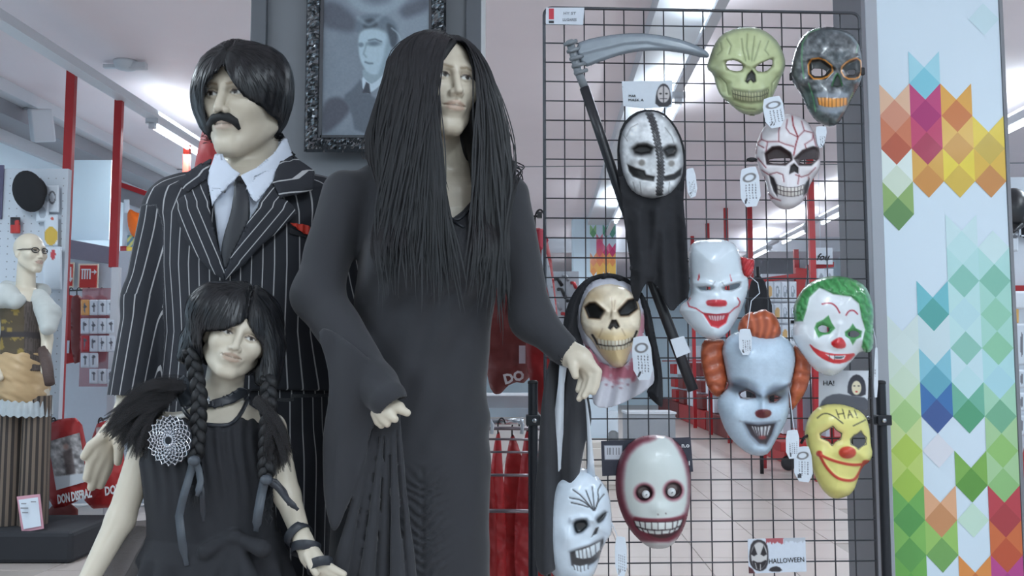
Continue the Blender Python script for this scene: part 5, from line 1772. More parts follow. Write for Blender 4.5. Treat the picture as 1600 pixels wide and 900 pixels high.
putm('glove', MB().tube([bx(68, 545, 5.37), bx(74, 575, 5.32), bx(78, 600, 5.28)], [.034, .032, .028], 10), mat('brown_net', (86, 70, 66), rough=.7, var=.3, scale=80), t, smooth=True)
# its plinth and price card
xa_, xb_ = D(-70, 860, 5.2)[0], D(112, 860, 5.2)[0]
putm('display_plinth', MB().box(((xa_ + xb_) / 2, 5.5, .088), (xb_ - xa_, .6, .175)), mat('black_cloth_cover', (42, 43, 48), rough=.8, var=.15, scale=6, bump=.2), label='black draped plinth under the bald mannequin', cat='plinth', bevel=.025)
t = thing('price_card', 'white price card standing on the black plinth', 'card', D(46, 830, 5.25))
putm('holder', MB().prism([D(26, 776, 5.27), D(62, 772, 5.27), D(68, 826, 5.24), D(34, 832, 5.24)], (0, .006, 0)), mat('pink_border', (206, 150, 164), var=0), t)
putm('sheet', MB().prism([D(29, 781, 5.265), D(59, 777, 5.265), D(64, 822, 5.235), D(37, 827, 5.235)], (0, .004, 0)), m_card, t)
for i, (x, y, w) in enumerate(((37, 787, 8), (52, 784, 8), (38, 794, 12), (39, 801, 9))):
    putm('print_line', fb(x - w / 2, y - 1, x + w / 2, y + 1, 5.232, .002), m_greytrim, t)

# white wall unit between the posts: fire signs, dark band, hanging red bags, packets
t = thing('wall_cabinet', 'white wall unit with a dark band between the two red posts', 'shelving', D(140, 700, 7.0))
putm('panel', fb(84, 392, 252, 787, 7.2, .1), mat('cabinet_white', (204, 212, 222), rough=.6, var=.03), t)
putm('top_panel', fb(98, 250, 172, 374, 7.3, .06), m_wall, t)
putm('dark_band', MB().prism([D(97, 372, 7.18), D(172, 386, 7.18), D(172, 412, 7.18), D(97, 402, 7.18)], (0, .05, 0)), mat('mauve_band', (128, 122, 138), rough=.5, var=.05), t)
FG = 'fire safety signs on the white wall unit'
def sign(label, x0, x1, y0, y1, kind):
    t = thing('fire_sign', label, 'sign', D((x0 + x1) / 2, y1, 7.15), FG)
    putm('plate', fb(x0, y0, x1, y1, 7.15, .012), mat('sign_cream', (232, 226, 206), rough=.4, var=0), t)
    putm('red_field', fb(x0 + 2.5, y0 + 2.5, x1 - 2.5, y1 - 2.5, 7.14, .01), mat('sign_red', (196, 42, 36), rough=.4, var=0), t)
    if kind == 0:
        putm('arrow', MB().prism([D(x, y, 7.135) for x, y in ((109, 417), (111, 417), (111, 434), (113.5, 434), (110, 441), (106.5, 434), (109, 434))], (0, .005, 0)), m_letter, t)
    else:
        for i in range(4):
            putm('ladder_bar', fb(127.5 + i * 4, 421, 129.5 + i * 4, 436, 7.135, .004), m_letter, t)
        putm('ladder_bar', fb(127, 420, 141.5, 422, 7.133, .004), m_letter, t)
        putm('arrow', MB().prism([D(x, y, 7.135) for x, y in ((143, 424), (147, 424), (147, 421), (151, 425), (147, 429), (147, 426), (143, 426))], (0, .005, 0)), m_letter, t)
sign('narrow red fire sign with a white down arrow', 98, 115, 410, 449, 0)
sign('wider red fire sign with white bars and an arrow', 122, 153, 412, 452, 1)
putm('hook_rail', MB().tube([D(84, 455, 7.2), D(84, 455, 6.88), D(86, 455, 6.86), D(158, 452, 6.60), D(160, 452, 6.62), D(160, 452, 7.2)], .006, 8), m_hook, label='thin black hanging rail in front of the fire signs', cat='rail', smooth=True)
for i, (x, w, m_) in enumerate(((90, 22, m_redbag2), (108, 22, m_redbag), (120, 14, m_redbag2), (136, 20, m_redbag), (156, 20, m_redbag))):
    t = red_bag('%s red garment bag on the rail below the fire signs' % ['first', 'second', 'third', 'fourth', 'fifth'][i], [(x - 10, 466), (x - 3, 461), (x + 4, 461), (x + w * .7, 466), (x + w * .75, 566 - i), (x - w * .6, 570)], 6.85 - .06 * i, .02, m_, None, step=3, fold=.03, seed=40 + i, group='red bags on the rail below the fire signs')
    hook_part(t, x, 463, 6.85 - .06 * i, 14, .004)
    if i == 1:
        putm('hang_tag', fb(98, 532, 108, 552, 6.755, .004), m_card, t)
rngp = random.Random(5)
rows = [(469, 23), (498, 23), (525, 24), (552, 22), (577, 22)]
for r, (y, h) in enumerate(rows):
    for c_ in range(4):
        if r == 3 and c_ > 1: continue
        if r == 4 and c_ == 0: continue
        x = 127 + c_ * 13.5
        base = (232, 170, 100) if (r == 0 and c_ == 0) else ((190, 60, 66) if (r == 2 and c_ == 0) else (220, 228, 238))
        def pp(C, u, v, s=r * 5 + c_):
            C = blob(C, (118, 122, 132), u, v, .45 + .1 * math.sin(s), .5, .10, .36)
            return blob(C, (90, 94, 104), u, v, .5, .35 + .1 * math.cos(s), .22, .10)
        packet('%s packet in the %s row of cards left of the pinstripe sleeve' % (['first', 'second', 'third', 'fourth'][c_], ['top', 'second', 'third', 'fourth', 'bottom'][r]), x, y, x + 12.4, y + h, 6.50 - .01 * r, pp, base, 'cards of small accessories left of the suit')
putm('clear_curtain', fb(126, 450, 184, 604, 6.555, .01), mat('packet_strip', (196, 140, 148), rough=.4, var=.1, alpha=.5), label='translucent reddish strip behind the accessory cards', cat='strip')
# lower red bags with photograph panels
m_photo = vmat('costume_photo', rough=.3, coat=.4)
def photo_bag(label, poly, ph, d, txt, tp, rot, sd_, w):
    t = red_bag(label, poly, d, .05, m_redbag, None, step=3, fold=.03, seed=sd_, group='red costume bags with photo panels at the lower left')
    P, F, s_ = grid2d(ph, 1.4)
    n = fbm(P / 7.0, 71 + sd_, 3)
    C = np.tile(np.array([168., 166., 168.]), (len(P), 1)) + (n[:, None] - .5) * 190
    C = lay(C, (86, 74, 74), poly_sdf(P, [(98, 706), (112, 700), (118, 740), (104, 742)]), 2, .7)
    C = lay(C, (190, 150, 140), ell_sdf(P, (103, 698), (4, 5)), 2, .7)
    y1 = P[:, 1].max()
    C = lay(C, (214, 220, 228), (y1 - 20) - (P[:, 1] + (P[:, 0] - P[:, 0].min()) * .12), 1)
    put('photo_panel', Dv(P, d - .062), F, m_photo, t, cols=np.clip(C, 0, 255), solid=.003)
    hook_part(t, poly[0][0] + 8, poly[0][1] + 4, d, 16, .005)
    putm('rail_arm', MB().tube([D(poly[0][0] + 8, poly[0][1] - 6, d), D(242, poly[0][1] - 40, 7.22) if poly[0][0] > 100 else (D(poly[0][0] + 8, poly[0][1] - 6, d)[0], 5.904, D(poly[0][0] + 8, poly[0][1] - 6, d)[2])], .006, 6), m_hook, t, smooth=True)
    if txt: lettering(txt, D(*tp, d - .066), .075, m_letter, t, rot=rot, bold=.003, shear=.15, width=w * d / FPX)
    return t
photo_bag('red costume bag with a photo panel and white lettering beside the striped trousers', [(72, 664), (96, 654), (126, 652), (136, 700), (146, 766), (110, 790), (76, 796), (70, 720)], [(75, 690), (124, 676), (136, 752), (88, 766)], 5.75, 'DON DISFRAZ', (116, 776), .20, 1, 54)
photo_bag('second red costume bag half hidden by the tulle ruffle', [(146, 664), (168, 656), (190, 660), (196, 740), (190, 792), (130, 796), (138, 740)], [(150, 668), (186, 664), (188, 700), (152, 706)], 5.95, 'DON', (176, 766), .2, 2, 26)
red_bag('plain dark red panel bag under the lettered costume bag', [(70, 790), (122, 784), (122, 830), (108, 832), (106, 838), (72, 838)], 5.87, .012, m_redbag2, None, step=3, seed=61)

# pegboard bay at the back left
t = thing('pegboard_unit', 'white pegboard bay under a red fascia left of the pinstripe shoulder', 'shelving', D(215, 600, 9.0))
putm('panel', fb(186, 300, 300, 742, 9.05, .06), m_peg, t)
putm('fascia', MB().prism([D(184, 283, 9.0), D(320, 330, 9.0), D(320, 338, 9.0), D(184, 291, 9.0)], (0, .05, 0)), m_redpost, t)
putm('fascia', MB().prism([D(184, 291, 9.02), D(320, 338, 9.02), D(320, 356, 9.02), D(184, 314, 9.02)], (0, .03, 0)), m_grey, t)
t = thing('orange_hat', 'orange soft hat on the pegboard left of the pinstripe shoulder', 'hat', D(214, 375, 8.9))
V, F, P = pillow(smooth_poly([(199, 330), (204, 326), (212, 332), (224, 334), (230, 344), (229, 360), (222, 374), (214, 376), (204, 366), (199, 350)], 2), 8.95, .08, 1.6, .02, 3)
put('crown', V, F, mat('orange_felt', (240, 110, 24), rough=.7, var=.05), t, smooth=True)
QG = 'small goods pegged on the back left pegboard'
packet('white stick packet above the orange hat', 194, 312, 202, 332, 8.95, group=QG)
packet('blue tipped packet right above the orange hat', 221, 322, 227, 334, 8.95, lambda C, u, v: blob(C, (80, 120, 160), u, v, .5, .7, .5, .3), group=QG)
packet('multicoloured packet just below the orange hat', 199, 368, 218, 392, 8.95, lambda C, u, v: np.where(((u + v) % .5 < .25)[:, None], (90, 130, 150), (196, 190, 110)), group=QG)
packet('dark red packet below the orange hat', 188, 385, 199, 424, 8.95, None, (150, 44, 48), group=QG)
packet('yellow packet below the orange hat', 198, 386, 211, 420, 8.94, None, (222, 190, 80), group=QG)
packet('white price ticket at the bottom of the pegboard goods', 189, 426, 203, 460, 8.94, lambda C, u, v: blob(C, (110, 112, 120), u, v, .5, .4, .16, .3), group=QG)

# ---- seen through the grid
def far_post(px, yt, yb, d, w, lab):
    xm = D(px, 400, d)[0]
    zt, zb = ZC - .002, 0
    t = thing('shelving_post', lab, 'post', (xm, d, 0), 'red posts seen through the grid')
    putm('upright', MB().box((xm, d, (zt + zb) / 2), (w, w, zt - zb)), m_redpost, t)
    return t
for px_, lab in ((1082, 'farthest red post behind the glossy white clown mask'), (1106, 'second farthest red post behind the glossy white clown mask'), (1135, 'third farthest red post above the glossy white clown mask'), (1172, 'thick red post behind the red hair tuft'), (1269, 'nearest red post seen between cracked skull and green haired clown')):
    far_post(px_, 0, 900, 2.58 * FPX / (px_ - 848), .055 if px_ != 1172 else .062, lab)
t = thing('shelving_post', 'short red post behind the green haired clown mask', 'post', (D(1246, 500, 10.0)[0], 10.0, 0), 'red posts seen through the grid')
putm('upright', MB().box((D(1246, 500, 10.0)[0], 10.0, D(1246, 390, 10.0)[2] / 2), (.05, .05, D(1246, 390, 10.0)[2])), m_redpost, t)
# goods gondola: run of red trays along the aisle
t = thing('goods_gondola', 'long low red gondola with trays of goods along the far aisle', 'shelving', room(2.66, 16, 0))
gx = 2.66
for i, (y0, y1) in enumerate(((10.3, 12.6), (12.7, 15.2), (15.3, 18.2), (18.3, 21.5))):
    putm('base_box', rbox(gx, gx + .9, y0, y1, .005, .30), m_redbag2 if i % 2 else m_redbag, t)
    putm('back_panel', rbox(gx + .46, gx + .5, y0, y1, .30, 1.45), m_peg, t)
    putm('rail', rbox(gx + .1, gx + .13, y0, y1, 1.13, 1.16), m_redpost, t)
rr = random.Random(8)
k = 0
ords = ['lowest', 'middle', 'upper']
for lv, (z0, z1) in enumerate(((.31, .58), (.60, .84), (.87, 1.12))):
    for i in range(9):
        y = 10.5 + i * 1.05 + lv * .1
        mb = rbox(gx + .04, gx + .12 + .1 * rr.random(), y, y + .62, z0, z1 - .05 * rr.random())
        mm = [m_redbag, m_card, m_card, m_redbag2][rr.randrange(4)]
        putm('hanging_pack', mb, mm, label='%s pack counted from the near end in the %s row of the far gondola' % (['first', 'second', 'third', 'fourth', 'fifth', 'sixth', 'seventh', 'eighth', 'ninth'][i], ords[lv]), cat='pack', group='packs on the far gondola', bevel=.01)
# end display with white packets under red headers
t = thing('display_stand', 'white display stand with red header rail behind the orange haired clown', 'shelving', D(1220, 600, 9.6))
putm('back_panel', fb(1192, 428, 1300, 600, 9.75, .05), m_peg, t)
putm('header_rail', MB().prism([D(1192, 434, 9.6), D(1246, 427, 9.6), D(1246, 434, 9.6), D(1192, 441, 9.6)], (0, .06, 0)), m_redpost, t)
putm('header_rail', MB().prism([D(1262, 414, 9.6), D(1303, 409, 9.6), D(1303, 417, 9.6), D(1262, 422, 9.6)], (0, .06, 0)), m_redpost, t)
putm('side_post', fb(1190, 434, 1195, 732, 9.62, .05), m_redpost, t)
putm('side_post', fb(1297, 434, 1301, 730, 9.7, .05), m_redpost, t)
putm('red_side', MB().prism([D(1244, 418, 9.62), D(1262, 420, 9.62), D(1254, 470, 9.62), D(1242, 470, 9.62)], (0, .05, 0)), m_redbag, t)
for i in range(4):
    for j in range(3):
        x, y = 1197 + i * 12, 440 + j * 34
        packet('%s packet of the %s row on the stand behind the orange haired clown' % (['first', 'second', 'third', 'fourth'][i], ['top', 'middle', 'bottom'][j]), x, y, x + 11, y + 31, 9.6, lambda C, u, v, s=i + j * 3: blob(blob(C, (150, 160, 172), u, v, .5, .5, .28, .3), (216, 224, 236), u, v, .5, .42 + .05 * math.sin(s * 2), .12, .16) if s % 4 else blob(C, (220, 180, 120), u, v, .5, .5, .35, .3), group='packets on the stand behind the clown masks')
for i in range(3):
    x = 1264 + i * 13
    packet('%s packet right of the red post above the green hair' % ['left', 'middle', 'right'][i], x, 420, x + 12, 448, 9.6, lambda C, u, v: blob(C, (160, 168, 180), u, v, .5, .55, .25, .3), group='packets above the green haired clown')
t = thing('hanging_sign', 'white sign with black script hanging beside the far red post', 'sign', D(1282, 416, 9.5))
putm('board', fb(1262, 387, 1301, 413, 9.5, .02), m_card, t)
putm('cord', MB().tube([D(1282, 388, 9.51), (D(1282, 388, 9.51)[0], 9.51, ZC - .002)], .003, 5), m_card, t)
lettering('fou', D(1285, 402, 9.49), .10, m_black, t, shear=.4, bold=.002)
# dark stock silhouettes and beam
putm('dark_beam', fb(1170, 405, 1250, 430, 17.5, .3), m_grey, label='long grey bulkhead beam at the back of the shop', cat='beam')
t = thing('coat_stand', 'dark clothes stand behind the red hair tuft', 'stand', (D(1185, 500, 9.3)[0], 9.3, 0))
putm('clothes', MB().loft([[(D(1185, 480, 9.3)[0] + r * math.cos(a), 9.3 + r * .7 * math.sin(a), z) for a in np.linspace(0, 6.283, 14, endpoint=False)] for z, r in ((.25, .11), (.9, .15), (1.7, .14), (1.95, .07), (2.0, .03))]), m_blackcloth, t, smooth=True)
putm('pole', MB().tube([(D(1185, 480, 9.3)[0], 9.3, .002), (D(1185, 480, 9.3)[0], 9.3, 2.1)], .02, 8), m_hook, t, smooth=True)
# clutter wall left behind the bone skull
t = thing('pegboard_unit', 'distant grey pegboard with small tools behind the hooded bone skull', 'shelving', D(882, 600, 11))
putm('panel', fb(862, 424, 905, 709, 11.1, .06), mat('grey_pegboard', (164, 168, 176), rough=.6, var=.04), t)
for i, (a, b, c_) in enumerate((((866, 436), (878, 446), m_black), ((872, 452), (884, 466), m_black), ((880, 431), (888, 438), m_greytrim), ((893, 442), (900, 450), m_redpost), ((866, 474), (876, 484), m_greytrim), ((886, 470), (896, 480), m_black), ((878, 490), (888, 500), m_redpost))):
    putm('hanging_tool', MB().tube([D(*a, 11.09), D((a[0] + b[0]) / 2, a[1], 11.04), D(*b, 11.09)], .022, 7), c_, label=['black tool at the upper left of the distant pegboard', 'black tool in the centre of the distant pegboard', 'grey tool at the top of the distant pegboard', 'red tool at the upper right of the distant pegboard', 'grey tool at the lower left of the distant pegboard', 'black tool at the lower right of the distant pegboard', 'red tool lowest on the distant pegboard'][i], cat='tool', group='tools on the distant pegboard', smooth=True)
# pale cabinets and a jar at the lower middle
t = thing('storage_cabinet', 'grey low cabinet behind the top of the maroon edged mask', 'cabinet', (D(1018, 660, 9)[0], 9, 0))
putm('carcass', MB().box((D(1018, 660, 9)[0], 9.2, .31), (.47, .4, .61)), mat('cabinet_grey', (150, 154, 160), rough=.5, var=.04), t, bevel=.006)
putm('top', MB().box((D(1018, 660, 9)[0], 9.2, .625), (.49, .42, .02)), m_trim, t)
t = thing('glass_jar', 'tall clear jar with dark bits standing behind the stained collar', 'jar', D(958, 684, 8.2))
t.location.z = .42; ORG[t.name] = np.array(t.location)
jx = D(958, 660, 8.2)[0]
putm('glass', MB().lathe((jx, 8.2, .421), [(.045, 0), (.05, .02), (.05, .24), (.035, .27)], 16), m_clear, t, smooth=True)
putm('contents', MB().lathe((jx, 8.2, .426), [(.04, 0), (.044, .01), (.044, .07), (.02, .09)], 12), m_black, t, smooth=True)
t = thing('storage_cabinet', 'beige low cabinet under the clear jar', 'cabinet', (D(950, 660, 8.3)[0], 8.3, 0))
putm('carcass', MB().box((D(945, 660, 8.3)[0], 8.32, .21), (.40, .34, .415)), mat('cabinet_beige', (200, 192, 184), rough=.5, var=.04), t, bevel=.006)
for z in (.12, .29):
    putm('drawer_front', MB().box((D(945, 660, 8.3)[0], 8.145, z), (.38, .012, .15)), mat('drawer_beige', (208, 200, 192), rough=.5, var=.03), t, bevel=.004)
# trolley with black caster
t = thing('stock_trolley', 'red topped trolley with black caster between the clown masks', 'trolley', (D(1228, 700, 9.6)[0], 9.6, .0))
putm('tray', MB().box((D(1236, 690, 9.6)[0], 9.6, .26), (.34, .4, .10)), m_redbag, t, bevel=.01)
putm('leg', MB().tube([(D(1232, 700, 9.6)[0], 9.6, .12), (D(1232, 700, 9.6)[0], 9.6, .22)], .018, 8), m_hook, t, smooth=True)
cx_ = D(1232, 720, 9.55)
putm('caster', MB().lathe((cx_[0], cx_[1], .082), [(.03, -.025), (.07, -.02), (.08, 0), (.07, .02), (.03, .025)], 18, axis='y'), m_hook, t, smooth=True)

# ---- right edge beyond the printed pillar
t = thing('pegboard_unit', 'white pegboard at the right edge beyond the printed pillar', 'shelving', (D(1620, 600, 4.9)[0], 4.9, 0))
xa_, xb_ = D(1560, 450, 4.92)[0], D(1740, 450, 4.92)[0]
zt = D(800, 275, 4.92)[2]
putm('panel', MB().box(((xa_ + xb_) / 2, 4.95, zt / 2), (xb_ - xa_, .05, zt - .01)), m_peg, t)
putm('rail', fb(1566, 446, 1740, 462, 4.86, .04), m_redpost, t)
t = thing('toy_helmet', 'smooth black toy helmet at the right edge beyond the pillar', 'helmet', D(1586, 360, 4.8))
putm('shell', MB().ball(D(1584, 327, 4.80), (.085, .07, .115), 18, 12), mat('black_gloss', (40, 42, 46), rough=.3, var=.03), t, smooth=True)
putm('rim', MB().tube([D(1570, 350, 4.75), D(1584, 362, 4.72), D(1596, 350, 4.75)], .01, 8), m_hook, t, smooth=True)
t = thing('buckled_strap', 'black strap with white square buckle at the right edge', 'strap', D(1598, 375, 4.8))
putm('pad', MB().ball(D(1606, 352, 4.885), (.06, .03, .075), 14, 9), m_blackcloth, t, smooth=True)
c = D(1600, 361, 4.85)
for dx, dz, sx, sz in ((-.022, 0, .008, .06), (.022, 0, .008, .06), (0, .026, .05, .008), (0, -.026, .05, .008)):
    putm('buckle', MB().box((c[0] + dx, c[1], c[2] + dz), (sx, .008, sz)), m_card, t)
SG = 'goods at the right edge beyond the printed pillar'
packet('slim white packet under the toy helmet', 1580, 366, 1590, 392, 4.86, lambda C, u, v: blob(C, (90, 92, 100), u, v, .5, .15, .4, .12), group=SG)
packet('white frilled packet beside the orange packet at the right edge', 1586, 456, 1604, 482, 4.83, None, (224, 230, 238), group=SG)
packet('orange packet at the right edge', 1582, 480, 1591, 504, 4.84, None, (226, 176, 90), group=SG)
for i, (y0, y1) in enumerate(((506, 570), (578, 606), (614, 642), (650, 680))):
    packet('%s white boxed packet down the right edge' % ['tallest', 'second', 'third', 'lowest'][i], 1586, y0, 1608, y1, 4.84, lambda C, u, v: blob(C, (120, 122, 132), u, v, .45, .5, .10, .3), group=SG)
red_bag('red bag low at the right edge beyond the printed pillar', [(1590, 690), (1640, 690), (1640, 860), (1596, 860)], 4.8, .04, m_redbag, None, step=6, seed=81)
# ================================================================== masks on the grid
def conv(k, ox, oy):
    return lambda pts: np.array([(x / k + ox, y / k + oy) for x, y in pts], float)
zA = conv(2.727, 1080, 20)      # reading scales of the enlargements the outlines were measured in
zB = conv(2.8125, 840, 0)
zC = conv(2.8125, 840, 320)
zD = conv(3.214, 1040, 340)
zE = conv(3.4625, 1080, 480)
zF = conv(3.4625, 1080, 640)
zG = conv(3.4625, 800, 640)
def gs(P, c, r, rot=0.0):
    q = np.asarray(P) - np.asarray(c, float)
    ca, sa = math.cos(rot), math.sin(rot)
    x = (q[:, 0] * ca + q[:, 1] * sa) / r[0]; y = (-q[:, 0] * sa + q[:, 1] * ca) / r[1]
    return np.exp(-(x * x + y * y))
def rid(P, L, w):
    return np.exp(-(seg_dist(P, L) / w) ** 2)
def dip(P, poly, soft):
    return 1 - sst(-soft, soft, poly_sdf(P, poly))
def shell(name, parent, outline, d, depth, R, paint, bump=None, holes=(), step=1.3, m=None, thick=.0018, rnd=1, **k):
    L = smooth_poly(outline, rnd)
    H = [smooth_poly(h, 1) for h in holes]
    P, F, sd = grid2d(L, step, H)
    so = poly_sdf(P, L)
    h = dome(so, depth, R)
    if bump is not None:
        h = h + bump(P, so) * sst(0, 5, -so)
    C = paint(P, so)
    X = Dv(P, d - h)
    return put(name, X, F, m or m_plast, parent, smooth=True, cols=np.clip(C, 0, 255), solid=thick, **k)
def flat(P, c, var=6, s=4.0, seed=1):
    return np.tile(np.asarray(c, float), (len(P), 1)) + (fbm(P / s, seed, 2)[:, None] - .5) * var * 2
def lines(C, P, polys, w, c, op=1.0, soft=.8):
    for L in polys:
        C = lay(C, c, seg_dist(P, L) - w, soft, op)
    return C
def teeth(C, P, top, bot, n, c, gap, w=.7, edge=True):
    """n teeth between an upper and a lower curve (polylines with as many points)"""
    top, bot = np.asarray(top, float), np.asarray(bot, float)
    C = lay(C, c, poly_sdf(P, np.concatenate([top, bot[::-1]])), .9)
    s = np.linspace(0, 1, len(top))
    for u in np.linspace(0, 1, n + 1)[(0 if edge else 1):(None if edge else -1)]:
        a = [np.interp(u, s, top[:, 0]), np.interp(u, s, top[:, 1])]; b = [np.interp(u, s, bot[:, 0]), np.interp(u, s, bot[:, 1])]
        C = lay(C, gap, seg_dist(P, [a, b]) - w, .7, .85)
    return C
def tag(parent, quad, d, name='hang_tag', string=None, lines_n=4, picture=True, label=None):
    """a rounded white hang tag with fine print; corners given tl, tr, br, bl"""
    q = np.array(quad, float)
    poly = smooth_poly([q[0] * .55 + q[1] * .45 - (q[3] - q[0]) * .04, q[1], q[2], q[3], q[0]], 1)
    P, F, sd = grid2d(poly, 1.0)
    e1 = q[1] - q[0]; e2 = q[3] - q[0]
    M = np.linalg.inv(np.array([e1, e2]).T)
    uv = (P - q[0]) @ M.T
    C = flat(P, (218, 226, 236), 2)
    u, v = uv[:, 0], uv[:, 1]
    if picture:
        C = lay(C, (70, 66, 66), np.abs(ell_sdf(uv * [30, 60], (15, 15), (9, 6))) - 1.2, .8, .7)
    for i in range(lines_n):
        x = .30 + .5 * i / max(1, lines_n - 1)
        C[(np.abs(u - x) < .03) & (v > .42) & (v < .86) & (np.sin(v * 90 + i * 5) > -.5)] = (120, 124, 134)
    C[(u > .2) & (u < .42) & (v > .80) & (v < .93) & (np.sin(u * 160) > 0)] = (60, 60, 66)
    X = Dv(P, d)
    o = put(name, X, F, m_paint, parent, smooth=False, cols=C, solid=.0012, label=label)
    if string:
        s = MB().tube([D(x, y, dd) for x, y, dd in string], .0011, 5)
        putm('string', s, m_card, o)
    return o
GZ = 2.292      # the back of everything that hangs directly on the wires
def mask_thing(name, label, c, d, group='masks hanging on the wire grid'):
    return thing(name, label, 'mask', D(c[0], c[1], d), group)

# ---- yellow green skull
t = mask_thing('skull_mask', 'yellowish green bony skull mask at the tip of the scythe blade', (1165, 180), GZ)
EL, ER = zA([(146, 208), (176, 200), (206, 210), (224, 226), (215, 246), (190, 250), (155, 240)]), zA([(270, 234), (300, 214), (346, 194), (346, 226), (320, 250), (285, 252)])
NO = zA([(230, 292), (240, 262), (258, 243), (272, 262), (276, 292), (265, 298), (253, 286), (240, 300)])
out = zA([(240, 60), (190, 65), (130, 90), (95, 140), (75, 200), (64, 238), (95, 262), (105, 310), (125, 355), (165, 390), (215, 430), (260, 438), (300, 430), (322, 400), (352, 350), (376, 290), (402, 235), (399, 190), (376, 130), (330, 85), (285, 64)])
mo = zA([(175, 330), (215, 338), (255, 342), (300, 338), (330, 328)]); mb_ = zA([(180, 360), (215, 372), (255, 377), (300, 372), (325, 355)])
fl = [zA([(240, 90), (236, 150), (246, 200)]), zA([(215, 110), (220, 160), (232, 205)]), zA([(270, 100), (262, 160), (258, 205)]), zA([(295, 120), (280, 170), (268, 205)]), zA([(150, 110), (170, 140), (160, 175)]), zA([(330, 120), (315, 160), (330, 180)]),
      zA([(120, 270), (150, 300), (160, 350)]), zA([(370, 270), (345, 300), (340, 350)]), zA([(190, 395), (230, 410), (270, 412)]), zA([(110, 180), (130, 160), (125, 130)])]
def pt(P, sd):
    C = flat(P, (192, 202, 154), 12, 9, 2)
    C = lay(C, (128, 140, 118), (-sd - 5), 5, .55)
    C = C * (1 - .16 * rid(P, zA([(110, 130), (100, 200), (120, 260)]), 9))[:, None]
    C = lines(C, P, fl, .6, (104, 112, 84), .7, 1.2)
    for E in (EL, ER): C = lay(C, (112, 116, 84), poly_sdf(P, E) - 2, 2.5, .8)
    C = lay(C, (44, 44, 40), poly_sdf(P, NO), 1.0)
    C = lay(C, (104, 108, 76), poly_sdf(P, np.concatenate([mo - [0, 4], mb_[::-1] + [0, 4]])), 2.5, .8)
    C = teeth(C, P, mo, mb_, 14, (178, 180, 140), (74, 76, 58), .6)
    return lay(C, (70, 72, 54), seg_dist(P, (mo + mb_) / 2) - .6, .7)
def bp(P, sd):
    h = .012 * gs(P, zA([(240, 140)])[0], (40, 34)) + .006 * rid(P, zA([(140, 200), (190, 192), (238, 222)]), 4) + .006 * rid(P, zA([(350, 188), (300, 206), (252, 226)]), 4)
    h += .008 * gs(P, zA([(115, 248)])[0], (14, 8)) + .008 * gs(P, zA([(378, 245)])[0], (14, 8)) + .010 * gs(P, zA([(255, 350)])[0], (30, 14)) + .006 * gs(P, zA([(250, 410)])[0], (24, 8))
    h -= .010 * dip(P, zA([(110, 275), (165, 300), (165, 350), (125, 345)]), 5) + .008 * dip(P, NO, 2) + .004 * sum(rid(P, l, 1.6) for l in fl)
    for E in (EL, ER): h -= .010 * dip(P, E, 5)
    return h
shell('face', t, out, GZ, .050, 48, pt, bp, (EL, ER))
tag(t, zA([(300, 372), (388, 352), (402, 482), (322, 496)]), 2.222)

# ---- dark metallic skull
t = mask_thing('skull_mask', 'shiny gunmetal skull mask with orange outlined eyes and teeth', (1295, 195), GZ)
out = zA([(560, 58), (510, 70), (465, 110), (440, 170), (425, 240), (421, 275), (440, 310), (470, 350), (500, 420), (530, 460), (575, 486), (620, 481), (650, 440), (682, 370), (716, 310), (731, 260), (727, 190), (715, 130), (680, 85), (620, 62)])
EL, ER = zA([(503, 205), (555, 197), (606, 238), (570, 276), (508, 276)]), zA([(640, 240), (670, 210), (716, 194), (722, 250), (708, 276), (660, 276)])
NO = zA([(598, 312), (612, 275), (622, 258), (634, 275), (645, 310), (622, 318)])
grn = [zA([(545, 68), (500, 84), (474, 130), (470, 200), (480, 280)]), zA([(712, 130), (704, 170)]), zA([(600, 310), (612, 270), (622, 258), (632, 270), (644, 310)]), zA([(500, 300), (520, 360), (530, 420)]), zA([(650, 420), (690, 340)])]
mo, mb_ = zA([(538, 362), (570, 362), (600, 364), (635, 364), (664, 362)]), zA([(545, 392), (570, 400), (600, 402), (635, 400), (662, 392)])
def pt(P, sd):
    n = fbm(P / 6.5, 12, 3)
    C = np.tile(np.array([96., 102., 106.]), (len(P), 1)) + (n[:, None] - .5) * 130
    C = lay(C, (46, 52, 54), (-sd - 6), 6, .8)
    C = lay(C, (62, 84, 76), poly_sdf(P, zA([(470, 300), (540, 340), (560, 440), (620, 470), (540, 470), (480, 380)])), 6, .6)
    for E in (EL, ER):
        C = lay(C, (34, 36, 38), poly_sdf(P, E) - 4, 2)
        C = lay(C, (226, 150, 62), np.abs(poly_sdf(P, smooth_poly(E, 1)) - 2.0) - 1.1, .8)
    C = lay(C, (30, 36, 34), poly_sdf(P, NO), 1)
    C = lines(C, P, grn, .8, (96, 176, 112), .85)
    C = lay(C, (150, 160, 172), poly_sdf(P, zA([(525, 345), (560, 335), (600, 345), (640, 335), (670, 345), (665, 420), (600, 430), (540, 415)])), 3, .8)
    C = teeth(C, P, mo, mb_, 8, (236, 160, 70), (120, 70, 30), .8)
    return C
def bp(P, sd):
    h = .014 * gs(P, zA([(600, 140)])[0], (36, 26)) + .006 * rid(P, zA([(490, 200), (550, 188), (612, 232)]), 4) + .006 * rid(P, zA([(720, 185), (670, 200), (632, 234)]), 4)
    h += .010 * gs(P, zA([(470, 285)])[0], (14, 8)) + .010 * gs(P, zA([(700, 295)])[0], (12, 8)) + .010 * gs(P, zA([(602, 375)])[0], (26, 14)) + .006 * gs(P, zA([(595, 450)])[0], (20, 10))
    h -= .012 * dip(P, zA([(470, 310), (525, 330), (535, 400), (500, 400)]), 5) + .008 * dip(P, NO, 2)
    for E in (EL, ER): h -= .010 * dip(P, E, 4)
    return h
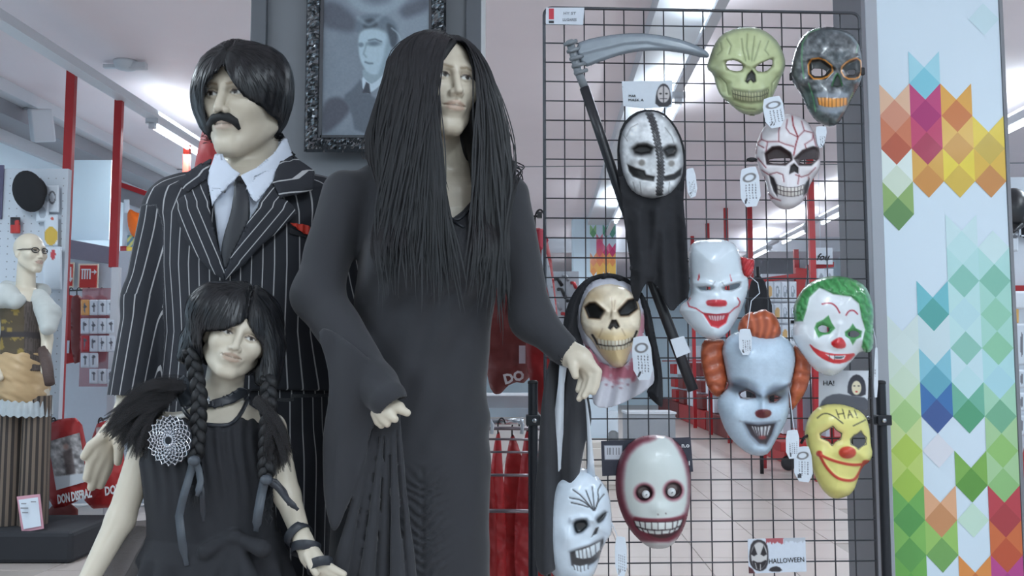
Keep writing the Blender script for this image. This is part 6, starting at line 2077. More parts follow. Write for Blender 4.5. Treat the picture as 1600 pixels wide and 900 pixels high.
shell('face', t, out, GZ, .052, 46, pt, bp, (zA([(512, 236), (560, 238), (580, 250), (566, 270), (514, 270)]), zA([(664, 244), (704, 240), (700, 264), (668, 264)])), m=m_gloss)
st = MB()
for c in ((430, 272), (727, 250)):
    p = zA([c])[0]
    st.box(D(p[0], p[1], 2.283), (.013, .01, .02))
putm('strap_clip', MB().box(D(*zA([(430, 272)])[0], 2.283), (.013, .01, .02)), m_black, t, bevel=.003)
putm('strap_clip', MB().box(D(*zA([(728, 250)])[0], 2.283), (.013, .01, .02)), m_black, t, bevel=.003)

# ---- grey skull halved by a stitched band, with a black hood
MZ = 2.232
t = mask_thing('hooded_mask', 'grey skull mask split by a black stitched band above hanging black cloth', (1020, 310), MZ)
out = zB([(490, 486), (430, 503), (376, 560), (358, 640), (365, 720), (385, 800), (420, 850), (480, 874), (550, 871), (600, 842), (636, 780), (643, 700), (631, 620), (592, 545), (545, 498)])
EL, ER = zB([(420, 655), (440, 638), (480, 636), (505, 650), (495, 672), (455, 680), (428, 674)]), zB([(552, 660), (575, 644), (604, 642), (612, 662), (600, 684), (570, 690)])
band = zB([(486, 487), (508, 540), (520, 590), (530, 640), (540, 700), (542, 760), (535, 848)])
ML, MR = zB([(394, 722), (430, 738), (470, 750), (476, 768), (514, 776), (510, 796), (460, 790), (418, 776), (400, 752)]), zB([(553, 776), (600, 764), (634, 736), (630, 770), (602, 790), (558, 796)])
cr = [zB([(390, 600), (410, 560), (440, 545)]), zB([(375, 590), (395, 620)]), zB([(560, 560), (590, 600), (600, 630)]), zB([(450, 800), (455, 850)]), zB([(580, 800), (575, 850)]), zB([(420, 800), (430, 840)])]
def pt(P, sd):
    n = fbm(P / 7.0, 22, 3)
    C = np.tile(np.array([228., 232., 236.]), (len(P), 1)) + (n[:, None] - .5) * 80
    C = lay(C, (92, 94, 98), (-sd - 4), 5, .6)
    for E in (EL, ER):
        C = lay(C, (92, 92, 94), poly_sdf(P, E) - 4, 4, .8)
        C = lay(C, (36, 36, 38), poly_sdf(P, E), 2)
    for M in (ML, MR): C = lay(C, (34, 33, 34), poly_sdf(P, M), 1.5)
    for c in ((458, 715), (588, 718)): C = lay(C, (120, 116, 112), ell_sdf(P, zB([c])[0], (5, 5)), 2, .8)
    C = lines(C, P, cr, .5, (96, 96, 98), .7, 1)
    sb = seg_dist(P, band)
    w = 5.4 + .9 * np.sin(P[:, 1] * 1.1)
    C = lay(C, (50, 50, 54), sb - w, .9)
    st_ = (sb < w) & (np.abs(((P[:, 1] * .22 + np.abs(P[:, 0] - np.interp(P[:, 1], band[:, 1], band[:, 0])) * .25) % 1) - .5) < .14)
    C[st_] = (92, 94, 98)
    tt = np.arange(0, 1, .1)
    return C
def bp(P, sd):
    h = .010 * gs(P, zB([(500, 600)])[0], (34, 26)) + .006 * rid(P, zB([(415, 640), (460, 622), (512, 640)]), 4) + .006 * rid(P, zB([(545, 645), (580, 628), (615, 638)]), 4)
    h += .008 * gs(P, zB([(420, 700)])[0], (12, 8)) + .008 * gs(P, zB([(615, 710)])[0], (9, 8)) + .012 * gs(P, zB([(535, 710)])[0], (12, 14)) + .008 * gs(P, zB([(520, 830)])[0], (26, 10)) + .004 * rid(P, band, 5)
    for E in (EL, ER): h -= .012 * dip(P, E, 4)
    for M in (ML, MR): h -= .006 * dip(P, M, 2)
    return h
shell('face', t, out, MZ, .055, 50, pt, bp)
hood_out = zB([(485, 478), (420, 495), (366, 552), (349, 640), (351, 720), (352, 760), (372, 900), (640, 900), (646, 800), (652, 700), (640, 620), (600, 540), (550, 490)])
P, F, sd = grid2d(smooth_poly(hood_out, 1), 3.0)
put('hood', Dv(P, MZ + .012 - .010 * sst(0, 10, -sd)), F, m_blackcloth, t, smooth=True, solid=.002)
cl = [(966, 262), (972, 320), (982, 391), (986, 423), (984, 446), (994, 478), (1003, 452), (1015, 436), (1028, 452), (1040, 474), (1050, 489), (1062, 474), (1078, 462), (1076, 420), (1073, 373), (1068, 320), (1067, 292)]
P, F, sd = grid2d(smooth_poly(cl, 1), 2.5)
fx = .010 * np.sin((P[:, 0] - 968 - (P[:, 1] - 300) * .05) * .17) * sst(270, 380, P[:, 1]) - .014 * rid(P, [(1024, 330), (1016, 430)], 7) + .006 * fbm(P / 14.0, 77, 2)
put('black_cloth', Dv(P, 2.220 + fx), F, m_blackcloth, t, smooth=True, solid=.0018)
tag(t, zB([(650, 748), (690, 738), (706, 858), (662, 874)]), 2.20, picture=False)

# ---- white skull with red cracks
t = mask_thing('skull_mask', 'white skull mask covered with dark red cracks', (1232, 325), GZ)
out = zA([(430, 430), (380, 435), (320, 470), (285, 530), (270, 600), (282, 640), (296, 680), (318, 720), (330, 790), (370, 832), (410, 842), (450, 827), (490, 790), (510, 720), (546, 672), (552, 640), (546, 580), (530, 520), (495, 460)])
EL, ER = zA([(318, 600), (345, 575), (380, 573), (420, 598), (426, 625), (400, 646), (325, 642)]), zA([(444, 622), (475, 590), (520, 574), (546, 580), (540, 620), (510, 646), (460, 646)])
NO = zA([(417, 688), (424, 652), (438, 642), (456, 660), (456, 686), (440, 676)])
mo, mb_ = zA([(364, 733), (395, 742), (425, 744), (455, 742), (482, 732)]), zA([(368, 770), (395, 780), (425, 783), (455, 780), (474, 772)])
CL, CR = zA([(332, 690), (352, 704), (366, 740), (366, 782), (350, 760), (338, 725)]), zA([(504, 705), (490, 722), (482, 740), (478, 782), (494, 764), (502, 735)])
ck = [[(430, 440), (435, 480), (455, 530), (446, 560), (437, 606)], [(455, 530), (482, 502), (470, 462)], [(482, 502), (520, 512), (516, 540), (484, 560), (490, 580)], [(455, 530), (420, 512), (404, 490), (410, 455)],
      [(437, 570), (400, 560), (372, 548), (372, 510), (380, 470)], [(372, 548), (325, 550), (300, 540), (296, 500)], [(325, 550), (318, 590)], [(300, 540), (276, 560), (276, 600)], [(282, 560), (310, 575)],
      [(300, 670), (330, 690), (365, 680), (390, 690), (395, 720)], [(312, 700), (318, 760), (350, 790), (330, 792)], [(350, 790), (380, 800)], [(445, 690), (470, 700), (500, 690), (530, 660)], [(460, 690), (455, 730)], [(500, 700), (498, 760), (480, 800)], [(540, 600), (530, 560), (520, 520)], [(285, 620), (318, 660)]]
ck = [zA(c) for c in ck]
def pt(P, sd):
    C = flat(P, (228, 224, 228), 5, 8, 4)
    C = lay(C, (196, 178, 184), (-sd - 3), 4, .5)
    C = lines(C, P, ck, 1.3, (204, 150, 158), .5, 1.6)
    C = lines(C, P, ck, .55, (112, 36, 44), .9, .7)
    C = lines(C, P, ck[:1], .9, (140, 30, 42), .9, .7)
    for E in (EL, ER): C = lay(C, (60, 46, 48), poly_sdf(P, E) - 2, 1.5)
    C = lay(C, (30, 24, 26), poly_sdf(P, NO), 1)
    for M in (CL, CR): C = lay(C, (40, 32, 36), poly_sdf(P, M), 1.2)
    mid = (mo + mb_) / 2
    C = teeth(C, P, mo, mid, 8, (226, 220, 214), (74, 60, 62), .6)
    C = teeth(C, P, mid, mb_, 8, (222, 216, 210), (74, 60, 62), .6)
    return lay(C, (64, 50, 54), np.minimum(seg_dist(P, mid) - .6, np.minimum(seg_dist(P, mo), seg_dist(P, mb_)) - .4), .7)
def bp(P, sd):
    h = .012 * gs(P, zA([(420, 510)])[0], (38, 26)) + .007 * rid(P, zA([(310, 590), (370, 562), (430, 600)]), 4) + .007 * rid(P, zA([(550, 565), (500, 568), (442, 606)]), 4)
    h += .010 * gs(P, zA([(305, 668)])[0], (12, 8)) + .010 * gs(P, zA([(520, 672)])[0], (12, 8)) + .012 * gs(P, zA([(425, 755)])[0], (22, 16)) + .006 * gs(P, zA([(410, 820)])[0], (20, 8))
    h -= .006 * sum(dip(P, M, 2) for M in (CL, CR)) + .008 * dip(P, NO, 2) + .0016 * sum(rid(P, l, 1.2) for l in ck)
    for E in (EL, ER): h -= .014 * dip(P, E, 4)
    return h
shell('face', t, out, GZ, .052, 46, pt, bp, (zA([(330, 622), (420, 618), (424, 628), (400, 643), (330, 640)]), zA([(462, 628), (536, 622), (530, 632), (508, 643), (464, 643)])))
tag(t, zA([(206, 672), (286, 654), (300, 822), (214, 830)]), 2.262)
tag(t, zA([(528, 486), (582, 486), (566, 572), (540, 578)]), 2.27, picture=False)
putm('strap_clip', MB().ball(D(*zA([(258, 626)])[0], 2.28), (.014, .006, .006)), m_black, t, smooth=True)

# ---- bone skull in a black hood with a stained collar
BZ = 2.275
t = mask_thing('hooded_mask', 'bone coloured skull mask in a black hood with pink stained white collar', (955, 630), BZ)
out = zC([(300, 343), (230, 368), (195, 430), (184, 500), (200, 560), (240, 600), (262, 640), (300, 690), (340, 719), (385, 713), (410, 640), (442, 580), (457, 520), (452, 450), (425, 390), (370, 353)])
EL, ER = zC([(207, 450), (228, 432), (252, 432), (292, 466), (272, 500), (225, 496)]), zC([(354, 466), (398, 420), (430, 412), (441, 455), (400, 486), (365, 488)])
NO = zC([(309, 542), (325, 505), (345, 505), (360, 536), (346, 546), (334, 535), (320, 549)])
mo, mid, mb_ = zC([(262, 588), (300, 596), (340, 598), (380, 594), (412, 582)]), zC([(264, 612), (300, 620), (340, 621), (380, 616), (410, 600)]), zC([(272, 630), (300, 638), (340, 639), (380, 634), (405, 620)])
CK = [zC([(240, 572), (252, 590), (262, 612)]), zC([(436, 556), (426, 580), (410, 602)])]
def pt(P, sd):
    n = fbm(P / 10.0, 33, 3)
    C = np.tile(np.array([246., 232., 206.]), (len(P), 1)) + (n[:, None] - .5) * 36
    C = lay(C, (206, 168, 92), poly_sdf(P, zC([(250, 560), (420, 560), (405, 600), (390, 700), (320, 700), (270, 640)])), 9, .45)
    C = lay(C, (196, 160, 104), ell_sdf(P, zC([(240, 400)])[0], (14, 8)), 10, .5)
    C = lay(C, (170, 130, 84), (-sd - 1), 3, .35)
    C = lines(C, P, [zC([(325, 410), (328, 450), (322, 490)]), zC([(340, 420), (336, 460)]), zC([(285, 545), (270, 580)]), zC([(370, 545), (385, 575)])], .6, (150, 116, 80), .6, 1.6)
    for E in (EL, ER):
        C = lay(C, (120, 92, 64), poly_sdf(P, E) - 2, 2.5, .8)
        C = lay(C, (26, 25, 25), poly_sdf(P, E), 1.2)
    C = lay(C, (32, 28, 26), poly_sdf(P, NO), 1)
    C = lines(C, P, CK, 1.6, (36, 30, 28))
    C = teeth(C, P, mo, mid, 10, (232, 226, 208), (140, 106, 64), .5)
    C = teeth(C, P, mid, mb_, 9, (226, 218, 196), (140, 106, 64), .5)
    return lay(C, (28, 24, 22), seg_dist(P, mid) - .9, .7)
def bp(P, sd):
    h = .012 * gs(P, zC([(315, 410)])[0], (36, 20)) + .006 * rid(P, zC([(200, 440), (250, 424), (306, 470)]), 4) + .006 * rid(P, zC([(440, 404), (390, 414), (345, 470)]), 4)
    h += .010 * gs(P, zC([(230, 540)])[0], (12, 9)) + .010 * gs(P, zC([(430, 530)])[0], (9, 9)) + .011 * gs(P, zC([(340, 610)])[0], (24, 16)) + .006 * gs(P, zC([(345, 690)])[0], (16, 10)) + .007 * rid(P, zC([(330, 470), (333, 505)]), 4)
    h -= .008 * dip(P, NO, 2) + .006 * dip(P, zC([(212, 560), (240, 565), (262, 640), (240, 620)]), 3)
    for E in (EL, ER): h -= .016 * dip(P, E, 3)
    return h
shell('face', t, out, BZ - .012, .055, 44, pt, bp)
lin_out = zC([(298, 316), (220, 345), (182, 420), (172, 520), (190, 580), (205, 620), (235, 660), (300, 725), (400, 720), (450, 640), (470, 560), (470, 480), (448, 400), (400, 340)])
P, F, sd = grid2d(smooth_poly(lin_out, 1), 2.0)
C = flat(P, (206, 208, 220), 4)
C = lay(C, (206, 120, 136), poly_sdf(P, zC([(430, 480), (480, 480), (480, 640), (400, 640)])), 8, .7)
C = lay(C, (200, 96, 116), poly_sdf(P, zC([(200, 600), (300, 730), (240, 690), (190, 640)])), 7, .5)
put('hood_lining', Dv(P, BZ - .004 - .016 * sst(0, 8, -sd)), F, m_paint, t, smooth=True, cols=C, solid=.0015)
bib = zC([(205, 585), (240, 650), (300, 712), (400, 712), (452, 560), (468, 560), (490, 640), (516, 760), (505, 795), (420, 850), (320, 893), (252, 890), (238, 830), (262, 790), (232, 700)])
P, F, sd = grid2d(smooth_poly(bib, 1), 2.0)
C = flat(P, (216, 216, 226), 5)
n = fbm(P / 9.0, 44, 3)
C = lay(C, (186, 84, 104), seg_dist(P, zC([(225, 640), (300, 735), (400, 735), (440, 680)])) - 12 + (n - .5) * 26, 7, .75)
for c in ((330, 800), (365, 805), (300, 790), (395, 790)): C = lay(C, (140, 84, 100), ell_sdf(P, zC([c])[0], (2.2, 1.6)), 1.2, .7)
fx = .008 * np.sin(P[:, 0] * .22 + P[:, 1] * .05)
put('stained_collar', Dv(P, BZ - .012 + fx), F, m_paint, t, smooth=True, cols=C, solid=.0015)
hd = zC([(290, 298), (215, 322), (165, 372), (130, 440), (112, 520), (104, 600), (116, 720), (130, 860), (190, 860), (220, 800), (236, 700), (196, 600), (176, 520), (186, 420), (224, 348), (298, 320), (396, 344), (444, 404), (468, 480), (470, 560), (492, 640), (518, 756), (500, 790), (472, 830), (545, 896), (552, 870), (548, 720), (522, 600), (500, 480), (478, 410), (410, 330), (350, 304)])
P, F, sd = grid2d(smooth_poly(hd, 1), 2.2)
fx = .006 * np.sin(P[:, 0] * .25 + P[:, 1] * .09) + .004 * fbm(P / 9.0, 51, 2)
put('hood', Dv(P, BZ - .002 - .022 * sst(0, 9, -sd) + fx), F, m_blackcloth, t, smooth=True, solid=.0018)
tag(t, zC([(412, 588), (494, 578), (512, 768), (424, 772)]), 2.205)

# ---- white glossy clown with red tufts
t = mask_thing('clown_mask', 'glossy white clown mask with thin red smile and red side tuft', (1120, 530), GZ)
out = zD([(235, 108), (150, 117), (115, 148), (117, 250), (124, 330), (128, 402), (58, 455), (100, 520), (170, 590), (230, 617), (270, 611), (312, 580), (360, 510), (396, 420), (417, 350), (413, 298), (388, 290), (376, 200), (356, 135), (300, 111)])
HL, HR = zD([(160, 350), (200, 346), (240, 350), (225, 362), (180, 364)]), zD([(284, 350), (330, 338), (376, 326), (374, 346), (330, 366), (292, 362)])
NO = zD([(200, 425), (214, 412), (300, 412), (311, 430), (300, 448), (214, 446)])
smile = [zD([(124, 405), (110, 422), (118, 446), (152, 456), (188, 480), (255, 488), (320, 480), (345, 456), (366, 444), (374, 424), (362, 404)])]
MO = zD([(188, 482), (255, 490), (320, 482), (304, 530), (265, 556), (228, 545)])
def pt(P, sd):
    C = flat(P, (220, 232, 242), 3, 8, 5)
    C = lines(C, P, smile, .9, (196, 32, 52), 1, .8)
    C = lay(C, (200, 34, 50), poly_sdf(P, MO), 1)
    C = teeth(C, P, zD([(212, 490), (255, 493), (300, 490)]), zD([(222, 512), (255, 520), (292, 510)]), 6, (216, 190, 196), (150, 36, 50), .7)
    C = lay(C, (198, 36, 52), poly_sdf(P, smooth_poly(NO, 1)), 1)
    C = lines(C, P, [zD([(248, 322), (236, 342), (196, 348)]), zD([(282, 322), (296, 344), (330, 338)])], .7, (120, 124, 132), .7, 1)
    for H in (HL, HR): C = lay(C, (120, 126, 134), poly_sdf(P, H) - 1.5, 1.5, .6)
    C = lay(C, (196, 36, 50), poly_sdf(P, zD([(168, 276), (172, 300), (164, 318), (160, 316)])), .6)
    return lay(C, (196, 36, 50), poly_sdf(P, zD([(322, 280), (334, 318), (328, 320)])), .6)
def bp(P, sd):
    h = .016 * gs(P, zD([(245, 200)])[0], (30, 26)) + .007 * rid(P, zD([(140, 330), (200, 328), (246, 345)]), 5) + .007 * rid(P, zD([(380, 310), (320, 326), (284, 345)]), 5) + .012 * gs(P, zD([(255, 425)])[0], (15, 9))
    h += .010 * gs(P, zD([(150, 430)])[0], (14, 10)) + .010 * gs(P, zD([(358, 430)])[0], (11, 10)) + .008 * gs(P, zD([(255, 585)])[0], (16, 9)) - .005 * dip(P, MO, 2)
    for H in (HL, HR): h -= .010 * dip(P, H, 5)
    return h
putm('wire_hook', MB().tube([D(1115, 384, 2.298), D(1115, 388, 2.27), D(1115, 392, 2.245)], .0016, 6), m_wire, t)
shell('face', t, out, 2.248, .050, 42, pt, bp, (HL, HR), m=m_gloss)
def tuft(pts, name, c, d, w=.014, par=t, stripes=True, z=zD):
    P, F, sd = grid2d(smooth_poly(z(pts) if z else pts, 1), 1.5)
    C = flat(P, c, 10, 4, 9)
    X = Dv(P, d - dome(sd, w, 8) - .003 * np.sin(P[:, 0] * .8 + P[:, 1] * .5))
    return put(name, X, F, m_gloss, par, smooth=True, cols=np.clip(C, 0, 255), solid=.0018)
tuft([(372, 190), (410, 204), (450, 208), (444, 250), (438, 286), (404, 306), (388, 290), (380, 240)], 'hair_tuft', (200, 44, 52), 2.280)
tag(t, zE([(256, 122), (328, 120), (328, 258), (262, 258)]), 2.19, string=[(1168, 513, 2.19), (1171, 490, 2.20), (1174, 470, 2.215), (1187, 458, 2.24), (1184, 442, 2.262), (1172, 432, 2.285)], picture=False)

# ---- pale clown with orange hair
CZ = 2.285
t = mask_thing('clown_mask', 'large pale clown mask with orange moulded hair and sooty eyes', (1180, 710), CZ)
out = zE([(250, 130), (190, 165), (162, 230), (175, 290), (190, 370), (204, 430), (160, 470), (139, 510), (150, 580), (190, 680), (240, 740), (310, 797), (380, 807), (422, 790), (452, 730), (500, 650), (531, 570), (531, 480), (537, 420), (562, 330), (567, 260), (542, 190), (490, 150), (400, 140), (320, 128)])
HL, HR = zE([(262, 466), (300, 450), (340, 470), (345, 485), (300, 492), (270, 486)]), zE([(420, 482), (450, 474), (482, 490), (456, 512), (426, 512)])
NO = zE([(343, 566), (370, 552), (425, 554), (438, 575), (420, 596), (380, 602), (350, 592)])
MO = zE([(292, 630), (360, 640), (452, 630), (434, 690), (406, 742), (370, 736), (325, 692)])
def pt(P, sd):
    C = flat(P, (198, 218, 236), 7, 9, 6)
    C = C + (fbm(P / 2.4, 8, 2)[:, None] - .5) * 10
    for c, r, ro in (((290, 440), (24, 13), .35), ((462, 470), (18, 14), -.35)):
        C = lay(C, (62, 68, 80), ell_sdf(P, zE([c])[0], r, ro), 7, .75)
    C = lay(C, (50, 54, 64), seg_dist(P, zE([(230, 420), (300, 440), (372, 480)])) - 2, 4, .8)
    C = lay(C, (50, 54, 64), seg_dist(P, zE([(530, 420), (470, 450), (410, 484)])) - 2, 4, .8)
    for H in (HL, HR): C = lay(C, (70, 40, 44), poly_sdf(P, H) - 1.5, 1.5)
    C = lay(C, (112, 44, 50), poly_sdf(P, smooth_poly(NO, 1)), 1)
    C = lay(C, (86, 92, 106), poly_sdf(P, MO) - 3, 4, .8)
    C = lay(C, (54, 46, 54), poly_sdf(P, MO), 1)
    C = teeth(C, P, zE([(322, 642), (370, 648), (435, 640)]), zE([(345, 690), (375, 705), (418, 690)]), 6, (214, 218, 222), (54, 46, 54), 1.3)
    C = lay(C, (150, 60, 60), ell_sdf(P, zE([(385, 705)])[0], (6, 3)), 1.5, .8)
    return lay(C, (120, 130, 146), seg_dist(P, zE([(262, 616), (300, 626), (452, 624), (482, 612)])) - 1, 2.5, .6)
def bp(P, sd):
    h = .020 * gs(P, zE([(365, 260)])[0], (44, 34)) + .010 * rid(P, zE([(230, 425), (300, 440), (372, 478)]), 6) + .010 * rid(P, zE([(530, 425), (470, 452), (410, 480)]), 6)
    h += .016 * gs(P, zE([(390, 570)])[0], (14, 12)) + .010 * rid(P, zE([(392, 480), (392, 560)]), 6) + .012 * gs(P, zE([(240, 580)])[0], (18, 16)) + .012 * gs(P, zE([(492, 590)])[0], (11, 16)) + .012 * gs(P, zE([(370, 780)])[0], (18, 8)) - .008 * dip(P, MO, 3)
    for H in (HL, HR): h -= .012 * dip(P, H, 5)
    return h
shell('face', t, out, CZ - .012, .060, 50, pt, bp, (HL, HR))
for pts, nm in (([(60, 178), (120, 168), (184, 176), (172, 230), (184, 300), (205, 400), (176, 470), (132, 492), (90, 440), (62, 350), (48, 260)], 'hair_wing'), ([(548, 196), (600, 236), (646, 272), (648, 370), (620, 460), (572, 530), (540, 566), (526, 480), (546, 380), (560, 290)], 'hair_wing')):
    L = smooth_poly(zE(pts), 1)
    P, F, sd = grid2d(L, 1.3)
    s = -1 if pts[0][0] < 300 else 1
    wv = np.sin((P[:, 1] + s * (P[:, 0] - 1180) * -.35) * .36 + np.sin(P[:, 0] * .12) * 1.2 + 7 * fbm(P / 26, 6, 2))
    C = np.tile(np.array([178., 88., 54.]), (len(P), 1)) + wv[:, None] * np.array([12, 9, 7]) + (fbm(P / 3, 7, 2)[:, None] - .5) * 20
    put(nm, Dv(P, CZ - .004 - dome(sd, .022, 14) - .0016 * wv), F, m_plast, t, smooth=True, cols=C, solid=.0018, label='orange moulded hair')
L = smooth_poly(zE([(246, 136), (262, 66), (316, 22), (340, 30), (396, 6), (420, 26), (452, 34), (482, 100), (488, 152), (440, 184), (384, 190), (330, 172), (300, 140)]), 1)
P, F, sd = grid2d(L, 1.3)
wv = np.sin((P[:, 0] - 1185) * .55 + np.sin(P[:, 1] * .12) * 1.2 + (P[:, 1] - 520) * (P[:, 0] - 1185) * .004)
C = np.tile(np.array([178., 88., 54.]), (len(P), 1)) + wv[:, None] * np.array([20, 14, 10])
put('hair_quiff', Dv(P, CZ - .030 - dome(sd, .034, 14) - .0012 * wv), F, m_plast, t, smooth=True, cols=C, solid=.0018, label='orange moulded quiff of hair')
tag(t, zE([(512, 672), (584, 664), (584, 816), (514, 822)]), 2.235, string=[(1241, 672, 2.236), (1238, 650, 2.24), (1235, 620, 2.25), (1232, 605, 2.27)], picture=False)

# ---- clown with green hair
t = mask_thing('clown_mask', 'white clown mask with green hair and green painted eyes', (1300, 585), GZ)
out = zD([(825, 293), (760, 308), (700, 343), (660, 400), (638, 460), (648, 520), (638, 560), (638, 612), (690, 690), (740, 760), (800, 791), (840, 797), (890, 770), (950, 702), (980, 672), (1020, 682), (1046, 650), (1041, 560), (1047, 470), (1032, 400), (1002, 340), (950, 309), (880, 293)])
hair = zD([(600, 470), (648, 522), (690, 520), (708, 462), (722, 400), (772, 352), (800, 362), (842, 384), (930, 396), (972, 432), (984, 500), (1002, 560), (984, 650), (1010, 700), (1080, 660), (1080, 300), (850, 240), (640, 340)])
HL, HR = zD([(762, 552), (790, 537), (829, 558), (816, 578), (776, 576)]), zD([(910, 582), (944, 564), (981, 584), (960, 601), (922, 600)])
gl = [zD([(818, 490), (834, 528), (852, 556), (824, 584), (790, 590), (768, 604), (758, 584), (746, 556), (758, 528), (792, 512)]), zD([(940, 532), (956, 556), (986, 570), (982, 600), (958, 612), (940, 640), (924, 610), (902, 594), (900, 574), (924, 556)])]
NO = zD([(826, 630), (848, 612), (880, 598), (898, 618), (908, 642), (896, 658), (850, 656)])
MO = zD([(714, 626), (760, 664), (830, 684), (900, 686), (962, 680), (922, 722), (860, 737), (800, 717), (750, 682)])
TH = zD([(800, 684), (830, 692), (880, 694), (906, 690), (896, 712), (840, 712)])
def pt(P, sd):
    C = flat(P, (226, 232, 238), 3, 9, 3)
    C = lines(C, P, [smooth_poly(zD([(786, 434), (826, 426), (856, 444), (874, 478)]), 2, False), smooth_poly(zD([(906, 490), (920, 468), (944, 464), (964, 484)]), 2, False)], 1.1, (170, 40, 60), 1, .8)
    for g in gl: C = lay(C, (70, 146, 82), poly_sdf(P, g), 1)
    C = lay(C, (204, 36, 44), poly_sdf(P, smooth_poly(MO, 1)), 1)
    C = lay(C, (220, 222, 224), poly_sdf(P, TH), .8)
    C = lines(C, P, [zD([(822, 684), (822, 712)]), zD([(850, 690), (848, 714)])], .6, (90, 60, 64))
    C = lay(C, (206, 36, 44), poly_sdf(P, smooth_poly(NO, 1)), 1)
    hs = poly_sdf(P, hair)
    n = np.sin((P[:, 0] * .6 - P[:, 1] * .45) * .8 + fbm(P / 6, 5, 2) * 7)
    hc = np.tile(np.array([62., 142., 78.]), (len(P), 1)) + n[:, None] * np.array([14, 18, 14])
    a = (1 - sst(-1, 1, hs))[:, None]
    return C * (1 - a) + hc * a
def bp(P, sd):
    hs = poly_sdf(P, hair)
    n = np.sin((P[:, 0] * .6 - P[:, 1] * .45) * .8 + fbm(P / 6, 5, 2) * 7)
    h = (.009 + .0012 * n) * (1 - sst(-3, 2, hs)) + .010 * gs(P, zD([(850, 450)])[0], (34, 24)) + .018 * gs(P, zD([(868, 632)])[0], (11, 9)) + .010 * gs(P, zD([(745, 620)])[0], (14, 12)) + .006 * rid(P, zD([(880, 540), (870, 600)]), 5)
    h += .010 * gs(P, zD([(840, 760)])[0], (18, 9)) + .005 * gs(P, zD([(830, 705)])[0], (30, 8))
    for H in (HL, HR): h -= .010 * dip(P, H, 5)
    return h
putm('wire_hook', MB().tube([D(1300, 440, 2.33), D(1300, 443, 2.29), D(1300, 447, 2.246)], .0016, 6), m_wire, t)
shell('face', t, out, 2.250, .052, 46, pt, bp, (HL, HR, zD([(846, 694), (882, 697), (902, 693), (894, 709), (850, 709)])), m=m_gloss)
putm('strap_clip', MB().box(D(*zD([(642, 524)])[0], 2.284), (.012, .008, .008)), m_black, t)
tag(t, [(1367, 545), (1372, 545), (1372, 621), (1365, 621)], 2.27, string=[(1369, 546, 2.272), (1368, 530, 2.276), (1364, 512, 2.28)], picture=False, lines_n=1)

# ---- yellow clown with writing on its forehead
t = mask_thing('clown_mask', 'pale yellow clown mask with HA! written on the forehead', (1310, 780), GZ)
out = zF([(700, -26), (640, 28), (611, 110), (622, 180), (640, 260), (652, 310), (680, 390), (730, 460), (780, 487), (840, 471), (878, 445), (902, 380), (924, 310), (966, 282), (983, 240), (972, 190), (970, 150), (962, 90), (947, 40), (900, -4), (800, -34)])
HL, HR = zF([(700, 132), (740, 110), (766, 92), (784, 114), (812, 130), (806, 160), (780, 170), (762, 192), (746, 170), (704, 152)]), zF([(864, 162), (884, 140), (900, 134), (918, 118), (930, 138), (946, 152), (945, 186), (922, 196), (906, 212), (890, 196), (868, 188)])
NO = (zF([(845, 232)])[0], (13.5, 9.5))
UP = smooth_poly(zF([(690, 240), (735, 264), (800, 286), (870, 300), (925, 298), (960, 282)]), 2, False)
LO = smooth_poly(zF([(694, 246), (728, 310), (780, 366), (830, 384), (880, 384), (905, 350), (930, 298)]), 2, False)
def pt(P, sd):
    C = flat(P, (230, 222, 134), 4, 10, 3)
    C = lay(C, (226, 190, 130), ell_sdf(P, zF([(755, 140)])[0], (22, 16)), 8, .35)
    for H in (HL, HR): C = lay(C, (60, 56, 66), np.abs(poly_sdf(P, H) - .6) - .8, .8)
    C = lines(C, P, [smooth_poly(zF([(682, 46), (712, 20), (756, 24), (820, 74)]), 2, False), zF([(878, 88), (942, 56)])], .8, (38, 36, 36), 1, .8)
    C = lines(C, P, [UP, LO], 2.1, (200, 62, 42), 1, 1)
    C = lay(C, (200, 62, 42), ell_sdf(P, zF([(693, 238)])[0], (5, 4.6)), 1)
    C = lay(C, (200, 62, 42), ell_sdf(P, zF([(946, 286)])[0], (6, 4)), 1)
    C = lay(C, (204, 66, 44), ell_sdf(P, *NO), 1)
    T_ = lambda pts: zE(pts)
    ha = [[(784, 556), (800, 600)], [(818, 552), (832, 602)], [(794, 580), (826, 574)], [(856, 560), (848, 600)], [(856, 560), (874, 596)], [(850, 584), (868, 580)], [(884, 558), (894, 584)]]
    C = lines(C, P, [T_(l) for l in ha], .75, (60, 56, 36), 1, .7)
    return lay(C, (60, 56, 36), ell_sdf(P, T_([(898, 596)])[0], (1.1, 1.1)), .7)
def bp(P, sd):
    h = .014 * gs(P, zF([(800, 40)])[0], (40, 22)) + .022 * gs(P, NO[0], (14, 10)) + .012 * gs(P, zF([(700, 245)])[0], (14, 12)) + .012 * gs(P, zF([(950, 270)])[0], (9, 10)) + .008 * gs(P, zF([(810, 440)])[0], (20, 9))
    h += .0025 * rid(P, UP, 3) + .0035 * rid(P, LO, 3)
    for H in (HL, HR): h -= .010 * dip(P, H, 6)
    return h
shell('face', t, out, GZ, .055, 46, pt, bp, (HL, HR))
tag(t, zF([(556, 210), (648, 200), (662, 396), (558, 386)]), 2.255)
putm('strap', MB().tube([D(1252, 692, 2.275), D(1256, 684, 2.26), D(1262, 680, 2.27), D(1263, 690, 2.282)], .0035, 8), m_black, t, smooth=True)

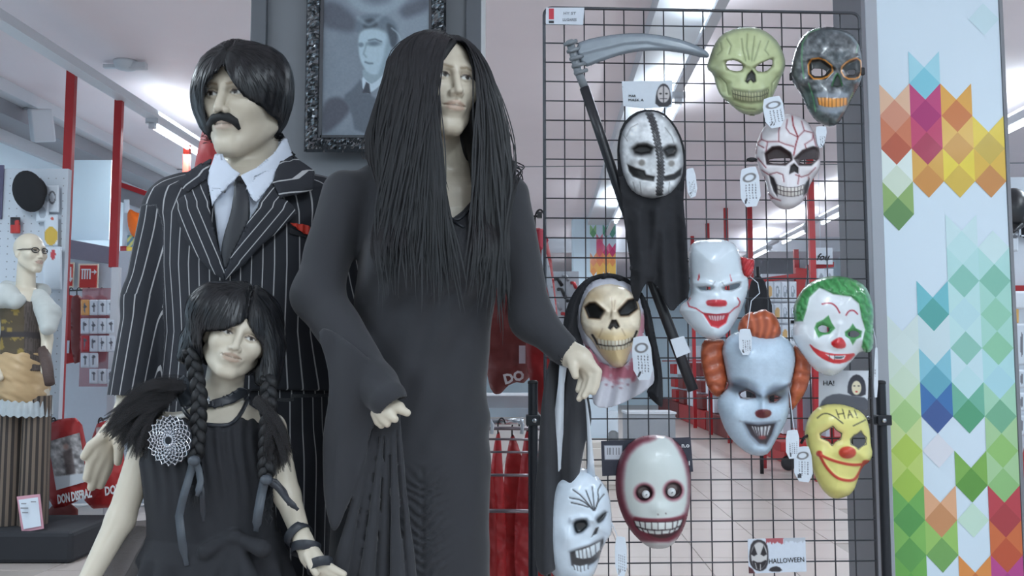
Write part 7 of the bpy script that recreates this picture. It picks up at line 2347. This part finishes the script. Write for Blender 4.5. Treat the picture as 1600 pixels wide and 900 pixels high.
# ---- white faced grin with maroon edge
t = mask_thing('grinning_mask', 'white grinning mask with maroon edge and staring round eyes', (1020, 855), GZ)
out = zG([(760, 133), (680, 149), (610, 200), (570, 290), (558, 380), (564, 470), (590, 560), (630, 640), (680, 700), (740, 747), (800, 757), (860, 742), (912, 680), (946, 600), (967, 480), (967, 360), (952, 270), (912, 190), (852, 143)])
inn = zG([(800, 136), (762, 168), (690, 186), (622, 260), (602, 360), (602, 460), (628, 555), (662, 588), (780, 600), (905, 588), (950, 540), (957, 400), (936, 290), (892, 195), (840, 140)])
MO = zG([(648, 588), (720, 598), (800, 600), (880, 594), (942, 576), (912, 660), (850, 702), (780, 704), (700, 658)])
eyes = [((715, 450), (12.5, 11.5), (724, 458), 6.2), ((874, 438), (12.5, 12.5), (863, 446), 6.6)]
def pt(P, sd):
    C = flat(P, (134, 62, 78), 8, 6, 3)
    C = lay(C, (222, 230, 228), poly_sdf(P, smooth_poly(inn, 1)), 5)
    C = lay(C, (214, 214, 214), poly_sdf(P, zG([(690, 712), (760, 716), (850, 716), (900, 690), (870, 790), (720, 790)])), 3.5)
    C = lay(C, (120, 44, 60), poly_sdf(P, smooth_poly(MO, 1)) - 2.5, 2)
    C = lay(C, (58, 30, 38), poly_sdf(P, smooth_poly(MO, 1)) + 2, 1.5, .8)
    up0, up1 = zG([(660, 602), (720, 610), (790, 612), (870, 608), (925, 594)]), zG([(672, 632), (722, 648), (790, 654), (868, 648), (912, 628)])
    lo1 = zG([(690, 652), (730, 668), (790, 676), (860, 668), (900, 648)])
    C = teeth(C, P, up0, up1, 8, (226, 230, 228), (44, 26, 32), .8)
    C = teeth(C, P, up1, lo1, 7, (222, 226, 224), (44, 26, 32), .8)
    C = lines(C, P, [up1], .9, (36, 24, 30))
    for c, r, b, br in eyes:
        C = lay(C, (148, 60, 80), ell_sdf(P, zG([c])[0], (r[0] + 4, r[1] + 4)), 3, .7)
        C = lay(C, (52, 34, 40), ell_sdf(P, zG([c])[0], r), 1.2)
        C = lay(C, (146, 138, 132), ell_sdf(P, zG([(c[0] - 8, c[1] - 14)])[0], (8, 6)), 2, .7)
    for c in ((790, 568), (832, 562)): C = lay(C, (150, 146, 146), ell_sdf(P, zG([c])[0], (1.3, 1.5)), .8)
    return C
def bp(P, sd):
    h = .014 * gs(P, zG([(780, 300)])[0], (44, 40)) + .010 * gs(P, zG([(800, 640)])[0], (38, 16)) + .006 * gs(P, zG([(805, 735)])[0], (16, 7)) + .010 * gs(P, zG([(805, 540)])[0], (14, 12))
    for c, r, b, br in eyes: h -= .014 * dip(P, [(zG([c])[0][0] + r[0] * math.cos(a), zG([c])[0][1] + r[1] * math.sin(a)) for a in np.linspace(0, 6.28, 16, endpoint=False)], 3)
    return h
mface = shell('face', t, out, GZ, .060, 52, pt, bp)
for c, r, b, br in eyes:
    p = zG([b])[0]
    P0 = D(p[0], p[1], 2.2265)
    mbx = MB(); mbx.ball(P0, br * 2.24 / FPX, 16, 10, col=(224, 228, 230))
    V, F, C = mbx.data()
    q = project(V)
    C = C.copy(); C[np.linalg.norm(q - p - [.5, .8], axis=1) < 1.4] = (30, 30, 34)
    put('eyeball', V, F, m_gloss, t, smooth=True, cols=C)

# ---- white skull bag hung from the hand on ribbons
KZ = 1.97
t = thing('skull_bag', 'white skull shaped bag hanging by white ribbons from the woman mannequin hand', 'bag', D(905, 920, KZ))
out = zG([(330, 308), (270, 343), (215, 410), (182, 510), (164, 620), (170, 740), (200, 860), (244, 925), (310, 965), (390, 960), (440, 900), (465, 840), (484, 760), (516, 700), (542, 670), (543, 600), (527, 450), (482, 380), (420, 323)])
EL, ER = zG([(333, 622), (345, 600), (402, 593), (412, 630), (376, 665), (345, 670)]), zG([(454, 592), (502, 553), (514, 560), (490, 602), (465, 617)])
NO = zG([(428, 692), (452, 642), (470, 634), (456, 674), (440, 680)])
MO = zG([(313, 772), (345, 760), (420, 736), (492, 698), (494, 722), (472, 800), (440, 830), (372, 866), (322, 842)])
fl = [[(330, 434), (380, 470), (440, 546)], [(312, 478), (380, 490), (430, 535)], [(400, 438), (420, 490), (442, 545)], [(434, 418), (440, 470), (445, 540)], [(482, 404), (462, 440), (470, 480), (448, 545)], [(320, 504), (370, 514), (412, 528)], [(498, 458), (470, 490), (450, 540)]]
fl = [smooth_poly(zG(l), 1, False) for l in fl]
def pt(P, sd):
    C = flat(P, (216, 228, 240), 4, 8, 3)
    C = lines(C, P, fl, .9, (44, 46, 52), .9, .8)
    for E in (EL, ER):
        C = lay(C, (140, 148, 158), poly_sdf(P, E) - 3, 4, .6)
        C = lay(C, (34, 36, 40), poly_sdf(P, smooth_poly(E, 1)), 1.6)
    C = lay(C, (52, 54, 60), poly_sdf(P, NO), 1)
    C = lay(C, (120, 126, 136), poly_sdf(P, MO) - 2, 4, .7)
    C = lay(C, (56, 56, 60), poly_sdf(P, MO), 1.5)
    C = teeth(C, P, zG([(340, 764), (380, 756), (420, 742), (480, 712)]), zG([(346, 800), (384, 808), (430, 800), (478, 756)]), 6, (218, 226, 232), (84, 88, 94), .9)
    return teeth(C, P, zG([(332, 838), (370, 846), (410, 836)]), zG([(340, 866), (372, 876), (412, 862)]), 4, (206, 214, 222), (84, 88, 94), .9)
def bp(P, sd):
    h = .014 * gs(P, zG([(370, 440)])[0], (40, 34)) + .008 * rid(P, zG([(325, 598), (370, 585), (436, 600)]), 5) + .010 * gs(P, zG([(300, 690)])[0], (14, 16)) + .012 * gs(P, zG([(430, 770)])[0], (24, 14)) + .010 * gs(P, zG([(400, 900)])[0], (20, 14)) + .008 * rid(P, zG([(450, 570), (462, 640)]), 5)
    h -= .008 * dip(P, MO, 3) + .006 * dip(P, NO, 2) + .0018 * sum(rid(P, l, 1.6) for l in fl)
    for E in (EL, ER): h -= .014 * dip(P, E, 4)
    return h
shell('front', t, out, KZ, .070, 46, pt, bp, m=m_gloss)
P, F, sd = grid2d(smooth_poly(out, 1), 4.0)
put('back', Dv(P, KZ + .004 + dome(sd, .03, 30)), F, mat('cream_lining', (206, 196, 168), rough=.7), t, smooth=True)
def ribb(L, R, dep, name):
    n = len(L); V = []
    for i in range(n):
        d = dep[i]
        V += [D(*L[i], d), D(*R[i], d - .004)]
    F = [(2 * i, 2 * i + 1, 2 * i + 3, 2 * i + 2) for i in range(n - 1)]
    put(name, V, F, m_card, t, smooth=True, solid=.0008)
ribb([(875, 560), (872, 600), (867, 640), (864, 690), (865, 740), (868, 762)], [(888, 556), (882, 600), (881, 640), (880, 690), (879, 730), (880, 745)], [1.895, 1.905, 1.915, 1.925, 1.93, 1.935], 'ribbon_handle')
ribb([(912, 610), (915, 630), (917, 660), (918, 690), (918, 720), (917, 742)], [(914, 610), (918, 630), (922, 660), (925, 690), (928, 720), (930, 745)], [1.86, 1.87, 1.89, 1.91, 1.925, 1.935], 'ribbon_handle')
tag(t, zG([(556, 692), (620, 694), (622, 905), (560, 905)]), 1.98, string=[(965, 840, 1.98), (960, 826, 1.975), (955, 815, 1.97)], picture=False)

# ---- toy scythe
SZ = 2.268
t = thing('toy_scythe', 'toy scythe with grey plastic blade and black handle crossing the wire grid', 'toy', D(1083, 610, SZ))
bl = zB([(158, 193), (250, 164), (380, 146), (480, 146), (600, 164), (690, 194), (740, 222), (758, 246), (740, 258), (650, 236), (560, 223), (470, 223), (380, 236), (290, 266), (192, 303)])
P, F, sd = grid2d(smooth_poly(bl, 1), 1.6)
up = P[:, 1] - np.interp(P[:, 0], zB([(160, 0), (380, 0), (480, 0), (750, 0)])[:, 0], zB([(0, 246), (0, 192), (0, 185), (0, 240)])[:, 1])
h = .009 * sst(0, 5, -sd) - .004 * sst(-2, 3, up)
C = flat(P, (138, 148, 158), 4, 6)
C = lay(C, (112, 122, 132), (-sd - 1.5), 1.5, .6)
put('blade', Dv(P, SZ - .004 - h), F, m_plast, t, smooth=True, cols=C, solid=.006, label='grey plastic blade')
m_sil = mat('grey_plastic', (134, 140, 146), rough=.4, var=.06)
pa = [D(*p, SZ - .004) for p in zB([(140, 180), (160, 245), (178, 315), (208, 388)])]
putm('socket', MB().tube(pa, .0105, 12), m_sil, t, smooth=True)
for q in ((132, 190), (146, 222), (158, 256), (168, 288), (178, 318)):
    a = zB([(q[0] - 14, q[1] + 6), (q[0] + 38, q[1] - 10)])
    putm('socket_ring', MB().tube([D(*a[0], SZ - .008), D(*((a[0] + a[1]) / 2), SZ - .020), D(*a[1], SZ - .008)], .0052, 8), m_sil, t, smooth=True)
pa = [D(*p, d) for p, d in (((913, 137), SZ - .004), ((942, 222), SZ), ((972, 312), SZ + .003), ((1018, 437), SZ - .004), ((1050, 522), SZ - .008), ((1083, 610), SZ - .012))]
putm('handle', MB().tube(pa, [.0125, .0128, .013, .0135, .0138, .0138], 12), mat('black_plastic', (44, 45, 50), rough=.35, var=.05), t, smooth=True)
putm('price_sticker', MB().prism([D(*p, SZ - .027) for p in zD([(24, 612), (92, 594), (126, 676), (56, 704)])], (0, .003, 0)), m_card, t)

# ---- printed cards on the wires
def card(name, label, quad, d, paint, step=1.0, thick=.0012):
    P, F, sd = grid2d(np.array(quad, float), step)
    X = Dv(P, d)
    return put(name, X, F, m_paint, None, label=label, cat='card', cols=np.clip(paint(P), 0, 255), solid=thick, group='printed cards on the wire grid')
def p1(P):
    C = flat(P, (216, 222, 232), 2)
    x, y = P[:, 0], P[:, 1]
    C[(x > 857) & (x < 865.5) & (y > 13) & (y < 31)] = (200, 58, 74)
    C[(x > 857) & (x < 865.5) & (y > 32) & (y < 37)] = (40, 40, 44)
    return C
c1 = card('shelf_label', 'small white label with red block at the top left corner of the grid', [(853, 12), (913, 12), (911, 39), (853, 38)], 2.291, p1)
for s, y, w in (('HY ST', 21, 20), ('LUGARES', 31, 22)):
    lettering(s, D(890, y, 2.289), .010, mat('grey_print', (128, 132, 142), var=0), c1, width=w * 2.29 / FPX)
def p2(P):
    C = flat(P, (214, 222, 232), 2)
    hd_ = poly_sdf(P, smooth_poly(zB([(516, 470), (520, 410), (535, 375), (556, 366), (576, 380), (586, 420), (588, 470)]), 1))
    C = lay(C, (52, 50, 56), hd_, 1)
    C = lay(C, (196, 190, 190), ell_sdf(P, zB([(553, 415)])[0], (9.5, 13)), .8)
    C = lines(C, P, [zB([(553, 380), (553, 450)])], .8, (50, 48, 52))
    for c in ((540, 412), (566, 412)): C = lay(C, (50, 48, 52), ell_sdf(P, zB([c])[0], (2.2, 1.4)), .6)
    return lines(C, P, [zB([(538, 434), (568, 434)])], .6, (60, 56, 60))
c2 = card('header_card', 'white header card with a small hooded picture above the stitched mask', zB([(370, 358), (592, 354), (590, 470), (470, 478), (376, 466)]), 2.287, p2)
for s, x, y, w in (('MAR', 416, 422, 11), ('MASK A', 432, 440, 24)):
    p = zB([(x, y)])[0]
    lettering(s, D(p[0], p[1], 2.2845), .009, m_black, c2, width=w * 2.29 / FPX)
def p3(P):
    C = flat(P, (54, 56, 70), 3)
    C = lay(C, (206, 210, 220), poly_sdf(P, [(944, 696), (972, 696), (972, 718), (945, 718)]), .6)
    x, y = P[:, 0], P[:, 1]
    C[(x > 948) & (x < 968) & (y > 699) & (y < 711) & (np.sin(x * 3.4) + np.sin(x * 1.3) > .3)] = (50, 50, 56)
    return C
c3 = card('backing_card', 'dark blue backing card with barcode label behind the maroon edged mask', [(939, 689), (1079, 683), (1083, 737), (941, 744)], 2.2935, p3)
lettering('n.o', D(1071, 696, 2.291), .016, m_letter, c3, bold=.0004)
lettering('I', D(1077, 724, 2.291), .014, m_letter, c3, bold=.0006)
def p4(P):
    C = flat(P, (188, 192, 200), 4, 12)
    C = lay(C, (216, 220, 228), poly_sdf(P, [(1326, 579), (1358, 579), (1358, 640), (1330, 640)]), 4)
    C = lay(C, (84, 86, 96), poly_sdf(P, smooth_poly([(1278, 640), (1286, 622), (1306, 614), (1328, 618), (1358, 622), (1358, 645), (1278, 645)], 1)), 1.2)
    C = lay(C, (58, 58, 68), poly_sdf(P, smooth_poly([(1324, 618), (1324, 600), (1330, 588), (1340, 584), (1350, 592), (1353, 606), (1352, 620)], 1)), 1)
    C = lay(C, (226, 216, 188), ell_sdf(P, (1338, 606), (7.5, 11)), .8)
    for c in ((1334.6, 603), (1341.4, 603)): C = lay(C, (60, 58, 60), ell_sdf(P, c, (1.7, .9)), .6)
    return lay(C, (190, 60, 50), ell_sdf(P, (1338, 612), (2, 1.1)), .6)
c4 = card('header_card', 'grey header card reading HA! with a hooded figure above the yellow mask', [(1279, 579), (1357, 579), (1355, 640), (1279, 640)], 2.2935, p4)
lettering('HA!', D(1295, 599, 2.291), .018, m_black, c4)
def p5(P):
    C = flat(P, (214, 222, 234), 3)
    x, y = P[:, 0], P[:, 1]
    dr = 843 + 3 + 5 * vnoise(np.stack([x / 2.2, x * 0], 1), 4) - 2 * (x > 1225)
    C = lay(C, (170, 60, 68), np.where((x > 1196) & (x < 1224), y - dr, 5), 1, .8)
    C = lay(C, (180, 186, 196), np.where(x > 1224, y - dr, 5), 1, .8)
    C = lay(C, (54, 50, 54), poly_sdf(P, smooth_poly([(1170, 866), (1174, 846), (1186, 842), (1198, 848), (1201, 866), (1199, 886), (1190, 893), (1178, 890), (1171, 880)], 1)), 1)
    C = lay(C, (206, 204, 204), ell_sdf(P, (1186, 868), (12.5, 21)), 1)
    for c in ((1178, 863), (1193, 863)):
        C = lay(C, (44, 40, 44), poly_sdf(P, [(c[0], 852), (c[0] + 5, c[1] + 3), (c[0], 869), (c[0] - 5, c[1] + 3)]), .8)
    C = lay(C, (44, 40, 44), poly_sdf(P, smooth_poly([(1174, 874), (1186, 880), (1199, 873), (1194, 885), (1186, 890), (1178, 886)], 1)), .8)
    C = lines(C, P, [[(1180, 880), (1182, 888)], [(1188, 882), (1188, 890)]], .6, (200, 198, 198))
    C = lay(C, (50, 48, 52), poly_sdf(P, smooth_poly([(1200, 893), (1204, 886), (1216, 884), (1224, 893)], 1)), .8)
    return lay(C, (90, 50, 54), poly_sdf(P, [(1168, 884), (1176, 889), (1180, 896), (1168, 896)]), 1)
c5 = card('halloween_card', 'white card reading HALLOWEEN with a painted face clipped low on the grid', [(1168, 842), (1258, 840), (1260, 893), (1170, 896)], 2.2935, p5)
lettering('HALLOWEEN', D(1229, 876, 2.2915), .017, m_black, c5, width=54 * 2.29 / FPX, rot=.05)
